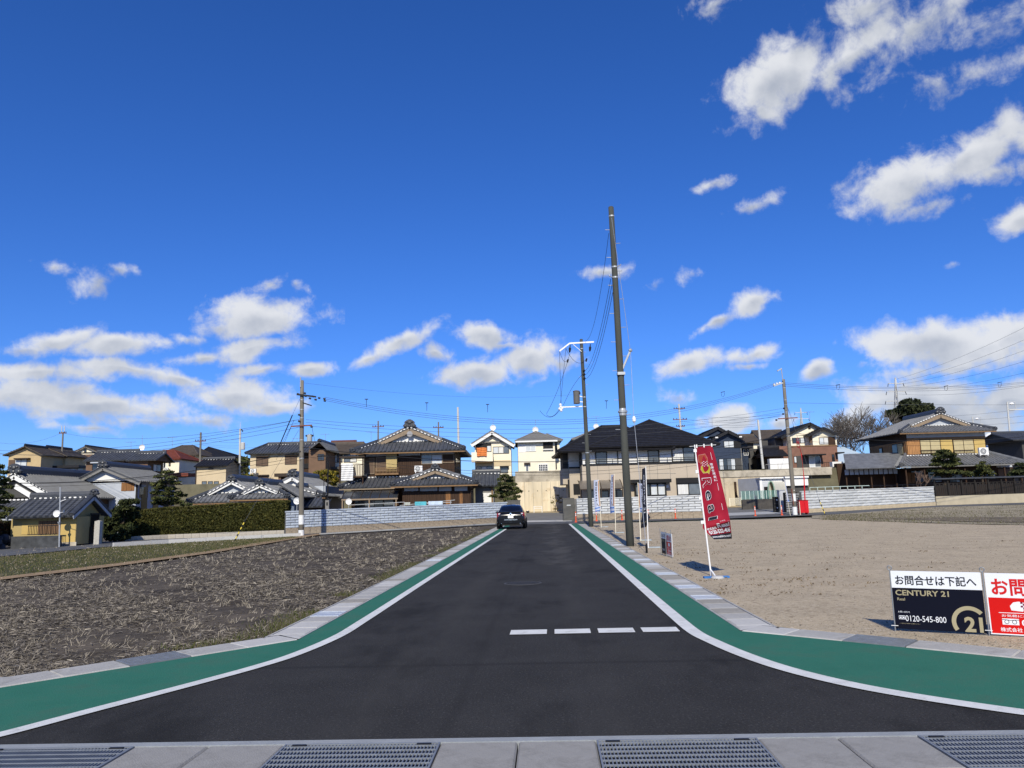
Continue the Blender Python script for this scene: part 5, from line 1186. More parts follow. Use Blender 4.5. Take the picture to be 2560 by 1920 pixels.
# long lean-to on the left, running away
Z_e = Fl.Z(420, 870, 0); Xa = X0 - .0
mb = MB(); xl, xr = Fl.X(290, 880, 0), X0 + .4; zt2 = ze + 1.9
roof_plane(mb, [(xl, 84.2, ze - .1), (xr, 84.2, ze - .1), (xr + 3, 88, ze + 1.7), (xl + 1.5, 88, ze + 1.7)], 'plain'); mb.build('lean_to_roof', M_kaw2, h)
F3 = Front(7, 90); xl2 = F3.X(-60, 905, -1); mb = MB(); zq = F3.Z(100, 905, -1); zq2 = F3.Z(430, 700, 2)
roof_plane(mb, [(xl2, 89, zq), (F3.X(300, 890, -1), 89, zq), (F3.X(520, 700, 3), 93, zq2), (F3.X(395, 700, 3), 93, zq2)], 'plain'); mb.build('rear_lean_to_roof', M_kaw2, h)
MB().box((xl + .3, 87.2, zb), (xr + 1, 88, ze + .6)).build('lean_to_wall', M_dkwood, h)
for x in np.linspace(xl + .4, xr, 5): MB().box((x, 85.36, zb), (x + .12, 85.48, ze - .7)).build('lean_to_post', M_dkwood, h)
MB().box((xl + .3, 85.36, ze - .2), (xr, 85.46, ze - .12)).build('lean_to_beam', M_dkwood, h); MB().box((xl2 + .5, 90, zb), (F3.X(300, 890, 0), 93, zq - .1)).build('rear_lean_to_wall', M_dkwood, h)
for k in range(12): x = xl + .35 + (xr - xl) * k / 11; MB().box((x, 85.34, ze - .75), (x + (xr - xl) / 11 - .12, 85.41, ze - .18)).build('plaster_band', M_plblue, h) if k < 11 else None
for k in range(6): a_ = xl2 + .6 + (F3.X(300, 890, 0) - xl2 - .6) * k / 6; MB().box((a_, 89.95, zq - .9), (a_ + (F3.X(300, 890, 0) - xl2 - .6) / 6 - .12, 90.01, zq - .15)).build('plaster_band', M_plblue, h)
ac_unit(Fl, 1702, 616, 1802, 700, 1.6, 'white air conditioner unit on lower roof of the cedar house')
# pale blue sheds
F, h = new_house('pale_warehouse', 'pale blue corrugated warehouse roof between brick house and cedar house', 7, 118, 300, 800, 1.0, 'warehouse')
M_blue = mk('pale_blue_sheet', (.50, .60, .66), .5, .06, 1.5, spec=.5)
roof_gu(F, h, 60, 620, 770, 602, -1, 24, M_blue, 'plain', ridge=False); wall(F, h, 80, 760, 600, 1000, 0, 20, M_mgrey, zb=1.0)
F, h = new_house('pale_warehouse', 'pale blue corrugated warehouse roof with round vent beyond the cedar house', 7, 128, 2000, 800, 1.0, 'warehouse')
r, g = roof_gu(F, h, 1700, 2900, 715, 560, -1, 26, M_blue, 'plain', ridge=False); wall(F, h, 1720, 710, 2880, 1000, 0, 22, M_mgrey, zb=1.0)
c = F.p(1845, 545, 8); MB().lathe((c.x, c.y, c.z - .6), [(.7, 0), (.7, .8), (1.2, 1.0), (1.2, 1.5), (.5, 2.0), (.0, 2.1)], 14).build('roof_vent', M_white, h)
F, h = new_house('dark_roofed_house', 'dark tiled roof edge beyond the pale warehouse', 7, 112, 2200, 700, 1.0)
roof_gu(F, h, 2092, 2700, 520, 445, -.8, 9, M_kaw, gable=M_dgrey); wall(F, h, 2198, 515, 2650, 800, 0, 8, M_dgrey, zb=1.0)
F, h = new_house('black_roofed_shed', 'low black roofed shed behind the pale warehouse', 7, 140, 1990, 600, 1.0, 'shed')
roof_gu(F, h, 1790, 2130, 530, 478, -.5, 8, M_slate, 'plain', ridge=False, gable=M_black); wall(F, h, 1810, 525, 2110, 700, 0, 7, M_black, zb=1.0)
# ================================================================= land around the road
def sheet(name, A, B, m, off, nsub=6, nl=6, px=True):
    "draped sheet between two photo polylines (near A, far B)"
    a = resample([tuple(G(*p)[:2]) if px else p for p in A], nl * (len(A) - 1) + 1); b = resample([tuple(G(*p)[:2]) if px else p for p in B], nl * (len(A) - 1) + 1)
    v = []; n = len(a)
    for j in range(nsub + 1):
        for i in range(n):
            x = a[i][0] + (b[i][0] - a[i][0]) * j / nsub; y = a[i][1] + (b[i][1] - a[i][1]) * j / nsub; v.append((x, y, gz(x, y) + off))
    f = [(j * n + i, j * n + i + 1, (j + 1) * n + i + 1, (j + 1) * n + i) for j in range(nsub) for i in range(n - 1)]
    mb = MB(); mb.add(v, f); return struct(mb.build(name, m, smooth=True))
M_soil = mk('field_soil', (.085, .070, .052), .95, .45, 1.3, .9, 14)
stain(M_soil, (.030, .022, .013), .5, .64, .45, .85)
def fz(x, y): return gz(x, y) - .05 + .02 * math.sin(x * 3.1 + y * 1.3) * math.sin(x * .7 - y * 2.3)
xs = list(np.arange(-60, -20, 1.0)) + list(np.arange(-20, -4.9, .3))
def soil_sheet():
    "harvested field: rows follow the gutter"
    rows = []; ts = [6.5, 7.0, 7.6, 8.3, 9.2] + list(np.arange(9.6, 60, .45))
    v = []; n = 60
    for t in ts:
        s0 = -3.40 if t >= 9.45 else -3.40 - (9.45 - t) * (2.02 / 2.27) - .0
        if t < 6.95: s0 = -5.65
        for i in range(n):
            u = (i / (n - 1)) ** 1.7; s = s0 + .02 - u * 60; p = RW(s, t)
            z = gz(p.x, p.y) - (.012 if i == 0 else .03) + (0 if i < 2 else .018 * math.sin(p.x * 2.9 + p.y) * math.sin(p.y * 2.1 - p.x)); v.append((p.x, p.y, z))
    f = [(j * n + i + 1, j * n + i, (j + 1) * n + i, (j + 1) * n + i + 1) for j in range(len(ts) - 1) for i in range(n - 1)]
    mb = MB(); mb.add(v, f); return struct(mb.build('field', M_soil, smooth=True))
soil_sheet()
# grass bank, far side of the field
M_grass = mk('grass_bank', (.045, .047, .017), .95, .35, 1.2, .8, 25); stain(M_grass, (.10, .085, .04), .5, .72, 3, .7)
edge = [(-250, 1480), (0, 1447), (285, 1414), (529, 1381), (740, 1345)]
kerbl = [(-250, 1412), (0, 1394), (285, 1368), (529, 1353), (740, 1341)]
sheet('grass_bank', edge, kerbl, M_grass, .015)
M_path = mk('bare_earth', (.27, .19, .11), .95, .25, 3, .5, 20)
sheet('earth_ridge', [(-250, 1488), (0, 1452), (285, 1418), (529, 1384), (750, 1346), (800, 1338)], [(-250, 1478), (0, 1445), (285, 1411), (529, 1378), (745, 1340), (795, 1334)], M_path, .03, 2)
M_lane = mk('old_asphalt', (.10, .103, .108), .9, .18, 1.2, .3, 60)
M_lane2 = mk('grey_street', (.16, .16, .162), .9, .14, 1.0, .3, 60)
sheet('lane', [(-250, 1412), (0, 1392), (285, 1366), (529, 1352), (752, 1340), (1000, 1326), (1240, 1313)], [(-250, 1388), (0, 1370), (285, 1352), (529, 1344), (714, 1337), (1000, 1318), (1240, 1306)], M_lane, .02)
sheet('cross_street', [(1232, 1313), (1430, 1309), (1600, 1303), (1753, 1299), (1990, 1290), (2120, 1284), (2337, 1268), (2700, 1257)], [(1240, 1306), (1430, 1303), (1600, 1299), (1753, 1295), (2005, 1283), (2120, 1277), (2337, 1264), (2700, 1252)], M_lane, .012)
sheet('back_lane', [(1240, 1306.5), (1440, 1303.5)], [(1240, 1281), (1440, 1279)], M_lane2, .016)
sheet('drain_strip', [(1300, 1306.5), (1430, 1303.8)], [(1300, 1302.5), (1430, 1300.2)], M_conc2, .022, 2)
sheet('back_lane_right', [(1760, 1294.3), (1990, 1284)], [(1760, 1270), (1990, 1264)], M_lane2, .02)
sheet('pale_apron', [(1800, 1291), (1985, 1283)], [(1800, 1284), (1985, 1277)], mk('pale_apron', (.36, .37, .38), .9, .1, 2), .03, 2)
sheet('dry_verge', [(1300, 1284), (1440, 1281)], [(1300, 1276), (1440, 1273)], mk('dry_verge', (.42, .34, .21), .95, .2, 3), .03, 2)
sheet('dry_verge_right', [(1800, 1271), (1960, 1266)], [(1800, 1260), (1960, 1257)], MATS['dry_verge'], .035, 2)
# gravel building plot
M_grav = mk('gravel', (.43, .355, .25), .95, .18, 1.1, 1.0, 55); stain(M_grav, (.32, .26, .175), .52, .70, .55, .45); stain(M_grav, (.60, .52, .40), .54, .64, 15, .7); stain(M_grav, (.20, .16, .105), .54, .64, 8, .7); stain(M_grav, (.12, .095, .06), .56, .66, 21, .8); stain(M_grav, (.58, .50, .38), .56, .66, 40, .7)
def gravel_sheet():
    ts = [6.6, 7.2, 7.8, 8.5, 9.2, 9.6] + list(np.arange(10, 55.6, .6)); v = []; n = 50
    for t in ts:
        s0 = 2.64 if t >= 9.5 else 2.64 + (9.5 - t) * (2.73 / 2.36)
        for i in range(n):
            u = (i / (n - 1)) ** 1.8; s = s0 - .02 + u * 62; p = RW(s, t); v.append((p.x, p.y, gz(p.x, p.y) + (-.008 if i == 0 else .012 * math.sin(p.x * 1.7 + 1) * math.sin(p.y * 1.3) + .004)))
    f = [(j * n + i, j * n + i + 1, (j + 1) * n + i + 1, (j + 1) * n + i) for j in range(len(ts) - 1) for i in range(n - 1)]
    mb = MB(); mb.add(v, f); return struct(mb.build('gravel_plot', M_grav, smooth=True))
gravel_sheet()
M_rough = mk('rough_ground', (.31, .27, .195), .95, .35, 1.0, .8, 12); stain(M_rough, (.15, .135, .08), .48, .66, .35, .75); stain(M_rough, (.15, .125, .085), .52, .66, 3.5, .6)
sheet('rough_field', [(2030, 1297), (2200, 1304), (2400, 1311), (2760, 1316)], [(2030, 1290), (2120, 1284.5), (2337, 1268.5), (2760, 1257)], M_rough, .03)
sheet('ploughed_patch', [(2180, 1298.5), (2300, 1302), (2400, 1306), (2760, 1313)], [(2200, 1296), (2300, 1296), (2400, 1295), (2760, 1294)], mk('ploughed', (.14, .115, .08), .95, .5, .7, .9, 9), .05)

# --- straw and stubble (nobody could count it)
def in_field(x, y):
    s, t = x * _ca - y * _sa, x * _sa + y * _ca
    return s
E_pts = [tuple(G(*p)[:2]) for p in edge] + [tuple(G(1000, 1330)[:2]), tuple(G(1200, 1317)[:2])]
def far_y(x):
    for a, b in zip(E_pts[:-1], E_pts[1:]):
        if min(a[0], b[0]) <= x <= max(a[0], b[0]): return a[1] + (b[1] - a[1]) * (x - a[0]) / (b[0] - a[0])
    return 45
def straw():
    def sample(n, tmin, tmax, smax):
        u = nrng.random(n); t = tmin * (tmax / tmin) ** u; s = -3.45 - nrng.random(n) * smax(t); return s, t
    out = []
    for n, tmin, tmax, k in ((120000, 6.9, 18, 1.0), (110000, 18, 56, 1.0)):
        s, t = sample(n, tmin, tmax, lambda t: .80 * t + 1.0)
        x = s * _ca + t * _sa; y = -s * _sa + t * _ca
        ok = (s < -3.45 - np.maximum(0, 9.45 - t) * .89); fy = np.array([far_y(a) for a in x]); ok &= y < fy - .1
        # patchy cover
        c = np.sin(x * .9 + 1.3 * np.sin(y * .35)) * np.sin(y * .55 + x * .3) + .5 * np.sin(x * 2.3 + y * 1.7)
        ok &= nrng.random(n) < np.clip(.66 + .62 * c, .07, 1)
        out.append((x[ok], y[ok], t[ok]))
    x = np.concatenate([o[0] for o in out]); y = np.concatenate([o[1] for o in out]); t = np.concatenate([o[2] for o in out]); n = len(x)
    ln = (.018 + .085 * nrng.random(n) ** 2.2) * (1 + t / 45); wd = (.0012 + .0016 * nrng.random(n)) * (1 + t / 12)
    az = nrng.random(n) * 2 * np.pi; tilt = np.abs(nrng.normal(0, .13, n)); st = nrng.random(n) < .03; tilt[st] = .4 + .6 * nrng.random(st.sum())
    d = np.stack([np.cos(az) * np.cos(tilt), np.sin(az) * np.cos(tilt), np.sin(tilt)], 1)
    z = np.array([gz(a, b) for a, b in zip(x, y)]) - .02 + .025 * nrng.random(n)
    p0 = np.stack([x, y, z], 1); p1 = p0 + d * ln[:, None] * .55; p2 = p0 + d * ln[:, None]; p2[:, 2] -= ln * .10 * nrng.random(n)
    sd = np.stack([-np.sin(az), np.cos(az), .5 * nrng.normal(size=n)], 1) * wd[:, None]
    v = np.stack([p0 - sd, p0 + sd, p1 + sd, p1 - sd, p2 + sd * .5, p2 - sd * .5], 1).reshape(-1, 3)
    b = np.arange(n) * 6; f = np.concatenate([np.stack([b, b + 1, b + 2, b + 3], 1), np.stack([b + 3, b + 2, b + 4, b + 5], 1)])
    r = nrng.random(n); mi = np.where(r < .50, 0, np.where(r < .87, 1, 2)); mi = np.concatenate([mi, mi])
    return v, f, mi
M_st = [mk('straw_grey', (.20, .175, .14), .9, .2, 9), mk('straw_dark', (.10, .086, .066), .95, .2, 9), mk('straw_pale', (.31, .275, .22), .85, .15, 9)]
v, f, mi = straw(); stuff(fast_mesh('straw', v, f, M_st, mi), 'cut grey straw littering the harvested field')
def clumps():
    "upright stubble tufts in rows"
    pts = []; n = 0
    for _ in range(1500):
        t = 7 * (54 / 7) ** nrng.random(); s = -3.6 - nrng.random() * (.75 * t); s = round(s / .32) * .32 + nrng.normal() * .05
        if s > -3.5 - max(0, 9.45 - t) * .9: continue
        p = RW(s, t)
        if p.y > far_y(p.x) - .3: continue
        k = .75 + t / 60
        for _ in range(int(4 + 5 * nrng.random())):
            a = nrng.random() * 6.28; lean = .45 + .75 * nrng.random(); h = (.04 + .07 * nrng.random()) * k; pts.append((p.x + nrng.normal() * .03, p.y + nrng.normal() * .03, gz(p.x, p.y) - .03, a, lean, h, .002 * k * (1 + t / 10)))
    q = np.array(pts); p0 = q[:, :3]; d = np.stack([np.cos(q[:, 3]) * np.sin(q[:, 4]), np.sin(q[:, 3]) * np.sin(q[:, 4]), np.cos(q[:, 4])], 1); p1 = p0 + d * q[:, 5:6]
    sd = np.stack([np.ones(len(q)), .2 * nrng.normal(size=len(q)), .1 * nrng.normal(size=len(q))], 1) * q[:, 6:7]
    v = np.stack([p0 - sd, p0 + sd, p1 + sd * .6, p1 - sd * .6], 1).reshape(-1, 3); f = np.arange(len(v)).reshape(-1, 4)
    return v, f, (nrng.random(len(f)) < .4).astype(int)
v, f, mi = clumps(); stuff(fast_mesh('stubble', v, f, [M_st[2], M_st[0]], mi), 'pale rice stubble tufts standing in the harvested field')
def blades(name, label, poly_px, n, h, mats, w=.006):
    a, b = [G(*p) for p in poly_px[0]], [G(*p) for p in poly_px[1]]; A = np.array(resample([tuple(q[:2]) for q in a], 200)); B = np.array(resample([tuple(q[:2]) for q in b], 200))
    i = (nrng.random(n) * 199).astype(int); u = nrng.random(n)[:, None]; xy = A[i] * (1 - u) + B[i] * u + nrng.normal(size=(n, 2)) * .15
    z = np.array([gz(*p) for p in xy]) + .01; p0 = np.column_stack([xy, z]); d = nrng.normal(size=(n, 3)) * .45; d[:, 2] = 1; hh = h * (.4 + nrng.random(n) ** 2)[:, None]
    p1 = p0 + d * hh; sd = np.column_stack([np.ones(n), nrng.normal(size=n) * .3, np.zeros(n)]) * w
    v = np.stack([p0 - sd, p0 + sd, p1 + sd * .2, p1 - sd * .2], 1).reshape(-1, 3)
    stuff(fast_mesh(name, v, np.arange(4 * n).reshape(n, 4), mats, nrng.integers(0, len(mats), n)), label)
M_bl = [mk('blade_green', (.045, .058, .014), .9, .2, 5), mk('blade_olive', (.075, .075, .026), .9, .2, 5), mk('blade_dry', (.15, .125, .075), .9, .2, 5)]
blades('bank_grass', 'short green and dry grass on the bank beside the lane', (edge, kerbl), 24000, .05, M_bl, .012)
blades('rough_grass', 'thin dry grass on the rough field by the cedar house', ([(2060, 1300), (2400, 1311), (2700, 1316)], [(2060, 1290), (2337, 1270), (2700, 1259)]), 14000, .08, [M_st[1], M_bl[1], M_st[0]], .02)
def verge():
    "moss and weeds along the gutter edge"
    n = 9000; t = 8.8 * (50 / 8.8) ** nrng.random(n); s = -3.43 - np.abs(nrng.normal(0, .22, n)); diag = t < 9.45
    s = np.where(diag, s - (9.45 - t) * .89, s); x = s * _ca + t * _sa; y = -s * _sa + t * _ca; keep = (np.sin(t * 1.9) + np.sin(t * .7 + 1) > -.2); x, y = x[keep], y[keep]; n = len(x)
    p0 = np.column_stack([x, y, np.full(n, -.02)]); d = nrng.normal(size=(n, 3)) * .5; d[:, 2] = 1; p1 = p0 + d * (.02 + .05 * nrng.random(n) ** 2)[:, None]; sd = np.column_stack([np.ones(n), np.zeros(n), np.zeros(n)]) * .005
    v = np.stack([p0 - sd, p0 + sd, p1 + sd * .3, p1 - sd * .3], 1).reshape(-1, 3); return v, np.arange(4 * n).reshape(n, 4), nrng.integers(0, 3, n)
v, f, mi = verge(); stuff(fast_mesh('verge_weeds', v, f, [M_bl[0], M_bl[1], M_st[1]], mi), 'low weeds along the edge of the left gutter')
# --- loose stones and dead leaves on the gravel
def pebbles():
    n = 30000; t = 7.0 * (45 / 7.0) ** nrng.random(n); s = 2.66 + nrng.random(n) * (.75 * t); s = np.where(t < 9.5, s + (9.5 - t) * 1.157, s)
    x = s * _ca + t * _sa; y = -s * _sa + t * _ca; r = (.003 + .007 * nrng.random(n) ** 3) * (1 + t / 22)
    o = np.array([[1, 0, 0], [-.5, .87, 0], [-.5, -.87, 0], [0, 0, .8]]); a = nrng.random(n) * 6.28; ca, sa = np.cos(a), np.sin(a)
    v = np.empty((n, 4, 3)); v[:, :, 0] = x[:, None] + r[:, None] * (o[:, 0] * ca[:, None] - o[:, 1] * sa[:, None]); v[:, :, 1] = y[:, None] + r[:, None] * (o[:, 0] * sa[:, None] + o[:, 1] * ca[:, None]); v[:, :, 2] = .004 + r[:, None] * o[:, 2]
    b = np.arange(n) * 4; f = np.concatenate([np.stack([b, b + 1, b + 3], 1), np.stack([b + 1, b + 2, b + 3], 1), np.stack([b + 2, b, b + 3], 1)]); m = nrng.integers(0, 3, n); return v.reshape(-1, 3), f, np.concatenate([m, m, m])
v, f, mi = pebbles(); stuff(fast_mesh('loose_stones', v, f, [mk('stone_tan', (.34, .29, .22), .9, .2, 9), mk('stone_dark', (.14, .12, .09), .9, .2, 9), mk('stone_pale', (.42, .37, .30), .9, .2, 9)], mi, tri=True), 'loose stones scattered over the gravel plot')
def weeds():
    pts = []
    for _ in range(230):
        t = 12 * (52 / 12) ** nrng.random(); near = nrng.random() < .75; s = 2.7 + (abs(nrng.normal()) * 2.2 if near else nrng.random() * t * .7); p = RW(s, t); k = 1 + t / 25
        for _ in range(int(5 + 8 * nrng.random())): pts.append((p.x + nrng.normal() * .08 * k, p.y + nrng.normal() * .05 * k, .012 + .02 * nrng.random()))
    return np.array(pts)
v, f = leaf_quads(weeds(), .013, .5, 1.8); v[:, 2] = np.clip(v[:, 2], .006, .06); stuff(fast_mesh('dead_leaves', v, f, [mk('dead_leaf', (.15, .115, .07), .95, .3, 9)]), 'dark dead leaves and twigs strewn on the gravel plot')

# ================================================================= block walls
def block_wall(name, label, A, B, topA, topB, nc, L, plinth, m_list, mp, thick=.16, plinth_l=.42, coping=True, pd=.05, ends=True):
    "A, B: ground points; topA/B heights; nc courses of separate blocks on a plinth"
    A, B = Vector(A), Vector(B); d = B - A; d.z = 0; Ln = d.length; d.normalize(); n = Vector((d.y, -d.x, 0)); ang = math.atan2(d.y, d.x)
    root = thing(name, label, 'wall', A)
    zA0, zB0 = A.z + plinth, B.z + plinth; cop = .09 if coping else 0
    def zz(u, k): return (zA0 + (topA - cop - zA0) * k) * (1 - u) + (zB0 + (topB - cop - zB0) * k) * u
    mb = MB(); back = -n * thick
    q = [A - n * .02, B - n * .02]; t0, t1 = zz(0, 1), zz(1, 1)
    mb.add([(q[0].x, q[0].y, A.z - .3), (q[1].x, q[1].y, B.z - .3), (q[1].x, q[1].y, t1), (q[0].x, q[0].y, t0), *(tuple(Vector((p[0], p[1], p[2])) + back) for p in ((q[0].x, q[0].y, A.z - .3), (q[1].x, q[1].y, B.z - .3), (q[1].x, q[1].y, t1), (q[0].x, q[0].y, t0)))], [(0, 1, 2, 3), (4, 7, 6, 5), (3, 2, 6, 7), (0, 3, 7, 4), (1, 5, 6, 2)])
    mb.build('core', mk('mortar', (.11, .112, .115), .95, .1, 5), root)
    meshes = []
    for k, m in enumerate(m_list):
        b = MB(); j = .012 * (k - 1); b.add([(0, 0, 0), (1, 0, 0), (1, 0, 1), (0, 0, 1), (.04, -1, .10), (.96, -1, .06), (.97, -1, .90), (.03, -1, .94), (.35 + j * 8, -1.25, .5)], [(0, 1, 5, 4), (1, 2, 6, 5), (2, 3, 7, 6), (3, 0, 4, 7), (4, 5, 8), (5, 6, 8), (6, 7, 8), (7, 4, 8)])
        me = bpy.data.meshes.new('block'); me.from_pydata(b.v, [], b.f); me.materials.append(m); meshes.append(me)
    sl = math.atan2((topB - topA), Ln)
    for r in range(nc):
        x = -(L * .5) * (r % 2)
        while x < Ln - .02:
            x0, x1 = max(0, x), min(Ln, x + L)
            if x1 - x0 > .08:
                um = (x0 + x1) / 2 / Ln; h0, h1 = zz(x0 / Ln, r / nc), zz(x1 / Ln, r / nc); hh = zz(um, (r + 1) / nc) - zz(um, r / nc)
                o = bpy.data.objects.new('block', meshes[rng.randrange(len(meshes))]); col.objects.link(o); o.parent = root; p = A + d * (x0 + .006); o.location = Vector((p.x, p.y, h0 + .006)) + n * -.02 - A
                o.scale = (x1 - x0 - .026, .05, hh - .030); o.rotation_euler = Matrix.Rotation(ang, 3, 'Z').to_euler(); o.rotation_euler = (0, 0, ang); o.rotation_mode = 'XYZ'
                if abs(h1 - h0) > 1e-4: o.rotation_euler = (Matrix.Rotation(ang, 3, 'Z') @ Matrix.Rotation(-math.atan2(h1 - h0, x1 - x0), 3, 'Y')).to_euler()
            x += L
    if plinth > .05:
        np_ = int(Ln / plinth_l); pm = MB().box((0, -pd, 0), (1, .0, 1)); me = bpy.data.meshes.new('plinth_block'); me.from_pydata(pm.v, [], pm.f); me.materials.append(mp)
        for i in range(np_):
            u = i / np_; p = A + d * (Ln * u); z0 = A.z + (B.z - A.z) * (u + .5 / np_)
            o = bpy.data.objects.new('plinth_block', me); col.objects.link(o); o.parent = root; o.location = Vector((p.x, p.y, z0 - .1)) + n * .0 - A; o.rotation_euler = (0, 0, ang); o.scale = (Ln / np_ - .012, 1, plinth + .1 - .008)
    if coping:
        ncop = max(1, int(Ln / (L * 1.0))); me = None
        cb = MB().box((0, -.05, 0), (1, thick + .03, 1)); me = bpy.data.meshes.new('coping_block'); me.from_pydata(cb.v, [], cb.f); me.materials.append(m_list[0])
        for i in range(ncop):
            u0, u1 = i / ncop, (i + 1) / ncop; p = A + d * (Ln * u0); h0, h1 = zz(u0, 1), zz(u1, 1)
            o = bpy.data.objects.new('coping_block', me); col.objects.link(o); o.parent = root; o.location = Vector((p.x, p.y, h0 + .006)) - A; o.scale = (Ln / ncop - .008, 1, cop)
            o.rotation_euler = (Matrix.Rotation(ang, 3, 'Z') @ Matrix.Rotation(-math.atan2(h1 - h0, Ln / ncop), 3, 'Y')).to_euler()
    return root
MBL = [mk('blue_white_block', (.42, .47, .54), .85, .12, 3, .5, 40), mk('blue_white_block_b', (.46, .51, .575), .85, .12, 3, .5, 40), mk('blue_white_block_c', (.385, .43, .50), .85, .12, 3, .5, 40)]
MGR = [mk('grey_white_block', (.52, .535, .54), .85, .12, 3, .5, 40), mk('grey_white_block_b', (.56, .575, .58), .85, .12, 3, .5, 40), mk('grey_white_block_c', (.47, .485, .49), .85, .12, 3, .5, 40)]
MPL = mk('stained_plinth', (.33, .27, .20), .9, .25, 2.5, .3, 30); stain(MPL, (.13, .09, .055), .5, .68, 3, .8)
A, B = G(714, 1338), G(1269, 1307.5)
block_wall('block_wall', 'long bluish white block wall in front of the wooden house', A, B, P(714, 1278, A.y).z, P(1269, 1255, B.y).z, 6, .66, P(714, 1320.5, A.y).z - A.z, MBL, MPL)
A, B = G(1443, 1302.5), G(1760, 1294.5)
block_wall('block_wall', 'pale grey block wall in front of the modern house', A, B, P(1443, 1246.5, A.y).z, P(1760, 1237, B.y).z, 6, 1.0, P(1443, 1286, A.y).z - A.z, MGR, MPL, plinth_l=.8)
A, B = G(2008, 1283), G(2339, 1264)
block_wall('block_wall', 'pale grey block wall in front of the cedar house', A, B, P(2008, 1227.5, A.y).z, P(2339, 1216, B.y).z, 6, 1.05, P(2008, 1273, A.y).z - A.z, MGR, mk('tan_plinth', (.46, .38, .26), .9, .2, 2.5), plinth_l=1.0)
# fence rail on top of it
def rail_on(A, B, n, h, m, label, name='fence'):
    A, B = Vector(A), Vector(B); o = thing(name, label, 'fence', A); MB().tube([A + Vector((0, 0, h)), B + Vector((0, 0, h))], .03, 6).build('top_rail', m, o)
    for i in range(n + 1): p = A + (B - A) * i / n; MB().cyl(p, p + Vector((0, 0, h)), .03, .03, 6).build('post', m, o)
    return o
M_pgreen = mk('pale_green_metal', (.50, .60, .55), .6, .05, 4)
a, b = P(2025, 1226, G(2008, 1283).y + .1), P(2335, 1215, G(2339, 1264).y + .1)
rail_on(a, a + (b - a) * .45, 8, .24, M_pgreen, 'pale green pipe railing on top of the right block wall')
rail_on(a + (b - a) * .45, b, 6, .2, M_black, 'black pipe railing on top of the right block wall', 'fence')
# gate pillars of the modern house, and beside the car
def pillar(name, label, px0, px1, ptop, pbase, dep, m, cap=None):
    a = G((px0 + px1) / 2, pbase); x0, x1 = P(px0, pbase, a.y).x, P(px1, pbase, a.y).x; zt = P((px0 + px1) / 2, ptop, a.y).z; o = thing(name, label, 'pillar', a)
    MB().box((x0, a.y, a.z - .1), (x1, a.y + dep, zt)).build('shaft', m, o); MB().box((x0 - .03, a.y - .03, zt), (x1 + .03, a.y + dep + .03, zt + .06)).build('cap', cap or m, o); return o, a, x0, x1, zt
M_pill = mk('dark_tile_pillar', (.10, .098, .09), .8, .12, 3, .3, 20)
o, a, x0, x1, zt = pillar('gate_pillar', 'dark grey gate pillar with letter plate beside the modern house', 1409, 1437, 1247, 1302, .9, M_pill)
MB().box((x0 + .3, a.y - .02, zt - .55), (x0 + .62, a.y, zt - .48)).build('letter_plate', M_frost, o); MB().box((x1 + .02, a.y + .05, a.z), (x1 + .22, a.y + .8, zt - .02)).build('side_block', mk('mid_grey_block', (.16, .155, .15), .85, .15, 3), o)
pillar('gate_pillar', 'dark grey low gate pillar at the end of the bluish block wall', 1270, 1302, 1252, 1304, .6, M_pill)
o, a, x0, x1, zt = pillar('gate_pillar', 'pale grey granite gate pillar beside the red hose box', 1952, 1966, 1226, 1281, .6, mk('pale_granite', (.46, .47, .49), .85, .12, 6, .2, 40))
M_hedgebase = mk('hedge_base_block', (.40, .37, .32), .9, .15, 3, .3, 30)
# hedge base blocks and lane kerb
def run_blocks(name, label, pts_px, h, dep, L, m, kind='kerb', lift=0.0):
    pts = [G(*p) for p in pts_px]; root = thing(name, label, kind, pts[0]); b = MB().box((0, -dep / 2, 0), (1, dep / 2, 1)); me = bpy.data.meshes.new('block'); me.from_pydata(b.v, [], b.f); me.materials.append(m)
    for p, q in zip(pts[:-1], pts[1:]):
        d = q - p; ln = math.hypot(d.x, d.y); n = max(1, round(ln / L)); ang = math.atan2(d.y, d.x)
        for i in range(n):
            c = p + d * (i / n); o = bpy.data.objects.new('kerb_block', me); col.objects.link(o); o.parent = root; o.location = Vector((c.x, c.y, c.z - .08 + lift)) - pts[0]; o.scale = (ln / n - .012, 1, h + .08); o.rotation_euler = (0, 0, ang)
    return root
run_blocks('hedge_kerb', 'low pale block kerb along the foot of the trimmed hedge', [(298, 1353.5), (420, 1346.5), (560, 1341), (712, 1335.5)], .28, .2, .55, M_hedgebase)
run_blocks('lane_kerb', 'pale concrete kerb between the lane and grass bank', [(283, 1367.5), (420, 1358.5), (560, 1351), (752, 1341.5)], .22, .2, 1.2, M_conc2)
run_blocks('wall_kerb', 'low concrete kerb strip in front of the bluish block wall', [(800, 1337), (1000, 1325), (1236, 1311)], .10, .2, 1.2, M_conc)

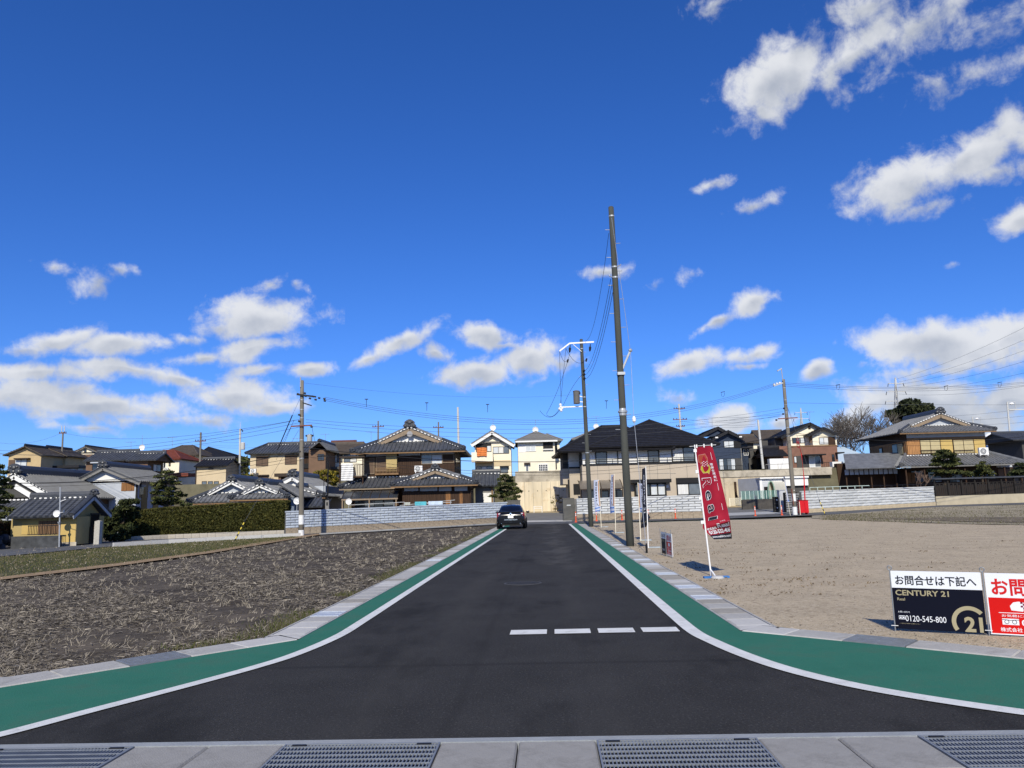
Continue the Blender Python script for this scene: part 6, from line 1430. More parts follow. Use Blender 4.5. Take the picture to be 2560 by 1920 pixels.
# ================================================================= plants
M_hedge = [mk('hedge_leaf', (.054, .055, .011), .75, .3, 3), mk('hedge_leaf_dark', (.036, .040, .010), .8, .3, 3), mk('hedge_leaf_brown', (.075, .066, .015), .8, .3, 3)]
def hedge_box(name, label, A, B, top, thick, n, mats, size=.05, base_off=.2, round_left=True):
    A, B = Vector(A), Vector(B); d = B - A; d.z = 0; L = d.length; d.normalize(); nn = Vector((d.y, -d.x, 0)); root = thing(name, label, 'hedge', A)
    hA = top[0] - A.z; hB = top[1] - B.z
    u = nrng.random(n); face = nrng.random(n); z = nrng.random(n); off = nrng.random(n)
    fr = face < .55; tp = (face >= .55) & (face < .85); en = face >= .85
    uu = np.where(en, (nrng.random(n) < .5) * 1.0, u); dz = np.where(tp, 1.0, z); oo = np.where(fr, 0.0, off)
    edge = .12; zc = dz.copy()
    lump = .04 * np.sin(uu * L * 2.1) * np.sin(dz * 5 + uu * 3) + .03 * nrng.normal(size=n)
    h = hA + (hB - hA) * uu; zb_ = base_off; zz_ = zb_ + (h - zb_) * dz
    # rounded shoulders
    sh = np.clip((dz - .86) / .14, 0, 1); inset = .16 * sh ** 2; rl = np.clip(1 - uu * L / .9, 0, 1); zz_ = zz_ - np.where(tp, .30 * rl ** 2, 0)
    off_ = oo * thick + np.where(fr, inset, 0) + np.where(fr, lump, 0); zz_ = zz_ + np.where(tp, lump, 0)
    x = A.x + d.x * (uu * L + np.where(en, lump, 0)) - nn.x * off_; y = A.y + d.y * (uu * L) - nn.y * off_; gzv = A.z + (B.z - A.z) * uu
    v, f = leaf_quads(np.column_stack([x, y, gzv + zz_]), size, .5, 1.3); r = nrng.random(n); mi = np.where(r < .5, 0, np.where(r < .86, 1, 2)); mi = np.where(tp & (r > .6), 2, mi)
    o = fast_mesh('foliage', v, f, mats, mi, root); stuff(o)
    core = MB(); p = [A - nn * .12 + d * .12, B - nn * .12 - d * .12, B - nn * (thick - .1) - d * .12, A - nn * (thick - .1) + d * .12]
    core.add([(q.x, q.y, A.z + base_off * .5) for q in p] + [(p[0].x, p[0].y, top[0] - .35), (p[1].x, p[1].y, top[1] - .12), (p[2].x, p[2].y, top[1] - .12), (p[3].x, p[3].y, top[0] - .35)], [(0, 1, 5, 4), (1, 2, 6, 5), (2, 3, 7, 6), (3, 0, 4, 7), (4, 5, 6, 7)]); core.build('twigs', mk('hedge_core', (.018, .02, .007), .95, .3, 3), root)
    return root
A, B = G(314, 1351), G(713, 1335); A.y += .25; B.y += .25
hedge_box('trimmed_hedge', 'long trimmed green hedge standing along the lane', A, B, (P(330, 1277, A.y).z, P(705, 1253, B.y).z), 1.1, 42000, M_hedge, .048, .22)
A, B = G(-40, 1378), G(68, 1366)
hedge_box('dark_hedge', 'dark reddish hedge on a stone bank beside the yellow outbuilding', A, B, (P(-40, 1303, A.y).z, P(68, 1306, B.y).z), 1.4, 7000, [mk('dark_hedge_leaf', (.020, .016, .008), .85, .3, 3), mk('dark_hedge_leaf_red', (.045, .018, .010), .85, .3, 3), M_hedge[1]], .05, .9)
M_rock = mk('bank_rock', (.045, .048, .06), .85, .4, 3, .6, 8)
o = thing('stone_bank', 'dark stone bank under the reddish hedge', 'stone wall', A); rr = random.Random(3)
for i in range(22):
    u = rr.random(); p = A + (B - A) * u; r = .22 + .2 * rr.random(); mb = MB(); mb.ball((p.x, p.y - .12 + .1 * rr.random(), A.z + .08 + .55 * rr.random()), (r * 1.3, r * .7, r * .8), 7, 5); mb.build('stone', M_rock, o)
M_bark = mk('bark', (.06, .045, .032), .95, .3, 5, .6, 20); M_barkg = mk('grey_bark', (.13, .115, .10), .95, .3, 5, .6, 20)
M_pine = [mk('pine_needles', (.048, .058, .018), .8, .3, 4), mk('pine_needles_dark', (.020, .028, .010), .85, .3, 4), mk('pine_needles_light', (.10, .105, .03), .8, .3, 4)]
def pad_pine(name, label, F, base, trunk, pads, per=420, size=.07, mats=None, depth=.8, seed=1, limb=.05, tr=.13):
    "garden pine: cloud pads of needles on bent limbs. pads: x, y, rx, ry in photo zoom units"
    r_ = random.Random(seed); b = F.p(*base); b.z = gz(b.x, b.y) - .1; root = thing(name, label, 'tree', b); mats = mats or M_pine
    tp = [b] + [F.p(x, y, r_.uniform(-.2, .2)) for x, y in trunk]; mb = MB(); k = len(tp); mb.tube(tp, [tr * (1 - .75 * i / (k - 1)) for i in range(k)], 7)
    sc = F.z[2] / F_PX * F.d; P_, S_ = [], []
    for x, y, rx, ry in pads:
        v = r_.uniform(-depth, depth); c = F.p(x, y, v); near = min(tp[1:], key=lambda q: (q - c).length + .6 * max(0, q.z - c.z)); mid = (near + c) / 2 + Vector((0, 0, -.08)); mb.tube([near, mid, c - Vector((0, 0, ry * sc * .3))], [limb, limb * .7, limb * .3], 5)
        n = int(per * max(.25, (rx * sc) ** 1.2)); a = nrng.normal(size=(n, 3)); a /= np.linalg.norm(a, axis=1)[:, None]; rad = (.55 + .5 * nrng.random(n))[:, None] * (1 + .18 * np.sin(a[:, :1] * 5 + x) + .15 * np.sin(a[:, 1:2] * 6)); a = a * rad; a[:, 2] = np.where(a[:, 2] < 0, a[:, 2] * .5, a[:, 2])
        P_.append(np.array(c) + a * np.array([rx * sc * .9, rx * sc * .75, ry * sc * .72])); S_.append(a[:, 2])
    pts = np.concatenate(P_); h = np.concatenate(S_); v, f = leaf_quads(pts, size, .5, 1.8); q = nrng.random(len(pts)); mi = np.where(q < .5, 0, np.where(q < .72, 1, 2)) if len(mats) > 2 else (q < .4).astype(int)
    mb.build('trunk', M_bark, root); stuff(fast_mesh('crown', v, f, mats, mi, root)); return root
F = Front(4, 67.5)
pad_pine('cloud_pruned_pine', 'cloud pruned garden pine behind the bluish block wall', F, (640, 1260), [(630, 1180), (670, 1080), (630, 980), (650, 890)],
         [(635, 878, 58, 26), (698, 905, 48, 22), (585, 925, 48, 26), (690, 948, 62, 28), (600, 985, 75, 28), (725, 992, 62, 26), (560, 1040, 65, 28), (655, 1032, 75, 28), (760, 1048, 72, 30), (815, 1080, 44, 24), (490, 1142, 62, 22), (610, 1095, 80, 30), (725, 1105, 85, 30), (560, 1085, 60, 24), (600, 1165, 62, 26), (695, 1185, 92, 28), (790, 1150, 44, 20), (640, 1130, 60, 24)], 520, .075)
F = Front(1, 46.5)
pad_pine('garden_pine', 'tall dark garden pine beside the yellow outbuilding', F, (-50, 1290), [(-60, 1150), (-110, 900), (-40, 700), (-70, 540)],
         [(0, 520, 60, 30), (-80, 560, 80, 32), (40, 590, 60, 24), (-60, 650, 90, 30), (70, 690, 66, 22), (0, 730, 86, 26), (120, 770, 56, 20), (-80, 780, 90, 28), (20, 840, 86, 26), (100, 880, 66, 22), (-60, 910, 90, 28), (40, 950, 76, 24), (-20, 1020, 80, 26), (110, 1040, 66, 22), (30, 1100, 80, 24), (150, 1100, 56, 18), (-20, 1140, 70, 22)], 800, .065, depth=.9, seed=2, tr=.16)
F = Front(2, 58.5)
pad_pine('garden_pine', 'layered dark garden pine behind the left end of the trimmed hedge', F, (170, 1120), [(170, 1000), (210, 850), (160, 720), (180, 600)],
         [(190, 590, 90, 28), (100, 640, 80, 28), (240, 660, 80, 26), (160, 700, 110, 32), (60, 735, 80, 26), (280, 720, 70, 24), (120, 780, 110, 32), (240, 790, 90, 28), (60, 840, 90, 28), (190, 850, 120, 32), (320, 840, 60, 22), (90, 910, 110, 32), (240, 910, 110, 30), (370, 870, 60, 20), (60, 960, 90, 30), (200, 965, 130, 32), (330, 950, 70, 24), (410, 985, 70, 20)], 420, .075, seed=3)
pad_pine('round_shrub', 'dark rounded garden shrub beside the granite gate post', Front(1, 52), (1500, 1300), [(1500, 1150), (1510, 1000)], [(1530, 960, 90, 50), (1620, 950, 80, 46), (1500, 1030, 90, 60), (1600, 1040, 90, 60), (1480, 1120, 80, 60), (1560, 1150, 90, 60), (1420, 1230, 130, 90), (1520, 1280, 130, 90), (1330, 1300, 100, 80), (1400, 1130, 110, 90), (1340, 1200, 90, 90), (1470, 1380, 130, 80), (1380, 1390, 100, 70), (1560, 1230, 110, 90), (1620, 1120, 90, 80), (1440, 1060, 90, 70)], 900, .075, [M_pine[1], M_hedge[1], M_pine[0]], seed=4)
F = Front(7, 79.5); LP = [M_pine[0], M_pine[1], M_pine[2]]
pad_pine('garden_pine', 'broad umbrella shaped pine in front of the cedar house', F, (1340, 1010), [(1330, 930), (1350, 850), (1320, 750), (1330, 680)],
         [(1325, 655, 70, 24), (1270, 690, 80, 26), (1390, 690, 80, 26), (1330, 725, 110, 28), (1240, 760, 70, 24), (1440, 755, 80, 26), (1340, 785, 130, 28), (1230, 805, 60, 20), (1480, 795, 50, 20), (1380, 815, 80, 20), (1210, 870, 70, 22), (1310, 880, 90, 24), (1420, 885, 100, 24), (1540, 895, 100, 24), (1600, 915, 60, 18), (1270, 915, 80, 20), (1370, 925, 60, 18)], 420, .085, [M_pine[0], M_pine[2], M_pine[1]], seed=5)
pad_pine('small_garden_pine', 'small layered pine behind the dark wooden fence', F, (1755, 1000), [(1750, 940), (1755, 860), (1750, 790)],
         [(1750, 780, 34, 12), (1720, 815, 50, 14), (1790, 820, 46, 14), (1750, 850, 70, 16), (1695, 880, 50, 14), (1800, 880, 60, 14), (1745, 905, 80, 16), (1850, 905, 40, 12), (1700, 935, 50, 12), (1820, 935, 60, 12)], 420, .08, seed=6)
pad_pine('small_garden_pine', 'dark pine at the far end of the wooden fence', F, (2160, 990), [(2160, 930), (2170, 860), (2165, 800)], [(2165, 800, 60, 22), (2200, 840, 70, 24), (2130, 860, 60, 20), (2180, 885, 90, 24), (2090, 905, 60, 16), (2200, 915, 80, 22), (2060, 920, 40, 12)], 420, .08, [M_pine[1], M_pine[0]], seed=7)
pad_pine('yellow_shrub', 'yellow green citrus shrubs behind the balcony of the wooden house', Front(3, 80), (180, 1000), [(180, 900), (190, 800)], [(80, 800, 70, 50), (170, 790, 80, 50), (260, 800, 70, 50), (110, 860, 80, 50), (210, 860, 90, 50), (290, 880, 60, 50), (250, 930, 60, 40)], 360, .09, [mk('citrus_leaf', (.12, .105, .012), .7, .3, 4), mk('citrus_leaf_dark', (.045, .05, .01), .8, .3, 4), mk('citrus_leaf_light', (.22, .17, .02), .7, .3, 4)], seed=8)
pad_pine('hill_tree', 'dark green tree on the hill between two tan houses', Front(2, 108), (1110, 640), [(1110, 560), (1110, 470)], [(1110, 430, 60, 40), (1060, 470, 60, 44), (1160, 480, 60, 44), (1100, 520, 90, 50), (1050, 580, 70, 50), (1150, 570, 60, 50)], 120, .16, [M_pine[0], M_pine[1], M_pine[2]], seed=9, depth=1.2)
pad_pine('hill_shrub', 'yellowish shrub below the tan house with shutters', Front(2, 90), (1160, 680), [(1160, 650)], [(1150, 625, 50, 26), (1200, 635, 40, 22), (1110, 640, 40, 20)], 200, .1, [MATS['citrus_leaf'], MATS['citrus_leaf_dark']], seed=10)
pad_pine('roadside_bush', 'thin leafed bush in front of the concrete retaining wall', Front(4, 82), (1285, 1335), [(1290, 1280), (1300, 1200)], [(1300, 1140, 44, 26), (1260, 1165, 40, 24), (1350, 1170, 40, 26), (1300, 1200, 60, 26), (1250, 1230, 30, 22), (1360, 1225, 30, 22), (1290, 1310, 40, 16)], 60, .07, [mk('dry_leaf', (.20, .15, .07), .8, .3, 4), mk('olive_leaf', (.11, .11, .04), .8, .3, 4)], seed=11, depth=.4, limb=.025, tr=.05)
# big evergreen and bare trees far right
def big_tree(name, label, F, base, cx, cy, rx, ry, n, size, mats, seed):
    r_ = random.Random(seed); b = F.p(*base); b.z = 1.0; root = thing(name, label, 'tree', b); c = F.p(cx, cy); sc = F.z[2] / F_PX * F.d; R = Vector((rx * sc, rx * sc * .9, ry * sc)); mb = MB(); mb.tube([b, c - Vector((0, 0, R.z * .5)), c + Vector((0, 0, R.z * .4))], [.5, .35, .1], 8)
    P_ = []
    for i in range(60):
        a = Vector((r_.gauss(0, 1), r_.gauss(0, 1), r_.gauss(0, 1))).normalized() * (r_.random() ** .4 * .86); q = c + Vector((a.x * R.x, a.y * R.y, a.z * R.z)); rr = r_.uniform(.16, .30) * R.x; k = int(n / 60); s = nrng.normal(size=(k, 3)); s /= np.linalg.norm(s, axis=1)[:, None]; s *= (.5 + .55 * nrng.random(k))[:, None]; P_.append(np.array(q) + s * rr * np.array([1, 1, .75]))
        if i < 10: mb.tube([c - Vector((0, 0, R.z * .3)), q], [.16, .04], 5)
    pts = np.concatenate(P_); v, f = leaf_quads(pts, size, .5, 1.3); mb.build('trunk', M_bark, root); stuff(fast_mesh('crown', v, f, mats, nrng.integers(0, len(mats), len(pts)), root))
big_tree('evergreen_tree', 'large dark rounded evergreen tree behind the cedar house', Front(7, 140), (960, 620), 955, 235, 260, 125, 26000, .24, [mk('oak_leaf', (.022, .030, .012), .7, .3, 2), mk('oak_leaf_dark', (.010, .015, .007), .8, .3, 2), mk('oak_leaf_pale', (.045, .052, .02), .7, .3, 2)], 1)  # three leaf tones mixed at random through the crown
def bare_tree(name, label, F, base, top, spread, seed, levels=6, r0=.22, m=None, zb=1.0, zbase=None, dens=3, rmin=None):
    rmin = F.d * .00019 if rmin is None else rmin
    r_ = random.Random(seed); b = F.p(*base); b.z = zb if zbase is None else zbase; t = F.p(*top); H = t.z - b.z; root = thing(name, label, 'tree', b); trunk, tw = MB(), MB()
    def grow(p, d, ln, rad, lv):
        pts = [p]; q = p
        for k in range(3):
            d = (d + Vector((r_.gauss(0, .13), r_.gauss(0, .13), r_.gauss(.05, .08)))).normalized(); q = q + d * ln / 3; pts.append(q)
        (trunk if lv > levels - 3 else tw).tube(pts, [max(rmin, q_) for q_ in (rad, rad * .85, rad * .7, rad * .55)], 6 if lv > levels - 3 else 4, cap=False)
        if lv == 0: return
        for k in range(dens if lv > 1 else 3):
            a = Vector((r_.gauss(0, 1), r_.gauss(0, 1), r_.gauss(0, .35))).normalized(); nd = (d * (1.0 - spread * .35) + a * spread * .75 + Vector((0, 0, .12))).normalized(); st = pts[2] if k == 0 and r_.random() < .5 else pts[3]
            grow(st, nd, ln * r_.uniform(.62, .84), rad * .55, lv - 1)
    grow(b, Vector((0, 0, 1)), H * .27, r0, levels - 1)
    trunk.build('trunk', m or M_barkg, root); stuff(tw.build('twigs', m or M_barkg, root)); return root
F = Front(7, 132); M_dkbark = mk('dark_bark', (.075, .062, .054), .95, .3, 5)
bare_tree('bare_tree', 'dark leaning bare tree beside the brick house', F, (240, 640), (180, 40), .95, 4, 6, .22, M_dkbark, dens=4)
bare_tree('bare_tree', 'tall bare tree with grey fan of twigs behind the pale warehouse roof', F, (400, 640), (400, 10), .72, 11, 6, .22, M_barkg, dens=4)
bare_tree('bare_tree', 'bare grey tree growing against the large evergreen', F, (560, 640), (570, 0), .70, 21, 6, .22, M_barkg, dens=4)
bare_tree('bare_tree', 'small bare tree tips showing behind the gable of the cedar house', Front(7, 135), (1420, 400), (1420, 190), .7, 8, 5, .12, M_barkg, zb=5)
bare_tree('bare_shrub', 'bare brown shrub in front of the cedar house', Front(7, 79), (1050, 1010), (1040, 740), .7, 31, 5, .06, mk('brown_twig', (.16, .11, .085), .9, .2, 5), zb=gz(40, 79))
bare_tree('bare_shrub', 'small bare pale tree behind the trimmed hedge', Front(2, 57.5), (720, 1090), (740, 830), .8, 17, 5, .06, M_barkg, zb=gz(-22, 57))
bare_tree('bare_shrub', 'bare plum tree beside the small tiled annex', Front(4, 66), (395, 1230), (400, 1100), .9, 5, 4, .05, M_dkbark, zb=gz(-3, 66))
bare_tree('bare_shrub', 'bare twiggy tree beside the long tiled farmhouse roof', Front(1, 55), (1560, 1080), (1560, 800), .9, 25, 5, .06, M_dkbark, zb=gz(-30, 55))
# ================================================================= poles and wires
M_pole = mk('pole_concrete', (.062, .066, .060), .9, .18, 2.5, .3, 40, stretch=(1, 1, .25)); M_pole2 = mk('old_pole_concrete', (.17, .155, .13), .9, .2, 2.5, .3, 40, stretch=(1, 1, .25))
M_galvd = mk('dull_galvanised', (.40, .42, .44), .5, .15, 6, metal=.5); M_rust = mk('rusty_steel', (.17, .075, .055), .8, .3, 6); M_ins = mk('insulator_black', (.015, .015, .016), .5, .2, 6); M_wire = mk('cable_black', (.02, .021, .024), .6, .1, 3); M_wire2 = mk('cable_grey', (.07, .075, .085), .6, .1, 3); M_porc = mk('porcelain', (.75, .75, .74), .3, .05, 3)
def pole(name, label, base, top, r0, r1, m, zb=None, band=0, d=None):
    "base, top: photo points; the pole leans as in the photo"
    a = G(*base) if d is None else P(*base, d); 
    if zb is not None: a.z = zb
    b = P(*top, a.y); o = thing(name, label, 'utility pole', a)
    n = 8; MB().tube([a + (b - a) * i / n + (Vector((0, 0, -.2)) if i == 0 else Vector()) for i in range(n + 1)], [r0 + (r1 - r0) * i / n for i in range(n + 1)], 14).build('shaft', m, o, smooth=True)
    MB().cyl(b, b + (b - a).normalized() * .03, r1 * 1.02, r1 * .8, 14).build('cap', m, o)
    return o, a, b
def on(a, b, f): return a + (b - a) * f
def bolts(o, a, b, f0, f1, n, r0, r1):
    for i in range(n):
        f = f0 + (f1 - f0) * i / (n - 1); p = on(a, b, f); r = r0 + (r1 - r0) * f; s = 1 if i % 2 else -1; MB().cyl(p + Vector((s * r * .9, 0, 0)), p + Vector((s * (r + .16), -.02, 0)), .011, .011, 5).build('step_bolt', M_galvd, o)
def ring(o, a, b, f, r0, r1, h=.05, ex=.008, m=None):
    p = on(a, b, f); r = r0 + (r1 - r0) * f; return MB().lathe(p - Vector((0, 0, h / 2)), [(r, 0), (r + ex, 0), (r + ex, h), (r, h)], 14).build('band', m or M_galvd, o)
def fr_y(a, b, py, px=None):
    "fraction up the pole at photo height py"
    lo, hi = 0., 1.
    pa = a.z; 
    for _ in range(30):
        m = (lo + hi) / 2; q = on(a, b, m); v = CAM_R.transposed() @ (q - Vector((0, 0, CAM_H))); y = CY + F_PX * v.y / v.z
        if y > py: lo = m
        else: hi = m
    return m
def wire(label, group, p, q, sag=.4, r=.012, m=None, n=14, name='power_line'):
    p, q = Vector(p), Vector(q); pts = [p + (q - p) * (i / n) - Vector((0, 0, sag * 4 * (i / n) * (1 - i / n))) for i in range(n + 1)]
    return tag(MB().tube(pts, r, 5).build(name, m or M_wire), label, 'cable', group)
# --- the tall new pole by the road
o, a, b = pole('utility_pole', 'tall new dark concrete utility pole at the edge of the gravel plot', (1576, 1366), (1527.5, 519), .135, .095, M_pole)
P1 = (a, b); bolts(o, a, b, .33, .93, 15, .135, .095)
for py in (541, 668, 694): ring(o, a, b, fr_y(a, b, py), .135, .095)
f = fr_y(a, b, 1031); MB().lathe(on(a, b, f) - Vector((0, 0, .12)), [(.122, 0), (.135, .01), (.135, .1), (.165, .12), (.165, .17), (.13, .19), (.118, .26)], 16).build('joint_collar', M_galvd, o)
for py, sx in ((668, 1), (694, -1)):
    p = on(a, b, fr_y(a, b, py)); MB().tube([p + Vector((sx * .09, -.06, 0)), p + Vector((sx * .20, -.1, .03)), p + Vector((sx * .22, -.1, .08))], .018, 5).build('cable_hook', M_galvd, o)
f0 = fr_y(a, b, 935); arm0 = on(a, b, f0); arm1 = P(1576, 876, a.y - .1); MB().beam(arm0, arm1, .06, .06).build('stay_arm', M_galvd, o); MB().box((arm0.x - .12, a.y - .16, arm0.z - .05), (arm0.x + .14, a.y + .12, arm0.z + .05)).build('arm_clamp', M_galvd, o)
MB().ball(arm1, .07, 8, 6).build('stay_pulley', M_galvd, o)
g0 = P(1529, 545, a.y - .12); g1 = P(1576, 876, a.y - .12); gm = P(1585, 1048, a.y - .3); gg = G(1608, 1395); gg = G(1617, 1382)
st = thing('guy_wire', 'steel guy wire bracing the tall new utility pole to the gravel', 'guy wire', gg); MB().tube([g0, g1], .008, 5).build('upper_strand', M_galvd, st); MB().tube([g1, gm], .008, 5).build('middle_strand', M_galvd, st); MB().tube([gm, gg], .009, 5).build('lower_strand', M_galvd, st)
MB().lathe(gm - Vector((0, 0, .12)), [(.02, 0), (.06, .05), (.065, .14), (.03, .22)], 10).build('stay_insulator', M_porc, st); MB().lathe(gg - Vector((0, 0, .05)), [(.03, 0), (.035, .25), (.02, .32)], 8).build('anchor', M_black, st)
# --- second pole with white crossarm and transformer
o, a, b = pole('utility_pole', 'utility pole with white crossarm and grey transformer canister', (1478, 1317), (1453, 849), .15, .10, M_pole)
P2 = (a, b); bolts(o, a, b, .35, .93, 14, .15, .10); D2 = a.y - .14
for py in (861, 872, 993, 1017, 1132): ring(o, a, b, fr_y(a, b, py), .15, .10)
ca = [P(1484.5, 855, D2), P(1424, 858.5, D2), P(1398.5, 878, D2)]
MB().beam(ca[0], ca[1], .09, .09).beam(ca[1], ca[2], .085, .085).build('crossarm', M_white, o); MB().beam(P(1433, 861, D2), P(1454, 879, D2), .03, .03).build('brace', M_white, o)
for x, y0, y1 in ((1425.5, 862, 882), (1476, 860, 879)):
    p, q = P(x, y0, D2), P(x - 1.5, y1, D2); st_ = MB().tube([p, p + (q - p) * .35, p + (q - p) * .4, p + (q - p) * .8, q], [.025, .035, .08, .065, .02], 8).build('strain_insulator', M_ins, o)
for x, y0, y1 in ((1419.5, 898, 906), (1466, 896, 904)): MB().cyl(P(x + 1, y0, D2), P(x - 1, y1, D2), .05, .05, 8).build('wire_clamp', M_ins, o)
c0 = P(1440.5, 980, D2); c1 = P(1439, 1010, D2); MB().lathe((c0.x, c0.y - .1, c1.z), [(.19, 0), (.20, .02), (.20, c0.z - c1.z), (.215, c0.z - c1.z), (.215, c0.z - c1.z + .05), (.08, c0.z - c1.z + .09)], 16).build('transformer', mk('transformer_grey', (.115, .112, .108), .6, .1, 4), o)
q = P(1448, 983, D2); MB().ball((q.x, q.y - .05, q.z), (.08, .08, .10), 8, 5).build('bushing', M_ins, o); MB().beam(P(1447, 990, D2), P(1456, 992, D2), .05, .05).beam(P(1447, 1004, D2), P(1457, 1005, D2), .05, .05).build('transformer_bracket', M_white, o)
MB().beam(P(1456, 1016, D2), P(1403, 1018, D2), .07, .07).build('lower_arm', M_white, o); mb = MB()
for dx, dy in ((0, 0), (3, 4), (-3, 5), (1, 9), (-1, -5)): mb.ball(P(1402 + dx, 1017 + dy, D2), .09, 8, 5)
mb.build('insulator_cluster', M_porc, o)
for i, py in enumerate((928, 937, 947)): MB().ball(on(a, b, fr_y(a, b, py)) + Vector((.06, -.15, 0)), .08, 8, 5).build('spool_insulator', M_ins, o)
gr = 'service wires on the second pole'
for x0, y0, x1, y1, s in ((1398.5, 879, 1403, 1010, .0), (1415, 868, 1401, 1012, .0), (1425, 883, 1366, 1035, .3), (1457, 935, 1408, 1014, -.2)): wire('thin drop wire hanging from the white crossarm of the second pole', gr, P(x0, y0, D2), P(x1, y1, D2), s, .011)
wire('looped jumper wire under the white crossarm', gr, P(1400, 881, D2), P(1419, 898, D2), .35, .011); wire('looped jumper wire under the white crossarm', gr, P(1415, 872, D2), P(1466, 897, D2), .55, .011)
wire('black cable dipping from insulator cluster to the upper power lines', gr, P(1400, 1020, D2), P(1366, 1037, D2 + 8), .3, .012); wire('black cable dipping from insulator cluster to the upper power lines', gr, P(1402, 1022, D2), P(1350, 1027, D2 + 8), .5, .012)
grp = 'wires between the two new poles'
wire('thin wire from top of the tall new pole to the second pole', grp, P(1522, 583, P1[0].y), P(1463, 852, D2), 1.0, .008, M_wire); bx = P(1496, 722, (P1[0].y + D2) / 2 - 4)
for i, (x0, y0, x1, y1) in enumerate(((1527, 697, 1461, 928), (1530, 712, 1463, 937), (1532, 731, 1464, 947))): wire('slack wire running from the tall new pole to the second pole', grp, P(x0, y0, P1[0].y - .1), P(x1, y1, D2), .7, .009)
# --- left pole by the bluish wall
o, a, b = pole('utility_pole', 'old grey utility pole with transformer before the bluish block wall', (753, 1340), (755, 952), .17, .115, M_pole2)
PL = (a, b); DL = a.y - .18
for py in (988, 1000, 1024, 1045, 1065, 1100, 1146): ring(o, a, b, fr_y(a, b, py), .17, .115)
MB().cyl(on(a, b, .955) + Vector((-.06, -.13, 0)), b + Vector((-.06, -.13, .2)), .04, .04, 8).build('ground_pipe', M_galvd, o)
for p0, p1, w in (((742, 986), (790, 992), .10), ((757, 1007), (779, 1014), .07)): MB().beam(P(*p0, DL), P(*p1, DL), w, w).build('bracket', M_ins, o)
MB().beam(P(727, 1066, DL), P(780, 1063, DL), .08, .08).build('crossarm', M_rust, o)
for x, y in ((745, 985), (762, 983), (764, 990), (782, 991), (775, 996), (748, 1037), (748, 1053), (779, 1067), (798, 995), (811, 997), (812, 1002), (789, 999)): MB().cyl(P(x - 2.5, y - .6, DL), P(x + 2.5, y + .6, DL), .06, .06, 8).build('insulator', M_ins, o)
c0, c1 = P(774, 1088, DL - .15), P(774, 1104, DL - .15); h_ = c0.z - c1.z
MB().lathe((c0.x, c0.y, c1.z), [(.16, 0), (.17, .02), (.17, h_), (.1, h_ + .05)], 14).build('transformer', mk('transformer_pale', (.33, .36, .37), .6, .1, 4), o); mb = MB()
for dx in (-8, -3, 3, 7): mb.ball(P(774 + dx, 1087 + abs(dx) * .3, DL - .2), .07, 6, 4)
mb.build('bushings', M_ins, o)
for zz0, zz1 in ((1287.5, 1311), (1325, 1342)):
    f0, f1 = fr_y(a, b, zz1), fr_y(a, b, zz0); MB().tube([on(a, b, f0), on(a, b, f1)], [.178 - .055 * f0, .178 - .055 * f1], 14, cap=False).build('white_sleeve', mk('sleeve_white', (.68, .69, .68), .7, .12, 6), o)
# --- right pole by the red hose box
o, a, b = pole('utility_pole', 'leaning utility pole with street lamp beside the red hose box', (1988, 1288), (1958.5, 949), .18, .125, M_pole2)
PR = (a, b); DR = a.y - .18
for py in (970, 1000, 1012, 1023, 1030, 1033, 1046, 1069, 1090): ring(o, a, b, fr_y(a, b, py), .18, .125, .04)
lp = [P(1957, 952, DR), P(1953.5, 922, DR), P(1945, 926, DR)]; MB().tube(lp[:2], .04, 6).build('lamp_mast', M_galvd, o); MB().beam(P(1954, 921.5, DR), P(1943, 927.5, DR), .12, .10).build('street_lamp', M_galvd, o)
MB().beam(P(1957, 957, DR), P(1934, 965, DR), .10, .12).build('upper_bracket', M_galvd, o); MB().beam(P(1945, 1047, DR), P(1994, 1044, DR), .08, .08).build('crossarm', M_rust, o)
for x, y in ((1935, 961), (1942, 959), (1949, 957), (1958, 1035), (1941, 1050), (1960, 1021)): MB().cyl(P(x - 2, y, DR), P(x + 2, y, DR), .07, .07, 8).build('insulator', M_ins if y > 1000 else M_porc, o)
for zz0, zz1 in ((1234, 1253), (1267, 1287)):
    f0, f1 = fr_y(a, b, zz1), fr_y(a, b, zz0); MB().tube([on(a, b, f0), on(a, b, f1)], [.188 - .055 * f0, .188 - .055 * f1], 14, cap=False).build('white_sleeve', MATS['sleeve_white'], o)
f = fr_y(a, b, 1226); MB().ball(on(a, b, f) + Vector((.03, -.17, 0)), .04, 8, 5).build('reflector', M_porc, o)
# --- long spans
g = 'upper power lines between left and right poles'
for y0, y1, s in ((993, 958, 2.2), (997, 961, 2.25), (1001, 964.5, 2.3)): wire('thin power line strung high between the old left pole and the lamp pole', g, P(812, y0, DL), P(1938, y1, DR), s, .011, M_wire2, 24)
for i, (x, y) in enumerate(((916, 1005), (1067, 1014), (1219, 1018), (1516, 1009))):
    dd = DL + (DR - DL) * (x - 755) / 1200; o = thing('line_spacer', 'small spacer hanging across the upper power lines', 'line spacer', P(x, y, dd), 'line spacers'); MB().cyl(P(x, y - 7.5, dd), P(x, y + 13, dd), .02, .014, 5).build('rod', M_ins, o); MB().beam(P(x - 4, y - 7, dd), P(x + 4, y - 7, dd), .05, .05).build('clamp', M_ins, o)
g = 'middle power lines'
for y0, y1, s in ((1049, 1021, 1.1), (1056, 1029, 1.2), (1064, 1037, 1.3)): wire('thin power line across the rooftops between left and right poles', g, P(765, y0, DL), P(1957, y1, DR), s, .010, M_wire2, 20)
wire('slender high wire above the wooden house from the left pole', 'high wires', P(757, 957, DL), P(1450, 985, 75), .6, .006, M_wire2)
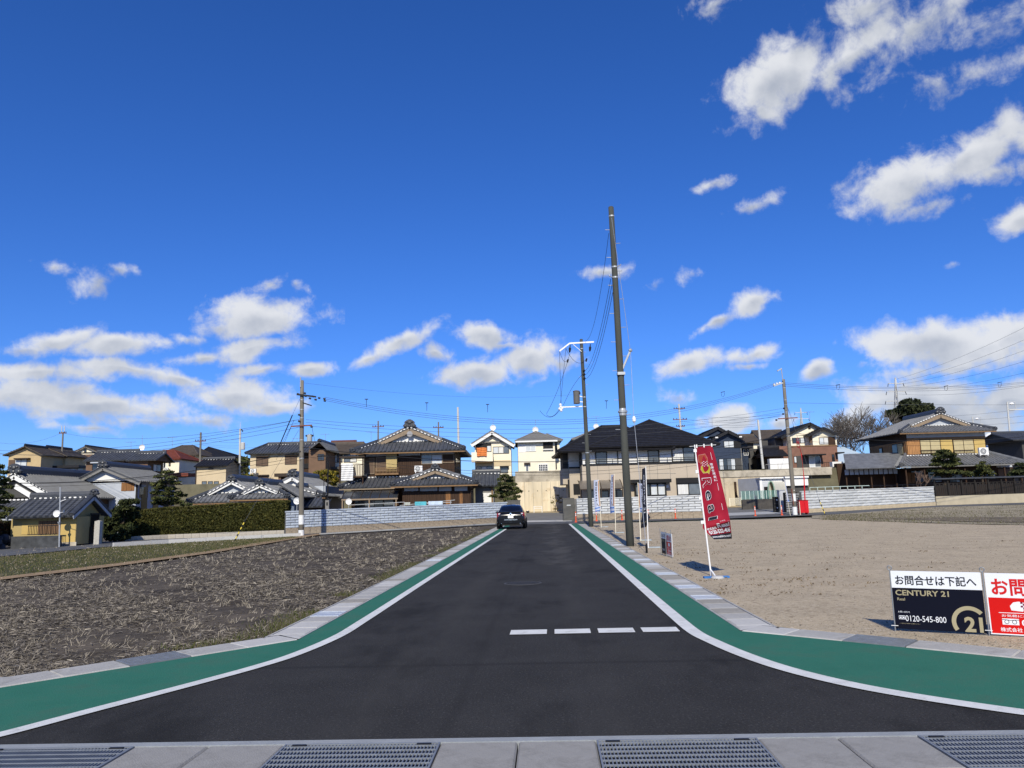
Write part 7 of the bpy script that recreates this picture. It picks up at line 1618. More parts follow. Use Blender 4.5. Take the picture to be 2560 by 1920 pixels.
wire('thick black cable sagging across houses between left and right poles', 'thick black cables', P(757, 1118, DL), P(1978, 1083, DR), 1.55, .022, M_wire, 20); wire('thin black cable sagging below the thick cable between poles', 'thin low cables', P(757, 1130, DL), P(1982, 1100, DR), 1.9, .012, M_wire, 20); wire('thin black cable sagging below the thick cable between poles', 'thin low cables', P(756, 1140, DL), P(1984, 1118, DR), 1.7, .010, M_wire, 20)
g = 'power lines leaving the left pole'
for y0, y1, s in ((1117, 1049, .9), (1126, 1057, .9), (1123, 1068, 1.0)): wire('thin power line leaving the left pole over the hillside houses', g, P(-60, y0 + 5, DL + 25), P(748, y1, DL), s, .011, M_wire2, 20)
for y0, y1, s, r in ((1205, 1128, .7, .022), (1206, 1142, .6, .012), (1213, 1150, .6, .010)): wire('black cable leaving the left pole over the tiled roofs', 'low cables left', P(-60, y0, DL + 3), P(752, y1, DL), s, r, M_wire, 18)
g = 'power lines leaving the right pole'
for y0, y1, s in ((957, 947, .6), (961, 950, .6), (965, 954, .65)): wire('thin power line leaving the lamp pole over the cedar house', g, P(1962, y0, DR), P(2640, y1, DR + 12), s, .012, M_wire2)
wire('single thin wire from the lamp pole over the cedar house', 'single wires', P(1968, 1007, DR), P(2640, 1011, DR + 12), .1, .010, M_wire2); wire('thick black cable from the lamp pole past the cedar house', 'thick black cable right', P(1978, 1082, DR), P(2640, 1082, DR + 8), .75, .022, M_wire); wire('thin black cable below the thick cable past the cedar house', 'thin black cable right', P(1982, 1100, DR), P(2640, 1094, DR + 8), .6, .012, M_wire)
for i, (x, y) in enumerate(((1808, 981), (2096, 963), (2366, 966), (2500, 957))):
    dd = DR + 3; o = thing('line_spacer', 'small spacer with loops on the right power lines', 'line spacer', P(x, y, dd), 'line spacers right'); MB().beam(P(x - 6, y, dd), P(x + 4, y - 2, dd), .05, .05).build('clamp', M_ins, o); MB().tube([P(x - 5, y + 1, dd), P(x - 4, y + 9, dd), P(x, y + 11, dd), P(x + 3, y + 7, dd), P(x + 3, y, dd)], .014, 5).build('loop', M_ins, o)
for x0, y0, x1, y1 in ((2005, 1038, 1760, 1042), (1957, 1043, 1760, 1049)): wire('thin wire from the lamp pole toward the black roofed house', 'side wires', P(1957, y0 - 3, DR), P(x1, y1, DR + 30), .2, .010, M_wire2)
wire('slanted service wire from the lamp pole to the brick house', 'service wires', P(1966, 1012, DR), P(1990, 1062, 91), .1, .010, M_wire2)
for x0, y0, x1, y1 in ((727, 1068, 690, 1130), (780, 1068, 790, 1112), (735, 1050, 690, 1150)): wire('slanted service wire leaving the left pole', 'service wires left', P(x0, y0, DL), P(x1, y1, DL + 25), .1, .012, M_wire)
gb = P(664, 1128, DL + 5); wire('guy wire with dark sleeve beside the left pole', 'guy wires left', P(749, 998, DL), P(731, 1038, DL), 0, .008, M_wire2); wire('dark sleeved guy wire sloping from the left pole', 'guy sleeves', P(731, 1038, DL), P(694, 1125, DL + 1), 0, .035, M_wire)
# striped guy guards
def striped(label, p0, p1, n=7, r=.035):
    o = thing('striped_guy_guard', label, 'guy guard', p0); p0, p1 = Vector(p0), Vector(p1)
    for i in range(n): MB().cyl(on(p0, p1, i / n), on(p0, p1, (i + 1) / n), r, r, 8).build('stripe', mk('guard_yellow', (.62, .48, .06), .6, .1, 4) if i % 2 else M_black, o)
a = G(586, 1353); striped('yellow and black striped guy guard leaning against the trimmed hedge', a, P(613, 1301, a.y + .6), 9); 
wire('guy wire rising from the striped guard toward the left pole', 'guy wires', P(613, 1301, a.y + .6), P(747, 1075, DL), 0, .009, M_wire2)
a = G(2064, 1289); striped('yellow and black striped guy guard beside the right block wall', a, P(2048, 1250, a.y + .3), 7); wire('guy wire rising from the striped guard to the lamp pole', 'guy wires right', P(2048, 1250, a.y + .3), P(1962, 1000, DR), 0, .010, M_wire2)
# --- slim poles on the hill
def far_pole(label, base, top, d, r, m, arms=(), zb=TERR, extra=None):
    a = P(*base, d); a.z = min(a.z, zb); b = P(*top, d); o = thing('utility_pole', label, 'utility pole', a); MB().tube([a, b], [r, r * .75], 10).build('shaft', m, o)
    for y, w in arms:
        f = fr_y(a, b, y); q = on(a, b, f); MB().box((q.x - w, d - .12, q.z - .05), (q.x + w, d + .0, q.z + .05)).build('crossarm', M_rust if m is not M_white else M_ins, o)
        for s in (-1, -.5, .5, 1): MB().cyl((q.x + s * w * .9, d - .06, q.z), (q.x + s * w * .9, d - .06, q.z + .22), .06, .05, 6).build('insulator', M_ins, o)
    return o, a, b
M_wpole = mk('pale_pole', (.50, .50, .48), .7, .1, 3)
far_pole('slim pole with twin white rods on the left hill', (157, 1130), (157.5, 1080), 106, .14, M_pole2, ((1083, .5),)); o = thing('rod_pair', 'twin white rods on top of the slim left hill pole', 'rods', P(157, 1081, 106)); 
for x in (154.5, 161.5): MB().cyl(P(x, 1083, 106), P(x, 1064, 106), .05, .05, 6).build('rod', M_wpole, o)
far_pole('slim grey pole between brown and black hipped roofs', (501, 1160), (502, 1081), 100, .16, M_pole2, ((1103, .7),)); o, a, b = far_pole('pale slim pole with small canister beside the tan house', (599, 1195), (600.5, 1072), 96, .15, M_wpole); MB().lathe(P(607, 1124, 95.7), [(.25, 0), (.27, .1), (.27, .8), (.2, .9)], 10).build('canister', M_wpole, o); MB().cyl(b, b + Vector((0, 0, .8)), .03, .02, 6).build('tip', M_wpole, o); MB().tube([P(600, 1074, 96), P(605, 1074, 96), P(607, 1080, 96)], .06, 6).build('lamp_arm', M_ins, o)
far_pole('tall pale pole behind the wooden house roof', (1147, 1110), (1144.5, 1018), 98, .17, M_wpole); far_pole('small pole with dark crossarm behind the wooden house gable', (945, 1110), (945.5, 1052), 112, .14, M_pole2, ((1067, .85),)); far_pole('small pole with rusty crossarm right of the wooden house gable', (1096, 1110), (1096, 1055), 112, .14, M_pole2, ((1069, .75),))
far_pole('pole with crossarms behind the modern house roof', (1704, 1080), (1697, 1010), 108, .17, M_wpole, ((1022, .8), (1049, 1.0), (1066, .6))); far_pole('slim pale pole between grey cottage and brick house', (1908, 1172), (1895, 1050), 88, .15, M_wpole)
for i, (x0, y0, x1, y1) in enumerate(((502, 1090, 600, 1098), (502, 1094, 600, 1106), (502, 1108, 620, 1112), (502, 1112, 640, 1118))): wire('thin service wire strung between slim hill poles', 'hill wires', P(x0, y0, 100), P(x1, y1, 97), .25, .010, M_wire2)
for i, (x0, y0, x1, y1) in enumerate(((160, 1083, 748, 1049), (-40, 1098, 150, 1084))): wire('thin wire joining the slim left hill pole', 'hill wires left', P(x0, y0, 106), P(x1, y1, 106 if x1 < 200 else DL + 1), 1.0, .012, M_wire2, 18)
for y in (1044, 1052, 1057): wire('thin wire leaving the pole behind the modern house', 'hill wires right', P(1700, y, 108), P(1890, y + 8, 88), .4, .011, M_wire2)
# --- antennas and dishes on roofs
antenna(Front(4, 95), 480, 140, 290, 1.0, 'antenna with round dish on the cream gabled house', True); antenna(Front(4, 93), 1030, 150, 320, 1.0, 'antenna with round dish on the cream pyramid roof', True); antenna(Front(5, 103), 538, 100, 260, 1.5, 'antenna with round dish behind the modern house', True)
antenna(Front(1, 97), 1735, 135, 330, 0, 'tall thin antenna with dish beside the red roof', True, False); antenna(Front(1, 95), 1598, 215, 340, 0, 'antenna on the long grey tiled roof of the brown house'); antenna(Front(2, 107), 248, 160, 275, 0, 'antenna above the brown hipped roof'); antenna(Front(3, 100), 165, 315, 420, 0, 'antenna behind the dark grey gabled house'); antenna(Front(3, 100), 722, 290, 400, 0, 'antenna beside the roof of the wooden house')
antenna(Front(6, 96), 1370, 45, 190, 0, 'antenna on the peak of the brick house'); antenna(Front(6, 96), 105, 130, 260, 0, 'thin antenna left of the navy house', False, False); antenna(Front(2, 96), 1770, 170, 260, 0, 'antenna on the roof of the tan house with shutters')
# tv pole with dish by the gatehouse
Fg = Front(1, 45); a = Fg.p(722, 1495); a.z = gz(a.x, 45); b = Fg.p(735, 770); o = thing('dish_pole', 'slim pole carrying a round satellite dish beside the yellow outbuilding', 'dish pole', a); MB().cyl(a, b, .045, .035, 8).build('mast', M_galvd, o)
c = Fg.p(692, 1092, -.1); mb = MB(); mb.lathe(c, [(.01, .04), (.10, .03), (.17, .0), (.20, -.03), (.205, -.02), (.16, .03), (.01, .07)], 18, 'Y'); mb.build('dish', M_white, o); MB().tube([c + Vector((.06, -.05, 0)), Fg.p(770, 1075, -.5)], .015, 5).build('feed_arm', M_white, o); MB().box(Fg.p(772, 1080, -.55), Fg.p(786, 1055, -.45)).build('feed_horn', M_white, o)
MB().beam(Fg.p(736, 945), Fg.p(805, 918, -.1), .04, .03).build('upper_arm', M_white, o); q = Fg.p(722, 1215, -.02); MB().lathe(q - Vector((0, 0, .1)), [(.02, 0), (.1, .18), (.1, .2)], 8).build('clamp_cone', M_galvd, o)
# white satellite dishes on the hedge-side roofs
for F_, x, y, v, lb in ((Front(2, 56), 1768, 938, 0, 'white satellite dish beside the left utility pole'), (Front(3, 63.5), 448, 1140, 0, 'white satellite dish under the terrace canopy')):
    c = F_.p(x, y, v); o = thing('satellite_dish', lb, 'dish', c - Vector((0, 0, .5))); MB().lathe(c, [(.01, .05), (.12, .04), (.22, .0), (.25, -.03), (.255, -.02), (.2, .03), (.01, .08)], 18, 'Y').build('dish', M_white, o); MB().cyl(c - Vector((0, 0, .9)), c + Vector((0, .05, 0)), .025, .025, 6).build('post', M_galvd, o)
# --- transmission towers and railway gantries, far right
def tower(label, F, base, top, d, w):
    a = F.p(*base); a.z = 0; b = F.p(*top); o = thing('transmission_tower', label, 'tower', a); mb = MB(); H = b.z
    def c(f): return [Vector((a.x + (b.x - a.x) * f + sx * w * (1 - f) ** 1.4 / 2 + sx * .15, a.y + sy * w * (1 - f) ** 1.4 / 2 + sy * .15, H * f)) for sx, sy in ((-1, -1), (1, -1), (1, 1), (-1, 1))]
    n = 10
    for i in range(n):
        p, q = c(i / n), c((i + 1) / n)
        for k in range(4): mb.tube([p[k], q[k]], .16, 4); mb.tube([p[k], q[(k + 1) % 4]], .09, 4); mb.tube([p[(k + 1) % 4], q[k]], .09, 4)
    mb.build('lattice', M_wpole, o)
    for f, l in ((.80, 4.5), (.88, 4.0), (.95, 3.2)):
        q = c(f); m_ = (q[0] + q[2]) / 2; MB().beam(m_ + Vector((-l, 0, 0)), m_ + Vector((l, 0, 0)), .3, .25).build('cross_arm', M_wpole, o)
        for s in (-1, 1): MB().tube([m_ + Vector((s * l, 0, 0)), m_ + Vector((s * l * 1.1, 0, -1.4))], .14, 5).build('insulator_string', M_ins, o)
    return o, b
tower('lattice transmission tower rising behind the large evergreen', Front(7, 330), (800, 800), (790, -160), 330, 7); tower('small distant lattice tower behind the brick house', Front(6, 420), (1262, 500), (1252, 0), 420, 8)
for i, (x1, y1, y0) in enumerate(((2560, 800, 948), (2560, 830, 955), (2560, 858, 962), (2560, 885, 968), (2560, 915, 975), (2560, 948, 985))): wire('high voltage line sweeping up from the transmission tower', 'high voltage lines', P(2240 + 6 * (i % 2), y0, 328), P(2760, y1 - (y0 - y1) * .6, 190), 2.5, .035, M_wire2, 16)
def gantry(label, F, x, y0, y1, xr):
    a, b = F.p(x, y0), F.p(x - 20, y1); a.z = 0; o = thing('railway_gantry', label, 'gantry', a); MB().tube([a, b], [.2, .16], 8).build('mast', M_wpole, o); q = F.p(x, y1 + 85); e = F.p(xr, y1 + 80); MB().beam(q, e, .22, .22).build('beam', M_wpole, o)
    t0, t1 = F.p(x - 20, y1), F.p(x + 70, y1); MB().beam(t0, t1, .08, .08).beam(t1, F.p(x + 75, y1 + 80), .08, .08).build('top_frame', M_wpole, o); MB().ball(F.p(x + 30, y1 + 20), (.5, .3, .25), 8, 5).build('lamp', M_white, o); return o
gantry('pale railway gantry with frame beyond the cedar house', Front(7, 150), 2045, 600, 110, 2500); gantry('small pale railway gantry behind the roof of the cedar house', Front(7, 210), 1660, 560, 275, 1760)
for i, (y0, y1) in enumerate(((1010, 1040), (1030, 1052), (1048, 1063))): wire('thin railway wire beyond the cedar house', 'railway wires', P(2380, y1, 160), P(2640, y0, 150), .3, .02, M_wire2)

# ================================================================= street furniture
M_orange = mk('delineator_orange', (.72, .11, .045), .6, .1, 4); M_refl = mk('reflective_white', (.80, .80, .78), .5, .05, 4)
dm = {}
def delineator_meshes():
    b = MB().lathe((0, 0, 0), [(.12, 0), (.12, .03), (.06, .06), (.0, .06)], 14); s = MB().lathe((0, 0, .05), [(.045, 0), (.05, .02), (.04, .6), (.038, .68), (.0, .70)], 12); r = MB()
    for z in (.44, .56): r.lathe((0, 0, z), [(.044, 0), (.046, .005), (.045, .06), (.042, .065)], 12)
    out = []
    for nm, m_, mat in (('base', b, M_orange), ('post', s, M_orange), ('reflective_bands', r, M_refl)): me = bpy.data.meshes.new(nm); me.from_pydata(m_.v, [], m_.f); me.materials.append(mat); me.polygons.foreach_set('use_smooth', [True] * len(m_.f)); out.append((nm, me))
    return out
DM = delineator_meshes()
for px, py in ((1440, 1306), (1491.5, 1303), (1555.5, 1300.5), (1621, 1299), (1689, 1296.5), (1756, 1294), (1888.5, 1290), (1955, 1288.3)):
    a = G(px, py); o = thing('delineator_post', 'orange and white delineator post along the far edge of the gravel plot', 'bollard', a, 'orange delineator posts')
    for nm, me in DM: c = bpy.data.objects.new(nm, me); col.objects.link(c); c.parent = o; c.scale = (1.0, 1.0, 1.08)
# red hose box with red lamp pole
M_red = mk('fire_red', (.55, .012, .018), .4, .1, 4); M_redd = mk('dark_red', (.25, .01, .015), .5, .1, 4)
a = G(2012, 1286.5); x0, x1 = P(2001, 1286, a.y).x, P(2023, 1286, a.y).x; zt = P(2012, 1251, a.y).z; o = thing('hose_box', 'bright red fire hose box standing by the lamp pole', 'hose box', a)
MB().box((x0, a.y, a.z + .14), (x1, a.y + .45, zt)).build('cabinet', M_red, o)
for s in (0, 1): w = (x1 - x0) / 2; MB().box((x0 + w * s + .02, a.y - .015, a.z + .18), (x0 + w * (s + 1) - .02, a.y, zt - .05)).build('door', M_red, o)
MB().box((x0 - .02, a.y - .04, zt), (x1 + .02, a.y + .48, zt + .04)).build('lid', M_redd, o)
for xx in (x0 + .05, x1 - .1): MB().box((xx, a.y + .05, a.z), (xx + .05, a.y + .4, a.z + .15)).build('leg', M_redd, o)
a2 = P(2014, 1286, a.y + .6); a2.z = a.z; o = thing('red_lamp_pole', 'thin red pole with hooped red lamp above the hose box', 'lamp post', a2); MB().tube([a2, P(2010, 1195, a2.y), P(2003.5, 1135, a2.y)], [.055, .045, .035], 8).build('pole', M_red, o); MB().tube([P(2003.5, 1135, a2.y), P(1998, 1113, a2.y)], [.03, .02], 6).build('tip', M_redd, o)
c0 = P(1995, 1107, a2.y); MB().tube([c0 + Vector((.11 * math.cos(t), 0, .42 * math.sin(t))) for t in np.linspace(0, 2 * math.pi, 17)], .025, 6).build('hoop', M_redd, o); MB().ball(c0, (.07, .07, .2), 8, 6).build('lamp', M_redd, o)
# brown cable guard pipe & white guard posts
a = G(1985, 1288); 
for px, lb in ((1985.5, 'slim white guard post left of the lamp pole foot'), (2001, 'slim white guard post right of the lamp pole foot')): q = G(px, 1287.5); tag(MB().tube([q, P(px - 3, 1254, q.y)], [.035, .03], 8).build('guard_post', mk('guard_post_paint', (.62, .56, .45), .7, .2, 9)), lb, 'post')
q = P(1984, 1262, DR + .05); tag(MB().tube([q, P(1979, 1222, DR + .05)], [.05, .05], 8).build('cable_guard', M_rust), 'rusty cable guard pipe strapped to the lamp pole', 'pipe')
# black gate panel with white dots
a = G(1943, 1281.5); x0, x1 = P(1936.5, 1281, a.y).x, P(1948.5, 1281, a.y).x; zt = P(1942, 1242, a.y).z; o = thing('black_gate_leaf', 'folded black gate leaf standing beside the granite pillar', 'gate', a); MB().box((x0, a.y, a.z + .05), (x1, a.y + .35, zt)).build('panel', M_black, o)
for f_ in (.3, .8): MB().ball((x0 + (x1 - x0) * .65, a.y - .02, a.z + (zt - a.z) * f_), (.06, .03, .06), 8, 5).build('reflector', M_porc, o)
for k in range(4): MB().box((x0 + .02, a.y - .02, a.z + .15 + k * (zt - a.z) * .23), (x1 - .02, a.y, a.z + .19 + k * (zt - a.z) * .23)).build('slat', M_dgrey, o)
# stack of dark stones in wall gap
a, b = G(1968, 1283), G(2004, 1282.5); o = thing('stacked_stone_wall', 'short wall end of dark stacked stone slabs beside the granite pillar', 'wall', a)
for k in range(8): z = a.z + .12 + k * .20; MB().box((a.x + .05, a.y + .2, z), (a.x + 1.15 + .06 * (k % 2), a.y + .6, z + .13)).build('slab', mk('slab_grey', (.22, .225, .24), .85, .25, 3), o)
MB().box((a.x, a.y + .25, a.z), (a.x + 1.1, a.y + .7, a.z + 1.75)).build('core', M_black, o)
# green mesh fence on dark low wall
Fm = Front(6, 75.5); root = thing('mesh_fence', 'green mesh fence on a dark low wall before the white shed', 'fence', Fm.p(700, 1250)); X0, X1, Z0, Z1 = Fm.rect(482, 1072, 972, 1180)
zb = gz(30, 75); MB().box((Fm.X(490, 1200), 75.4, zb - .2), (Fm.X(930, 1200), 75.7, Z0)).build('low_wall', mk('dark_block', (.07, .065, .06), .9, .2, 3, .4, 20), root)
for k in range(10): xx = X0 + (X1 - X0) * k / 9; MB().box((xx - .03, 75.47, Z0 - .05), (xx + .03, 75.53, Z1)).build('post', M_pgreen, root)
mb = MB()
for k in range(60): xx = X0 + (X1 - X0) * k / 59; mb.box((xx - .012, 75.495, Z0), (xx + .012, 75.505, Z1))
for k in range(9): zz_ = Z0 + (Z1 - Z0) * k / 8; mb.box((X0, 75.49, zz_ - .012), (X1, 75.51, zz_ + .012))
stuff(mb.build('mesh', mk('green_mesh', (.10, .24, .21), .6, .1, 4), root))
Fm = Front(6, 80); root = thing('white_mesh_fence', 'pale mesh barrier at the foot of the right retaining wall', 'fence', Fm.p(400, 1255)); X0, X1, Z0, Z1 = Fm.rect(330, 1168, 488, 1250); mb = MB()
for k in range(16): xx = X0 + (X1 - X0) * k / 15; mb.box((xx - .02, 79.98, Z0 - .1), (xx + .02, 80.02, Z1))
for k in range(5): zz_ = Z0 + (Z1 - Z0) * k / 4; mb.box((X0, 79.98, zz_ - .02), (X1, 80.02, zz_ + .02))
stuff(mb.build('mesh', M_cream2, root))
for x in (X0, X1): MB().box((x - .05, 79.95, Z0 - .2), (x + .05, 80.05, Z1)).build('post', M_cream2, root)
# white barrier by the retaining wall
Fm = Front(4, 81); root = thing('pipe_barrier', 'small white pipe barrier before the concrete retaining wall', 'barrier', Fm.p(1065, 1345)); z0 = gz(0, 81)
for x in (1012, 1116): a_, b_ = Fm.p(x, 1345), Fm.p(x, 1272); MB().cyl((a_.x, 81, z0), (a_.x, 81, b_.z), .04, .04, 8).build('post', M_white, root)
for y in (1276, 1300): MB().cyl(Fm.p(1012, y), Fm.p(1116, y), .03, .03, 6).build('rail', M_white, root)
# dark wooden fence with tiled cap at far right
A, B = G(2342, 1263), G(2640, 1252); root = thing('wooden_fence', 'dark slatted wooden fence with tiled cap on a beige wall', 'fence', A); d = B - A; d.z = 0; Ln = d.length; d.normalize(); ang = math.atan2(d.y, d.x); nn = Vector((d.y, -d.x, 0))
zt = P(2342, 1241, A.y).z; ztt = P(2342, 1199, A.y).z; rise = (B.z - A.z)
def fbox(nm, u0, u1, v0, v1, z0, z1, m): 
    vs = [A + d * u - nn * v for u, v in ((u0, v0), (u1, v0), (u1, v1), (u0, v1))]; dz = lambda u: rise * u / Ln
    us = (u0, u1, u1, u0); return MB().add([(p.x, p.y, z0 + dz(u)) for p, u in zip(vs, us)] + [(p.x, p.y, z1 + dz(u)) for p, u in zip(vs, us)], [(0, 3, 2, 1), (4, 5, 6, 7), (0, 1, 5, 4), (1, 2, 6, 5), (2, 3, 7, 6), (3, 0, 4, 7)]).build(nm, m, root)
M_fence = mk('black_stained_wood', (.022, .019, .017), .75, .4, 3, .3, 30, stretch=(6, 6, .5)); fbox('base_wall', 0, Ln, 0, .2, A.z - .3, zt, mk('beige_render', (.42, .37, .27), .9, .1, 1.5)); fbox('bottom_rail', 0, Ln, .04, .14, zt, zt + .08, M_fence); fbox('top_rail', 0, Ln, .04, .14, ztt - .1, ztt - .02, M_fence); fbox('mid_rail', 0, Ln, .05, .13, ztt - .42, ztt - .36, M_fence); fbox('cap', 0, Ln, -.18, .34, ztt, ztt + .07, M_kaw)
npan = 9
for i in range(npan + 1): u = Ln * i / npan; fbox('post', max(0, u - .06), u + .06, .0, .16, zt, ztt, M_fence)
for i in range(npan):
    for k in range(6):
        u = Ln * i / npan + .1 + (Ln / npan - .2) * k / 6; fbox('slat', u, u + (Ln / npan - .2) / 6 - .05, .07, .10, zt + .08, ztt - .42 - .12 * (k % 2), M_fence)
mb = MB()
for k in range(int(Ln / .3)): u = .15 + k * .3; p = A + d * u + nn * .19; mb.cyl((p.x, p.y, ztt + .05 + rise * u / Ln), (p.x - nn.x * .55, p.y - nn.y * .55, ztt + .10 + rise * u / Ln), .06, .06, 6)
stuff(mb.build('cap_tiles', M_kaw, root))
# laundry on poles in front of the wooden house
A = G(1000, 1325); Fd = Front(3, 62.5); root = thing('laundry_rack', 'metal laundry poles behind the bluish block wall', 'laundry rack', Fd.p(1400, 1200)); MB().cyl(Fd.p(1070, 1190), Fd.p(1745, 1122), .022, .022, 6).build('pole', M_galvd, root); MB().cyl(Fd.p(440, 1185), Fd.p(1130, 1148), .022, .022, 6).build('pole', M_galvd, root); MB().cyl(Fd.p(1400, 1165), Fd.p(1705, 1150), .022, .022, 6).build('pole', M_galvd, root)
for x, y in ((690, 1170), (1125, 1150), (1690, 1130), (1000, 1150)): q = Fd.p(x, y); MB().cyl((q.x, q.y, gz(-9, 62)), q, .03, .03, 6).build('stand', M_galvd, root)
def towel(label, x0, y0, x1, y1, m):
    X0, X1, Z0, Z1 = Fd.rect(x0, y0, x1, y1, -.03); mb = MB(); n = 8
    for i in range(n):
        def q(i, j): return (X0 + (X1 - X0) * i / n, 62.45 + .03 * math.sin(i * 1.7) * j, Z1 - (Z1 - Z0) * j)
        mb.add([q(i, 1), q(i + 1, 1), q(i + 1, 0), q(i, 0)], [(0, 1, 2, 3)])
    o = mb.build('towel', m); s_ = o.modifiers.new('thick', 'SOLIDIFY'); s_.thickness = .012; tag(o, label, 'towel')
towel('turquoise towel on the laundry pole', 1255, 1142, 1395, 1188, mk('turquoise_cloth', (.10, .42, .50), .9, .2, 6)); towel('pale blue towel on the laundry pole', 1420, 1136, 1594, 1180, mk('pale_blue_cloth', (.52, .62, .75), .9, .05, 6)); towel('small striped pale towel on the laundry pole', 1130, 1150, 1198, 1186, mk('stripe_cloth', (.40, .42, .38), .9, .4, 30))
# gate lamp posts left of the wooden house
Fd = Front(3, 61); q0, q1 = Fd.p(192, 1130), Fd.p(196, 655); o = thing('black_pole', 'slim black pole beside the balcony of the wooden house', 'pole', Vector((q0.x, 61, gz(q0.x, 61)))); MB().cyl((q0.x, 61, gz(q0.x, 61)), q1, .06, .05, 8).build('shaft', M_black, o); MB().box(Fd.p(60, 595, -.1), Fd.p(200, 580, .1)).build('head', M_black, o)
o = thing('black_pole', 'short black pipe beside the intercom post', 'pole', Vector((Fd.X(145, 1100), 61.2, gz(-14, 61)))); MB().cyl((Fd.X(145, 1100), 61.2, gz(-14, 61)), Fd.p(145, 870, .2), .03, .03, 6).build('shaft', M_black, o); MB().ball(Fd.p(145, 865, .2), .045, 8, 5).build('cap', M_black, o)
X0, X1, Z0, Z1 = Fd.rect(165, 1125, 210, 1235); o = thing('intercom_post', 'grey intercom post behind the bluish block wall', 'post', Vector((X0, 60.9, gz(-14, 60.9)))); MB().box((X0, 60.9, gz(-14, 60.9)), (X1, 61.2, Z1)).build('post', M_mgrey, o); MB().box((X0 + .09, 60.88, Z1 - .4), (X1 - .09, 60.9, Z1 - .15)).build('intercom', M_black, o)
# ================================================================= lettering, signs, banners
def text_flat(txt, size=1.0, bold=0.0, sx=1.0, align='LEFT', spacing=1.0):
    "flat lettering as (verts, faces) in the xy plane, baseline at 0"
    cu = bpy.data.curves.new('lettering', 'FONT'); cu.body = txt; cu.size = size; cu.offset = bold; cu.align_x = align; cu.space_character = spacing; cu.resolution_u = 3; cu.fill_mode = 'BOTH'
    ob = bpy.data.objects.new('lettering', cu); col.objects.link(ob); dg = bpy.context.evaluated_depsgraph_get(); me = bpy.data.meshes.new_from_object(ob.evaluated_get(dg))
    v = [(p.co.x * sx, p.co.y) for p in me.vertices]; f = [tuple(p.vertices) for p in me.polygons]; bpy.data.objects.remove(ob); bpy.data.curves.remove(cu); bpy.data.meshes.remove(me); return v, f
def fit(txt, x0, y0, w, h, bold=0.0, rot=0):
    "lettering scaled into a box (x0, y0 lower left), optionally turned clockwise"
    v, f = text_flat(txt, 1.0, bold); 
    if rot: v = [(y, -x) for x, y in v]
    a = [p[0] for p in v]; b = [p[1] for p in v]; ax, bx, ay, by = min(a), max(a), min(b), max(b)
    return [(x0 + (x - ax) / (bx - ax) * w, y0 + (y - ay) / (by - ay) * h) for x, y in v], f
def strokes_rect(rs):
    v, f = [], []
    for x0, y0, x1, y1 in rs: k = len(v); v += [(x0, y0), (x1, y0), (x1, y1), (x0, y1)]; f.append((k, k + 1, k + 2, k + 3))
    return v, f
def ribbon(pts, w, closed=False):
    "flat line of width w"
    n = len(pts); v, f = [], []
    for i, p in enumerate(pts):
        a = pts[(i - 1) % n] if closed or i else p; b = pts[(i + 1) % n] if closed or i < n - 1 else p; tx, ty = b[0] - a[0], b[1] - a[1]; l = math.hypot(tx, ty) or 1; v += [(p[0] - ty / l * w / 2, p[1] + tx / l * w / 2), (p[0] + ty / l * w / 2, p[1] - tx / l * w / 2)]
    for i in range(n if closed else n - 1): j = (i + 1) % n; f.append((2 * i, 2 * i + 1, 2 * j + 1, 2 * j))
    return v, f
def arc(cx, cy, r, a0, a1, n=40): return [(cx + r * math.cos(math.radians(a0 + (a1 - a0) * i / n)), cy + r * math.sin(math.radians(a0 + (a1 - a0) * i / n))) for i in range(n + 1)]
M_ink = mk('sign_ink', (.012, .014, .022), .5, .05, 3); M_navyp = mk('sign_navy', (.003, .004, .012), .55, .1, 2, spec=.12); M_goldp = mk('sign_gold', (.34, .30, .19), .45, .06, 3); M_signw = mk('sign_white', (.72, .74, .78), .35, .03, 2); M_signr = mk('sign_red', (.56, .006, .004), .4, .05, 2); M_redink = mk('red_ink', (.55, .012, .015), .45, .05, 2); M_maroon = mk('maroon_print', (.16, .004, .03), .45, .05, 2)
class Board:
    "upright flat board: origin lower left, ex along the board, z up, facing the road"
    def __init__(s, name, label, o, e, w, h, m, cat='sign', t=.012):
        s.o, s.w, s.h = Vector(o), w, h; s.ex = (Vector(e) - Vector(o)); s.ex.z = 0; s.ex.normalize(); s.n = Vector((s.ex.y, -s.ex.x, 0)); s.root = thing(name, label, cat, Vector((s.o.x, s.o.y, 0))); s.lv = 0
        mb = MB(); c = [s.o, s.o + s.ex * w, s.o + s.ex * w + Vector((0, 0, h)), s.o + Vector((0, 0, h))]; mb.add(c + [q - s.n * t for q in c], [(0, 1, 2, 3), (7, 6, 5, 4), (0, 4, 5, 1), (1, 5, 6, 2), (2, 6, 7, 3), (3, 7, 4, 0)]); mb.build('panel', m, s.root)
    def put(s, vf, m, name, lift=.002):
        v, f = vf; mb = MB(); mb.add([s.o + s.ex * x + Vector((0, 0, y)) + s.n * lift for x, y in v], f); return mb.build(name, m, s.root)
def dial(x, y, w, h):
    "free-dial mark: white tablet with two joined loops"
    r = h * .30; cx1, cx2, cy = x + w * .27, x + w * .73, y + h * .47
    return strokes_rect([(x, y, x + w, y + h)]), [arc(cx1, cy, r, 90, 450, 24), arc(cx2, cy, r, 90, 450, 24), [(x, y + h * .82), (cx1 - r * .2, y + h * .80), (x + w * .5, y + h * .72), (cx2 + r * .2, y + h * .80), (x + w, y + h * .82)]]
A, B = G(2240.5, 1577), G(2475, 1590); W_ = math.hypot(B.x - A.x, B.y - A.y); H_ = P(2226, 1426.5, A.y).z - P(2240, 1571, A.y).z; zb = P(2240, 1571, A.y).z
s = Board('contact_sign', 'black and white property sign with large gold seal on the gravel', (A.x, A.y, zb), B, W_ - .02, H_, M_navyp)
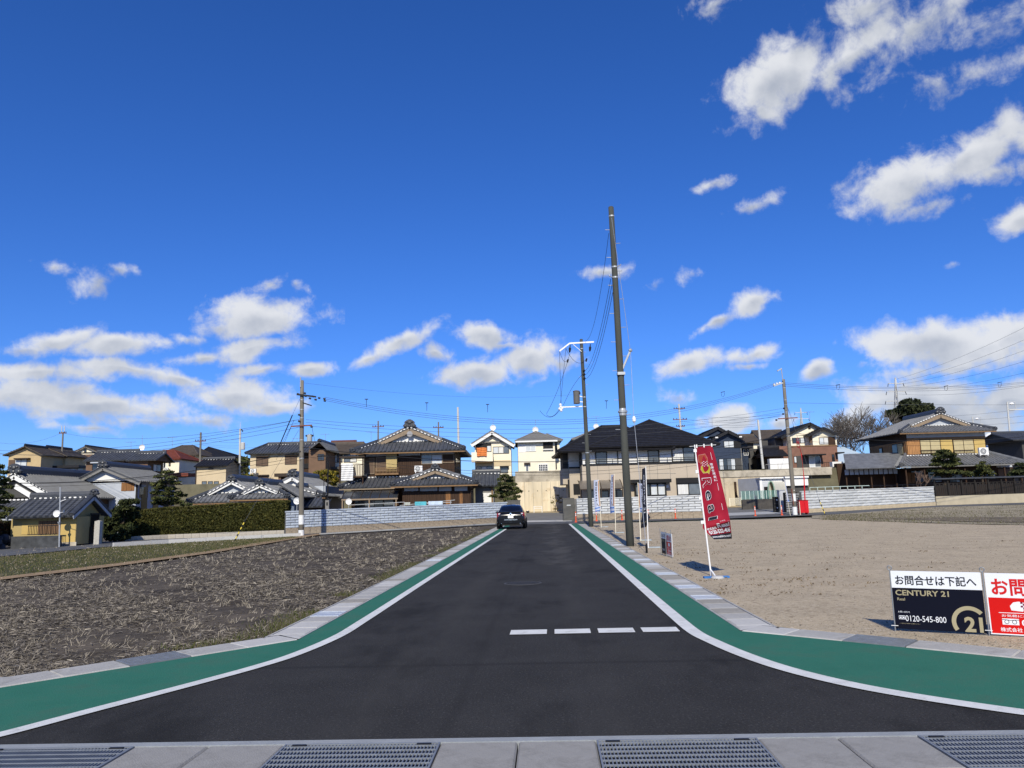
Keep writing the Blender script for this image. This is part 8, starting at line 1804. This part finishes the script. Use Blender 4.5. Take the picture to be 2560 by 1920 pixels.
w, h = s.w, s.h; s.put(strokes_rect([(0, h * .705, w, h)]), M_signw, 'white_header', .001)
s.put(fit('お問合せは下記へ', w * .045, h * .755, w * .90, h * .17, .022), M_ink, 'header_lettering')
s.put(fit('CENTURY 21', w * .035, h * .575, w * .60, h * .095, .022), M_goldp, 'name_lettering'); s.put(fit('Real', w * .05, h * .488, w * .088, h * .048, .01), M_goldp, 'branch_lettering')
s.put(fit('お問い合わせ', w * .045, h * .278, w * .135, h * .03, .0), M_signw, 'small_lettering'); s.put(fit('0120-545-800', w * .122, h * .135, w * .455, h * .10, .0), M_signw, 'phone_number')
tb, ln = dial(w * .048, h * .165, w * .072, h * .062); s.put(tb, M_signw, 'free_dial_tablet')
for l in ln: s.put(ribbon(l, .0045), M_ink, 'free_dial_line', .003)
s.put(fit('※ご連絡はお気軽にお電話ください', w * .05, h * .088, w * .235, h * .014, .0), M_goldp, 'fine_print')
ring_pts = arc(w * .828, h * .165, h * .235, 40, 222, 48); ring_pts = [p for p in ring_pts if p[1] > .015]; s.put(ribbon(ring_pts, h * .066), M_goldp, 'seal_ring')
v, f = fit('21', w * .770, h * .006, w * .195, h * .25, .035); s.put((v, f), M_goldp, 'seal_number')
def eyelet_post(label, p, top, r=.007, loop=.022):
    o = thing('sign_stake', label, 'stake', p); MB().cyl(p - Vector((0, 0, .1)), Vector((p.x, p.y, top)), r, r, 8).build('rod', M_galv, o); c = Vector((p.x, p.y, top + loop)); MB().tube([c + Vector((loop * math.cos(t) * s.ex.x, loop * math.cos(t) * s.ex.y, loop * math.sin(t))) for t in np.linspace(0, 2 * math.pi, 17)], .006, 6).build('eyelet', M_galv, o)
    for zz_ in (.06,): q = Vector((p.x, p.y, zz_)) + s.n * .012; MB().beam(q - s.ex * .035, q + s.ex * .035, .006, .006).build('cable_tie', M_porc, o)
top = zb + H_ + .01
off = s.n * .012
eyelet_post('steel stake with eyelet at the left edge of the black sign', A - s.ex * .006 + off, top); eyelet_post('steel stake with eyelet between the black sign and the red sign', A + s.ex * (W_ - .004) + off, top)
A2 = A + s.ex * (W_ + .012); r2 = Board('contact_sign', 'red and white property sign with checkered handshake emblem on the gravel', (A2.x, A2.y, zb - .005), A2 + s.ex, .92, H_, M_signw); w, h = r2.w, r2.h
r2.put(strokes_rect([(.012, .012, w - .012, h * .60)]), M_signr, 'red_field', .001); r2.put(fit('お問い合せ', w * .055, h * .635, w * .89, h * .29, .026), M_redink, 'header_lettering')
# emblem: two white hands with checks
cx = w * .38; em = [(.215, .47), (.25, .53), (.30, .545), (.345, .535), (.355, .50), (.345, .42), (.335, .385), (.225, .40)]; r2.put(([(x * w / .92 * .92, y * h) for x, y in em], [tuple(reversed(range(len(em))))]), M_signw, 'emblem_hand'); em2 = [(.355, .535), (.39, .545), (.43, .52), (.47, .50), (.475, .42), (.42, .385), (.37, .39), (.36, .43)]; r2.put(([(x * w, y * h) for x, y in em2], [tuple(reversed(range(len(em2))))]), M_signw, 'emblem_hand')
ck = [(.318 + .022 * i, .395 + .0292 * j) for i in range(5) for j in range(5) if (i + j) % 2 == 0 and abs((4 - j) - i) < 3]; r2.put(strokes_rect([(x * w, y * h, (x + .022) * w, (y + .0292) * h) for x, y in ck]), M_maroon, 'emblem_checks', .003)
r2.put(strokes_rect([(.10 * w, .352 * h, .93 * w, .362 * h)]), M_signw, 'rule', .002); r2.put(fit('お気軽にお問い合わせください', w * .125, h * .29, w * .72, h * .042, .004), M_signw, 'invite_lettering', .002); r2.put(fit('0120-532-406', w * .31, h * .155, w * .62, h * .10, .02), M_signw, 'phone_number', .002)
tb, ln = dial(w * .125, h * .165, w * .16, h * .10); r2.put(tb, M_signw, 'free_dial_tablet', .002)
for l in ln: r2.put(ribbon(l, .005), M_ink, 'free_dial_line', .003)
r2.put(fit('株式会社', w * .10, h * .052, w * .21, h * .07, .012), M_signw, 'company_lettering', .002); r2.put(fit('Real', w * .335, h * .048, w * .30, h * .075, .02), M_signw, 'company_name', .002); r2.put(fit('リアル', w * .40, h * .128, w * .2, h * .022, .004), M_signw, 'ruby_lettering', .002)
MB().box((A.x, A.y, 0), (A.x + .001, A.y + .001, .001)) if False else None
eyelet_post('steel stake with eyelet at the far edge of the red sign', A2 + s.ex * .93 + off, top)
# small pair of boards further along the gutter
A, B = G(1655.3, 1388), G(1682, 1397); mid = G(1665, 1391); hh = P(1655, 1329, A.y).z - .06; L1 = math.hypot(B.x - A.x, B.y - A.y) / 2 - .01
s1 = Board('small_contact_sign', 'small black and white sign seen edge-on beside the tall new pole', (A.x, A.y, .06), B, L1, hh, M_navyp); s1.put(strokes_rect([(0, hh * .70, L1, hh)]), M_signw, 'white_header', .001); s1.put(fit('お問合せは下記へ', L1 * .05, hh * .75, L1 * .9, hh * .17, .01), M_ink, 'header_lettering', .003); s1.put(fit('CENTURY 21', L1 * .05, hh * .56, L1 * .6, hh * .09, .01), M_goldp, 'name_lettering', .002); s1.put(fit('0120-545-800', L1 * .1, hh * .14, L1 * .5, hh * .1, 0), M_signw, 'phone_number', .002)
C_ = A + s1.ex * (L1 + .02); s2 = Board('small_contact_sign', 'small red and white sign seen edge-on beside the tall new pole', (C_.x, C_.y, .05), B + s1.ex, L1, hh, M_signw); s2.put(strokes_rect([(.012, .03, L1 - .012, hh * .62)]), M_signr, 'red_field', .001); s2.put(fit('お問い合せ', L1 * .06, hh * .66, L1 * .88, hh * .26, .03), M_redink, 'header_lettering', .002); s2.put(strokes_rect([(L1 * .3, hh * .42, L1 * .62, hh * .56)]), M_signw, 'emblem', .002); s2.put(fit('お気軽にお問い合わせください', L1 * .1, hh * .32, L1 * .8, hh * .05, .004), M_signw, 'invite_lettering', .002); s2.put(fit('0120-532-406', L1 * .2, hh * .18, L1 * .7, hh * .10, .02), M_signw, 'phone_number', .002); s2.put(fit('株式会社Real', L1 * .1, hh * .07, L1 * .7, hh * .07, .01), M_signw, 'company_lettering', .002)
for i, (u, lb) in enumerate(((-.01, 'left'), (L1 + .01, 'middle'), (2 * L1 + .03, 'right'))): q = A + s1.ex * u + s1.n * .02; tag(MB().cyl((q.x, q.y, -.1), (q.x, q.y, hh + .16), .008, .008, 6).build('sign_stake', M_galv), 'thin steel stake at the %s edge of the small sign pair' % lb, 'stake')

# --- banners on poles
class Cloth:
    "banner hung from a pole; edges given as photo polylines (top to bottom), real width wid"
    def __init__(s, L, R, d, wid, lean=1, nu=12, nv=40, rip=.02):
        s.L, s.R, s.d, s.wid, s.lean, s.nu, s.nv, s.rip = L, R, d, wid, lean, nu, nv, rip; s.cum = {}
    def edge(s, E, v):
        k = 0
        if k not in s.cum:
            c = [0]
            for p, q in zip(s.R[:-1], s.R[1:]): c.append(c[-1] + math.dist(p, q))
            s.cum[k] = [x / c[-1] for x in c]
        c = s.cum[k]; i = max(j for j in range(len(c) - 1) if c[j] <= v + 1e-9); f = (v - c[i]) / (c[i + 1] - c[i]); return (E[i][0] + (E[i + 1][0] - E[i][0]) * f, E[i][1] + (E[i + 1][1] - E[i][1]) * f)
    def at(s, u, v):
        a, b = s.edge(s.L, v), s.edge(s.R, v); A_, B_ = P(*a, s.d), P(*b, s.d); w = (B_ - A_).length; dy = s.lean * math.sqrt(max(0, s.wid ** 2 - w * w))
        p = A_ + (B_ - A_) * u; y = s.d + dy * u + s.rip * math.sin(3.2 * u * math.pi + v * 5) * u + s.rip * .6 * math.sin(v * 17 + u * 2)
        c = Vector((0, 0, CAM_H)); r = p - c; return c + r * (y / r.y)
    def build(s, name, m, root):
        mb = MB(); n = s.nu + 1; mb.add([s.at(i / s.nu, j / s.nv) for j in range(s.nv + 1) for i in range(n)], [(j * n + i, (j + 1) * n + i, (j + 1) * n + i + 1, j * n + i + 1) for j in range(s.nv) for i in range(s.nu)]); o = mb.build(name, m, root, smooth=True); return o
    def put(s, vf, m, name, root, lift=.014):
        "vf in cloth units: x 0..1 across, y 0..1 downward from the top"
        v, f = vf; mb = MB(); pts = []
        for x, y in v:
            q = s.at(x, min(max(y, 0), 1)); c = Vector((0, 0, CAM_H)); pts.append(q + (c - q).normalized() * lift)
        mb.add(pts, f); return mb.build(name, m, root)
def flip(vf, x0, y0, w, h):
    "fit text (already in a unit box) into cloth coordinates with y downward"
    v, f = vf; return [(x0 + x * w, y0 + (1 - y) * h) for x, y in v], f
zr = lambda x, y: (1700 + x * 200 / 873, 1080 + y * 380 / 1659)
base = G(1778.5, 1441); DF = base.y; root = thing('banner_flag', 'tall red banner on a leaning white pole at the edge of the gravel plot', 'banner', base)
M_redc = mk('red_banner_cloth', (.27, .008, .024), .7, .12, 4); N, L_, b_ = nodes(M_redc)
Lp = [zr(172, 165), zr(182, 330), zr(205, 500), zr(228, 680), zr(255, 870), zr(262, 935), zr(245, 1045), zr(300, 1105), zr(372, 1172)]; Rp = [zr(350, 150), zr(398, 320), zr(436, 480), zr(474, 640), zr(510, 800), zr(528, 880), zr(545, 965), zr(557, 1060), zr(567, 1165)]
cl = Cloth(Lp, Rp, DF, .56, 1, 14, 48, .018); c_o = cl.build('cloth', M_redc, root)
vv = lambda y: (y - 150) / 1020.0
def vtext(txt, x, y0, dy, w, h, bold=.01):
    for i, ch in enumerate(txt): cl.put(flip(fit(ch, 0, 0, 1, 1, bold), x + .012 * i, y0 + i * dy, w, h), M_signw, 'slogan_character', c_o)
def big(ch, x0, y0, w, h, fill, line=.10):
    v, f = fit(ch, 0, 0, 1, 1, .032, 1); cl.put(flip((v, f), x0 - w * .045, y0 - h * .05, w * 1.09, h * 1.10), M_signw, 'letter_outline', c_o, .012)
    v, f = fit(ch, 0, 0, 1, 1, .014, 1); cl.put(flip((v, f), x0, y0, w, h), fill, 'letter', c_o, .016)
big('R', .15, .338, .40, .090, M_redc); big('e', .20, .463, .23, .085, M_ink); big('a', .21, .598, .25, .08, M_ink); big('l', .21, .732, .33, .026, M_ink)
vtext('理想を現実に', .64, .187, .033, .14, .025)
cl.put(strokes_rect([(.80, .07, .815, .15)]), M_signw, 'rule', c_o); cl.put(strokes_rect([(.80, .40, .812, .68)]), M_signw, 'rule', c_o)
M_logo = mk('logo_red_orange', (.34, .06, .03), .6, .1, 4); M_logoy = mk('logo_yellow_green', (.42, .40, .03), .6, .25, 3)
lg1 = [(.20, .085), (.58, .075), (.66, .12), (.66, .17), (.27, .182), (.27, .168), (.19, .16)]; lg2 = [(.28, .20), (.66, .185), (.74, .225), (.60, .288), (.55, .272), (.33, .275), (.24, .235)]
lg1 = [(x - .09, y + .008) for x, y in lg1]; lg2 = [(x - .09, y + .012) for x, y in lg2]
for lg, m in ((lg1, M_logo), (lg2, M_logoy)): cl.put((lg, [tuple(range(len(lg)))[::-1]]), m, 'logo_panel', c_o, .005); cl.put((lambda vf: ([(x / .56, y / 1.9) for x, y in vf[0]], vf[1]))(ribbon([(x * .56, y * 1.9) for x, y in lg], .008, True)), mk('logo_pink', (.60, .28, .24), .6, .1, 4), 'logo_outline', c_o, .007)
cl.put(strokes_rect([(.25 + .08 * i, .162 + .012 * j, .30 + .08 * i, .168 + .012 * j) for i in range(4) for j in range(5) if (i + j) % 2]), M_signw, 'logo_pattern', c_o, .007)
cl.put(flip(fit('リアル', 0, 0, 1, 1, .01), .64, .785, .20, .012), M_signw, 'ruby_lettering', c_o); cl.put(flip(fit('株式会社', 0, 0, 1, 1, .02), .10, .830, .36, .036), M_signw, 'company_lettering', c_o); cl.put(flip(fit('Real', 0, 0, 1, 1, .03), .50, .803, .46, .058), M_signw, 'company_name', c_o); cl.put(flip(fit('0120-532-406', 0, 0, 1, 1, .03), .08, .873, .88, .050), M_signw, 'phone_number', c_o)
cl.put(strokes_rect([(x / 8, .935, (x + 1) / 8, .999) for x in range(8)]), M_ink, 'black_hem', c_o, .010); cl.put(flip(fit('www.realshiga.com/', 0, 0, 1, 1, .02), .04, .948, .92, .036), M_signw, 'web_lettering', c_o, .016)
pt = P(*zr(158, 140), DF); MB().tube([base - Vector((0, 0, .05)), P(*zr(290, 1150), DF), P(*zr(225, 640), DF + .005), pt], [.016, .016, .014, .012], 8).build('pole', M_white, root); MB().tube([P(*zr(105, 158), DF), P(*zr(350, 142), cl.at(1, 0).y), P(*zr(392, 140), cl.at(1, 0).y + .03)], .006, 6).build('top_bar', M_white, root)
for f_, y in ((.0, 190), (.0, 420), (.0, 680), (.0, 925)): q = cl.at(0, vv(y)); MB().box((q.x - .05, q.y - .012, q.z - .03), (q.x + .012, q.y + .012, q.z + .03)).build('loop', M_porc, root)
for u in (.05, .5, .97): q = cl.at(u, 0); MB().box((q.x - .012, q.y - .012, q.z - .02), (q.x + .012, q.y + .008, q.z + .05)).build('loop', M_porc, root)
q = G(1793, 1447); o = root; MB().lathe((q.x, q.y - .03, 0), [(.12, .0), (.125, .02), (.10, .055), (.02, .06)], 18).build('base_weight', mk('base_grey', (.42, .42, .42), .7, .1, 5), o); MB().box((q.x - .24, q.y + .0, .012), (q.x + .24, q.y + .12, .045)).build('base_tray', mk('base_blue', (.04, .16, .42), .55, .15, 5), o); MB().cyl((q.x, q.y, 0), (base.x, base.y, .12), .016, .016, 8).build('base_socket', M_white, o)
# navy banner
z6 = lambda x, y: (1440 + x * 260 / 1797, 1160 + y * 240 / 1659)
def nobori(label, base, polept, L, R, wid, m, lean, name='banner_flag', extra=None, tray=True):
    a = G(*base); root = thing(name, label, 'banner', a); c = Cloth(L, R, a.y, wid, lean, 8, 40, .012); o = c.build('cloth', m, root); t = P(*polept, a.y); MB().tube([a - Vector((0, 0, .05)), on(a, t, .5), t], [.017, .015, .012], 8).build('pole', M_cream2 if wid < .5 else M_white, root)
    if tray: MB().box((a.x - .05, a.y + .05, .004), (a.x + .42, a.y + .25, .04)).build('base_tray', mk('tray_pale', (.32, .38, .42), .7, .15, 5), root)
    return root, c, o
L = [z6(1140, 85), z6(1140, 300), z6(1150, 520), z6(1140, 700), z6(1138, 880), z6(1128, 1000), z6(1118, 1108)]; R = [z6(1196, 65), z6(1205, 260), z6(1214, 480), z6(1222, 680), z6(1235, 840), z6(1285, 920), z6(1210, 1092)]
root, c, co = nobori('twisted navy banner beside the tall new pole', z6(1250, 1460), z6(1205, 40), L, R, .5, mk('navy_cloth', (.008, .010, .022), .7, .2, 4), 1)
c.put(flip(fit('CENTURY 21', 0, 0, 1, 1, .02, 1), .35, .10, .32, .62), M_signw, 'lettering', co, .01); c.put(flip(fit('REAL ESTATE', 0, 0, 1, 1, .02), .15, .86, .7, .03), M_goldp, 'lettering', co, .01)
M_wc = mk('white_banner_cloth', (.55, .60, .74), .75, .06, 4); M_obr = mk('orange_border', (.50, .26, .13), .7, .12, 4); M_blueb = mk('blue_band', (.10, .22, .55), .7, .12, 4)
zw = lambda x, y: (1475 + x * 80 / 1106, 1180 + y * 120 / 1659)
def white_flag(label, base, polept, L, R, mirror=False):
    root, c, co = nobori(label, base, polept, L, R, .45, M_wc, 1); e = (.0, .24) if mirror else (.76, 1.0)
    c.put(strokes_rect([(e[0], .02 + i * .0405, e[1], .02 + (i + 1) * .0405) for i in range(20)]), M_obr, 'orange_border', co, .012); c.put(strokes_rect([(x / 6, y, (x + 1) / 6, y + .035) for x in range(6) for y in (.86, .955)]), M_blueb, 'blue_band', co, .012)
    x0 = .5 if mirror else .28
    c.put(([(x0 + .02, .09), (x0 + .2, .05), (x0 + .36, .09)], [(0, 1, 2)]), M_ink, 'roof_mark', co, .014); rs = []
    rr = random.Random(3)
    for k, (y0, hgt, wd) in enumerate(((.10, .10, .36), (.23, .05, .26), (.30, .05, .26), (.38, .05, .26), (.46, .05, .28), (.54, .05, .26), (.62, .04, .2))):
        for j in range(3): rs.append((x0, y0 + hgt * (j + .15) / 3, x0 + wd, y0 + hgt * (j + .5) / 3))
        rs.append((x0 + wd * .2, y0, x0 + wd * .35, y0 + hgt)); rs.append((x0 + wd * .7, y0, x0 + wd * .85, y0 + hgt))
    c.put(strokes_rect(rs), M_ink, 'lettering', co, .014); c.put(ribbon([(x0 + .1, .82), (x0 + .12, .70), (x0 + .2, .76), (x0 + .38, .82)], .03), M_ink, 'lettering', co, .014)
white_flag('white banner with orange border beside the second pole', z6(437, 1095), zw(305, 255), [zw(128, 280), zw(130, 600), zw(140, 900), zw(160, 1210), zw(185, 1385)], [zw(312, 275), zw(325, 600), zw(340, 850), zw(370, 1150), zw(385, 1345)])
white_flag('white banner with orange border on the tallest white pole', z6(686, 1195), zw(838, 70), [zw(725, 95), zw(712, 400), zw(700, 700), zw(680, 1000), zw(690, 1270), zw(705, 1430)], [zw(828, 90), zw(832, 400), zw(835, 700), zw(840, 1000), zw(838, 1260), zw(848, 1390)])
white_flag('white banner with orange border half hidden behind the navy banner', z6(1120, 1330), z6(1068, 320), [z6(1072, 330), z6(1080, 500), z6(1088, 650), z6(1100, 770), z6(1108, 830)], [z6(1152, 340), z6(1160, 500), z6(1165, 650), z6(1170, 770), z6(1175, 830)], True)
# leaning white banner by the granite pillar, far right
zh = lambda x, y: (1940 + x * 120 / 1531, 1180 + y * 130 / 1659); root, c, co = nobori('narrow white banner leaning beside the granite pillar', zh(460, 1395), zh(245, 200), [zh(250, 230), zh(290, 480), zh(320, 700), zh(345, 880), zh(355, 960)], [zh(275, 230), zh(330, 480), zh(370, 700), zh(400, 880), zh(435, 950)], .4, M_wc, 1, tray=False); c.put(strokes_rect([(x / 4, .9, (x + 1) / 4, .98) for x in range(4)]), M_blueb, 'blue_band', co, .012)
# bank notice, cement stain on green strip
# ================================================================= car
def car():
    M_body = mk('car_black_paint', (.004, .0045, .007), .15, .1, 3, spec=.4); bn = nodes(M_body)[2]; bn.inputs['Coat Weight'].default_value = .35; bn.inputs['Coat Roughness'].default_value = .03
    M_cg = mk('car_glass', (.012, .016, .028), .04, .1, 2, spec=1.0); M_tail = mk('tail_red', (.22, .006, .010), .15, .1, 4, spec=.8); M_chr = mk('car_chrome', (.75, .76, .78), .12, .05, 3, metal=1.0); M_tyre = mk('tyre', (.012, .012, .012), .85, .1, 4); M_plate = mk('plate_white', (.75, .76, .74), .5, .03, 3); M_sil = mk('lamp_clear', (.60, .62, .66), .15, .1, 4, spec=.9)
    o0 = RW(-2.17, 47.35); root = thing('parked_car', 'black hatchback car seen from behind, stopped on the left green strip', 'car', o0); root.rotation_euler = (0, 0, -ROAD_ANG); ORG[root.name] = Vector((0, 0, 0))
    # rows of (y, half width, z bottom, z belt, shoulder) lofted from tail to nose; local x right, y forward
    def loft(rows, name, m, close=True):
        mb = MB(); n = len(rows[0]); mb.add([p for r in rows for p in r], [(j * n + i, j * n + i + 1, (j + 1) * n + i + 1, (j + 1) * n + i) for j in range(len(rows) - 1) for i in range(n - 1)]); k = len(mb.v) - n
        mb.add(rows[0], [tuple(range(n))[::-1]]); mb.add(rows[-1], [tuple(range(n))]); return mb.build(name, m, root, smooth=True)
    def sec(y, hw, z0, z1, top):
        pr = [(hw * .86, z0), (hw * .96, z0 + .10), (hw, z0 + .28), (hw * .985, z1 - .20), (hw * .93, z1 - .04), (hw * .80, z1), (0, top)]; return [(-x, y, z) for x, z in pr] + [(x, y, z) for x, z in pr[::-1][1:]]
    loft([sec(.00, .72, .34, .80, .82), sec(.03, .80, .26, .92, .95), (sec(.12, .855, .22, 1.00, 1.03)), sec(.5, .875, .20, 1.0, 1.02), sec(1.5, .875, .18, .96, .97), sec(2.8, .875, .18, .94, .95), sec(3.5, .87, .18, .90, .98), sec(4.1, .84, .20, .80, .90), sec(4.4, .76, .24, .70, .76), sec(4.47, .60, .3, .6, .64)], 'body', M_body)
    def cab(y, hb, ht, zb, zt):
        pr = [(hb, zb), (hb * .5 + ht * .5 + .015, (zb + zt) / 2), (ht, zt - .04), (ht * .8, zt), (0, zt + .02)]; return [(-x, y, z) for x, z in pr] + [(x, y, z) for x, z in pr[::-1][1:]]
    loft([cab(.16, .74, .70, .98, 1.06), cab(.55, .78, .62, .98, 1.32), cab(.95, .80, .585, .98, 1.43), cab(1.6, .80, .58, .96, 1.465), cab(2.2, .80, .58, .95, 1.45), cab(2.9, .79, .62, .94, 1.20), cab(3.4, .76, .70, .93, .97)], 'cabin', M_body)
    def panel(pts, m, name): return MB().add(pts, [tuple(range(len(pts)))]).build(name, m, root)
    panel([(-.64, .10, 1.045), (.64, .10, 1.045), (.555, .78, 1.385), (-.555, .78, 1.385)], M_cg, 'rear_window'); panel([(-.56, .045, .855), (.56, .045, .855), (.60, .085, .965), (-.60, .085, .965)], M_cg, 'lower_rear_glass')
    MB().box((-.70, .03, .985), (.70, .14, 1.02)).build('spoiler', M_body, root)
    for s in (-1, 1):
        MB().add([(s * .60, .02, .98), (s * .84, .10, .98), (s * .86, .12, .62), (s * .78, .03, .60), (s * .74, .015, .80)], [(0, 4, 3, 2, 1)] if s > 0 else [(0, 1, 2, 3, 4)]).build('tail_light', M_tail, root); MB().add([(s * .62, .01, .96), (s * .74, .04, .96), (s * .78, .045, .74), (s * .73, .005, .78)], [(0, 3, 2, 1)] if s > 0 else [(0, 1, 2, 3)]).build('reversing_light', M_sil, root)
        MB().add([(s * .52, -.01, .42), (s * .80, .04, .50), (s * .82, .05, .42), (s * .56, -.005, .33)], [(0, 3, 2, 1)] if s > 0 else [(0, 1, 2, 3)]).build('bumper_garnish', M_chr, root)
        m_ = MB().ball((s * .98, 2.75, .99), (.12, .06, .08), 10, 6).build('mirror', M_body, root, smooth=True)
        panel([(s * .80, .8, 1.02), (s * .805, 2.7, 1.0), (s * .60, 2.2, 1.40), (s * .60, 1.0, 1.40)], M_cg, 'side_window')
        for y in (.78, 3.55):
            w = MB().lathe((s * .80 - .10, y, .315), [(.17, 0), (.29, .0), (.315, .04), (.315, .16), (.29, .20), (.17, .20)], 24, 'X').build('wheel', M_tyre, root, smooth=True); MB().lathe((s * .80 - .07, y, .315), [(.02, .0), (.18, .02), (.19, .12), (.02, .14)], 16, 'X').build('rim', M_sil, w)
    mb = MB()
    rows = [[(-.72 + 1.44 * i / 12, -.02 - .05 * math.sin(math.pi * i / 12), z) for i in range(13)] for z in (.36, .44, .56, .64)]
    n = 13; mb.add([p for r in rows for p in r], [(j * n + i, j * n + i + 1, (j + 1) * n + i + 1, (j + 1) * n + i) for j in range(3) for i in range(12)]); mb.build('bumper', M_body, root, smooth=True)
    rows = [[(-.40 + .80 * i / 8, -.075 - .02 * math.sin(math.pi * i / 8), z) for i in range(9)] for z in (.53, .60)]; mb = MB(); mb.add([p for r in rows for p in r], [(i, i + 1, i + 10, i + 9) for i in range(8)]); mb.build('bumper_reflection', M_chr, root, smooth=True)  # bright strip stands in for the reflection across the black bumper
    MB().box((-.165, -.035, .66), (.165, -.015, .825)).build('number_plate', M_plate, root); MB().lathe((0, .0, .90), [(.0, -.03), (.075, -.028), (.08, -.01), (.0, .0)], 16, 'Y').build('emblem', M_chr, root); MB().box((.30, -.005, .79), (.42, .02, .815)).build('badge', M_chr, root)
    MB().box((-.55, -.02, .22), (.55, .25, .36)).build('diffuser', M_tyre, root); MB().cyl((.0, .9, 1.45), (.0, .78, 1.62), .012, .006, 6).build('antenna', M_tyre, root)
    MB().box((-.55, 1.3, 1.0), (-.12, 1.5, 1.22)).build('headrest', M_tyre, root)
car()
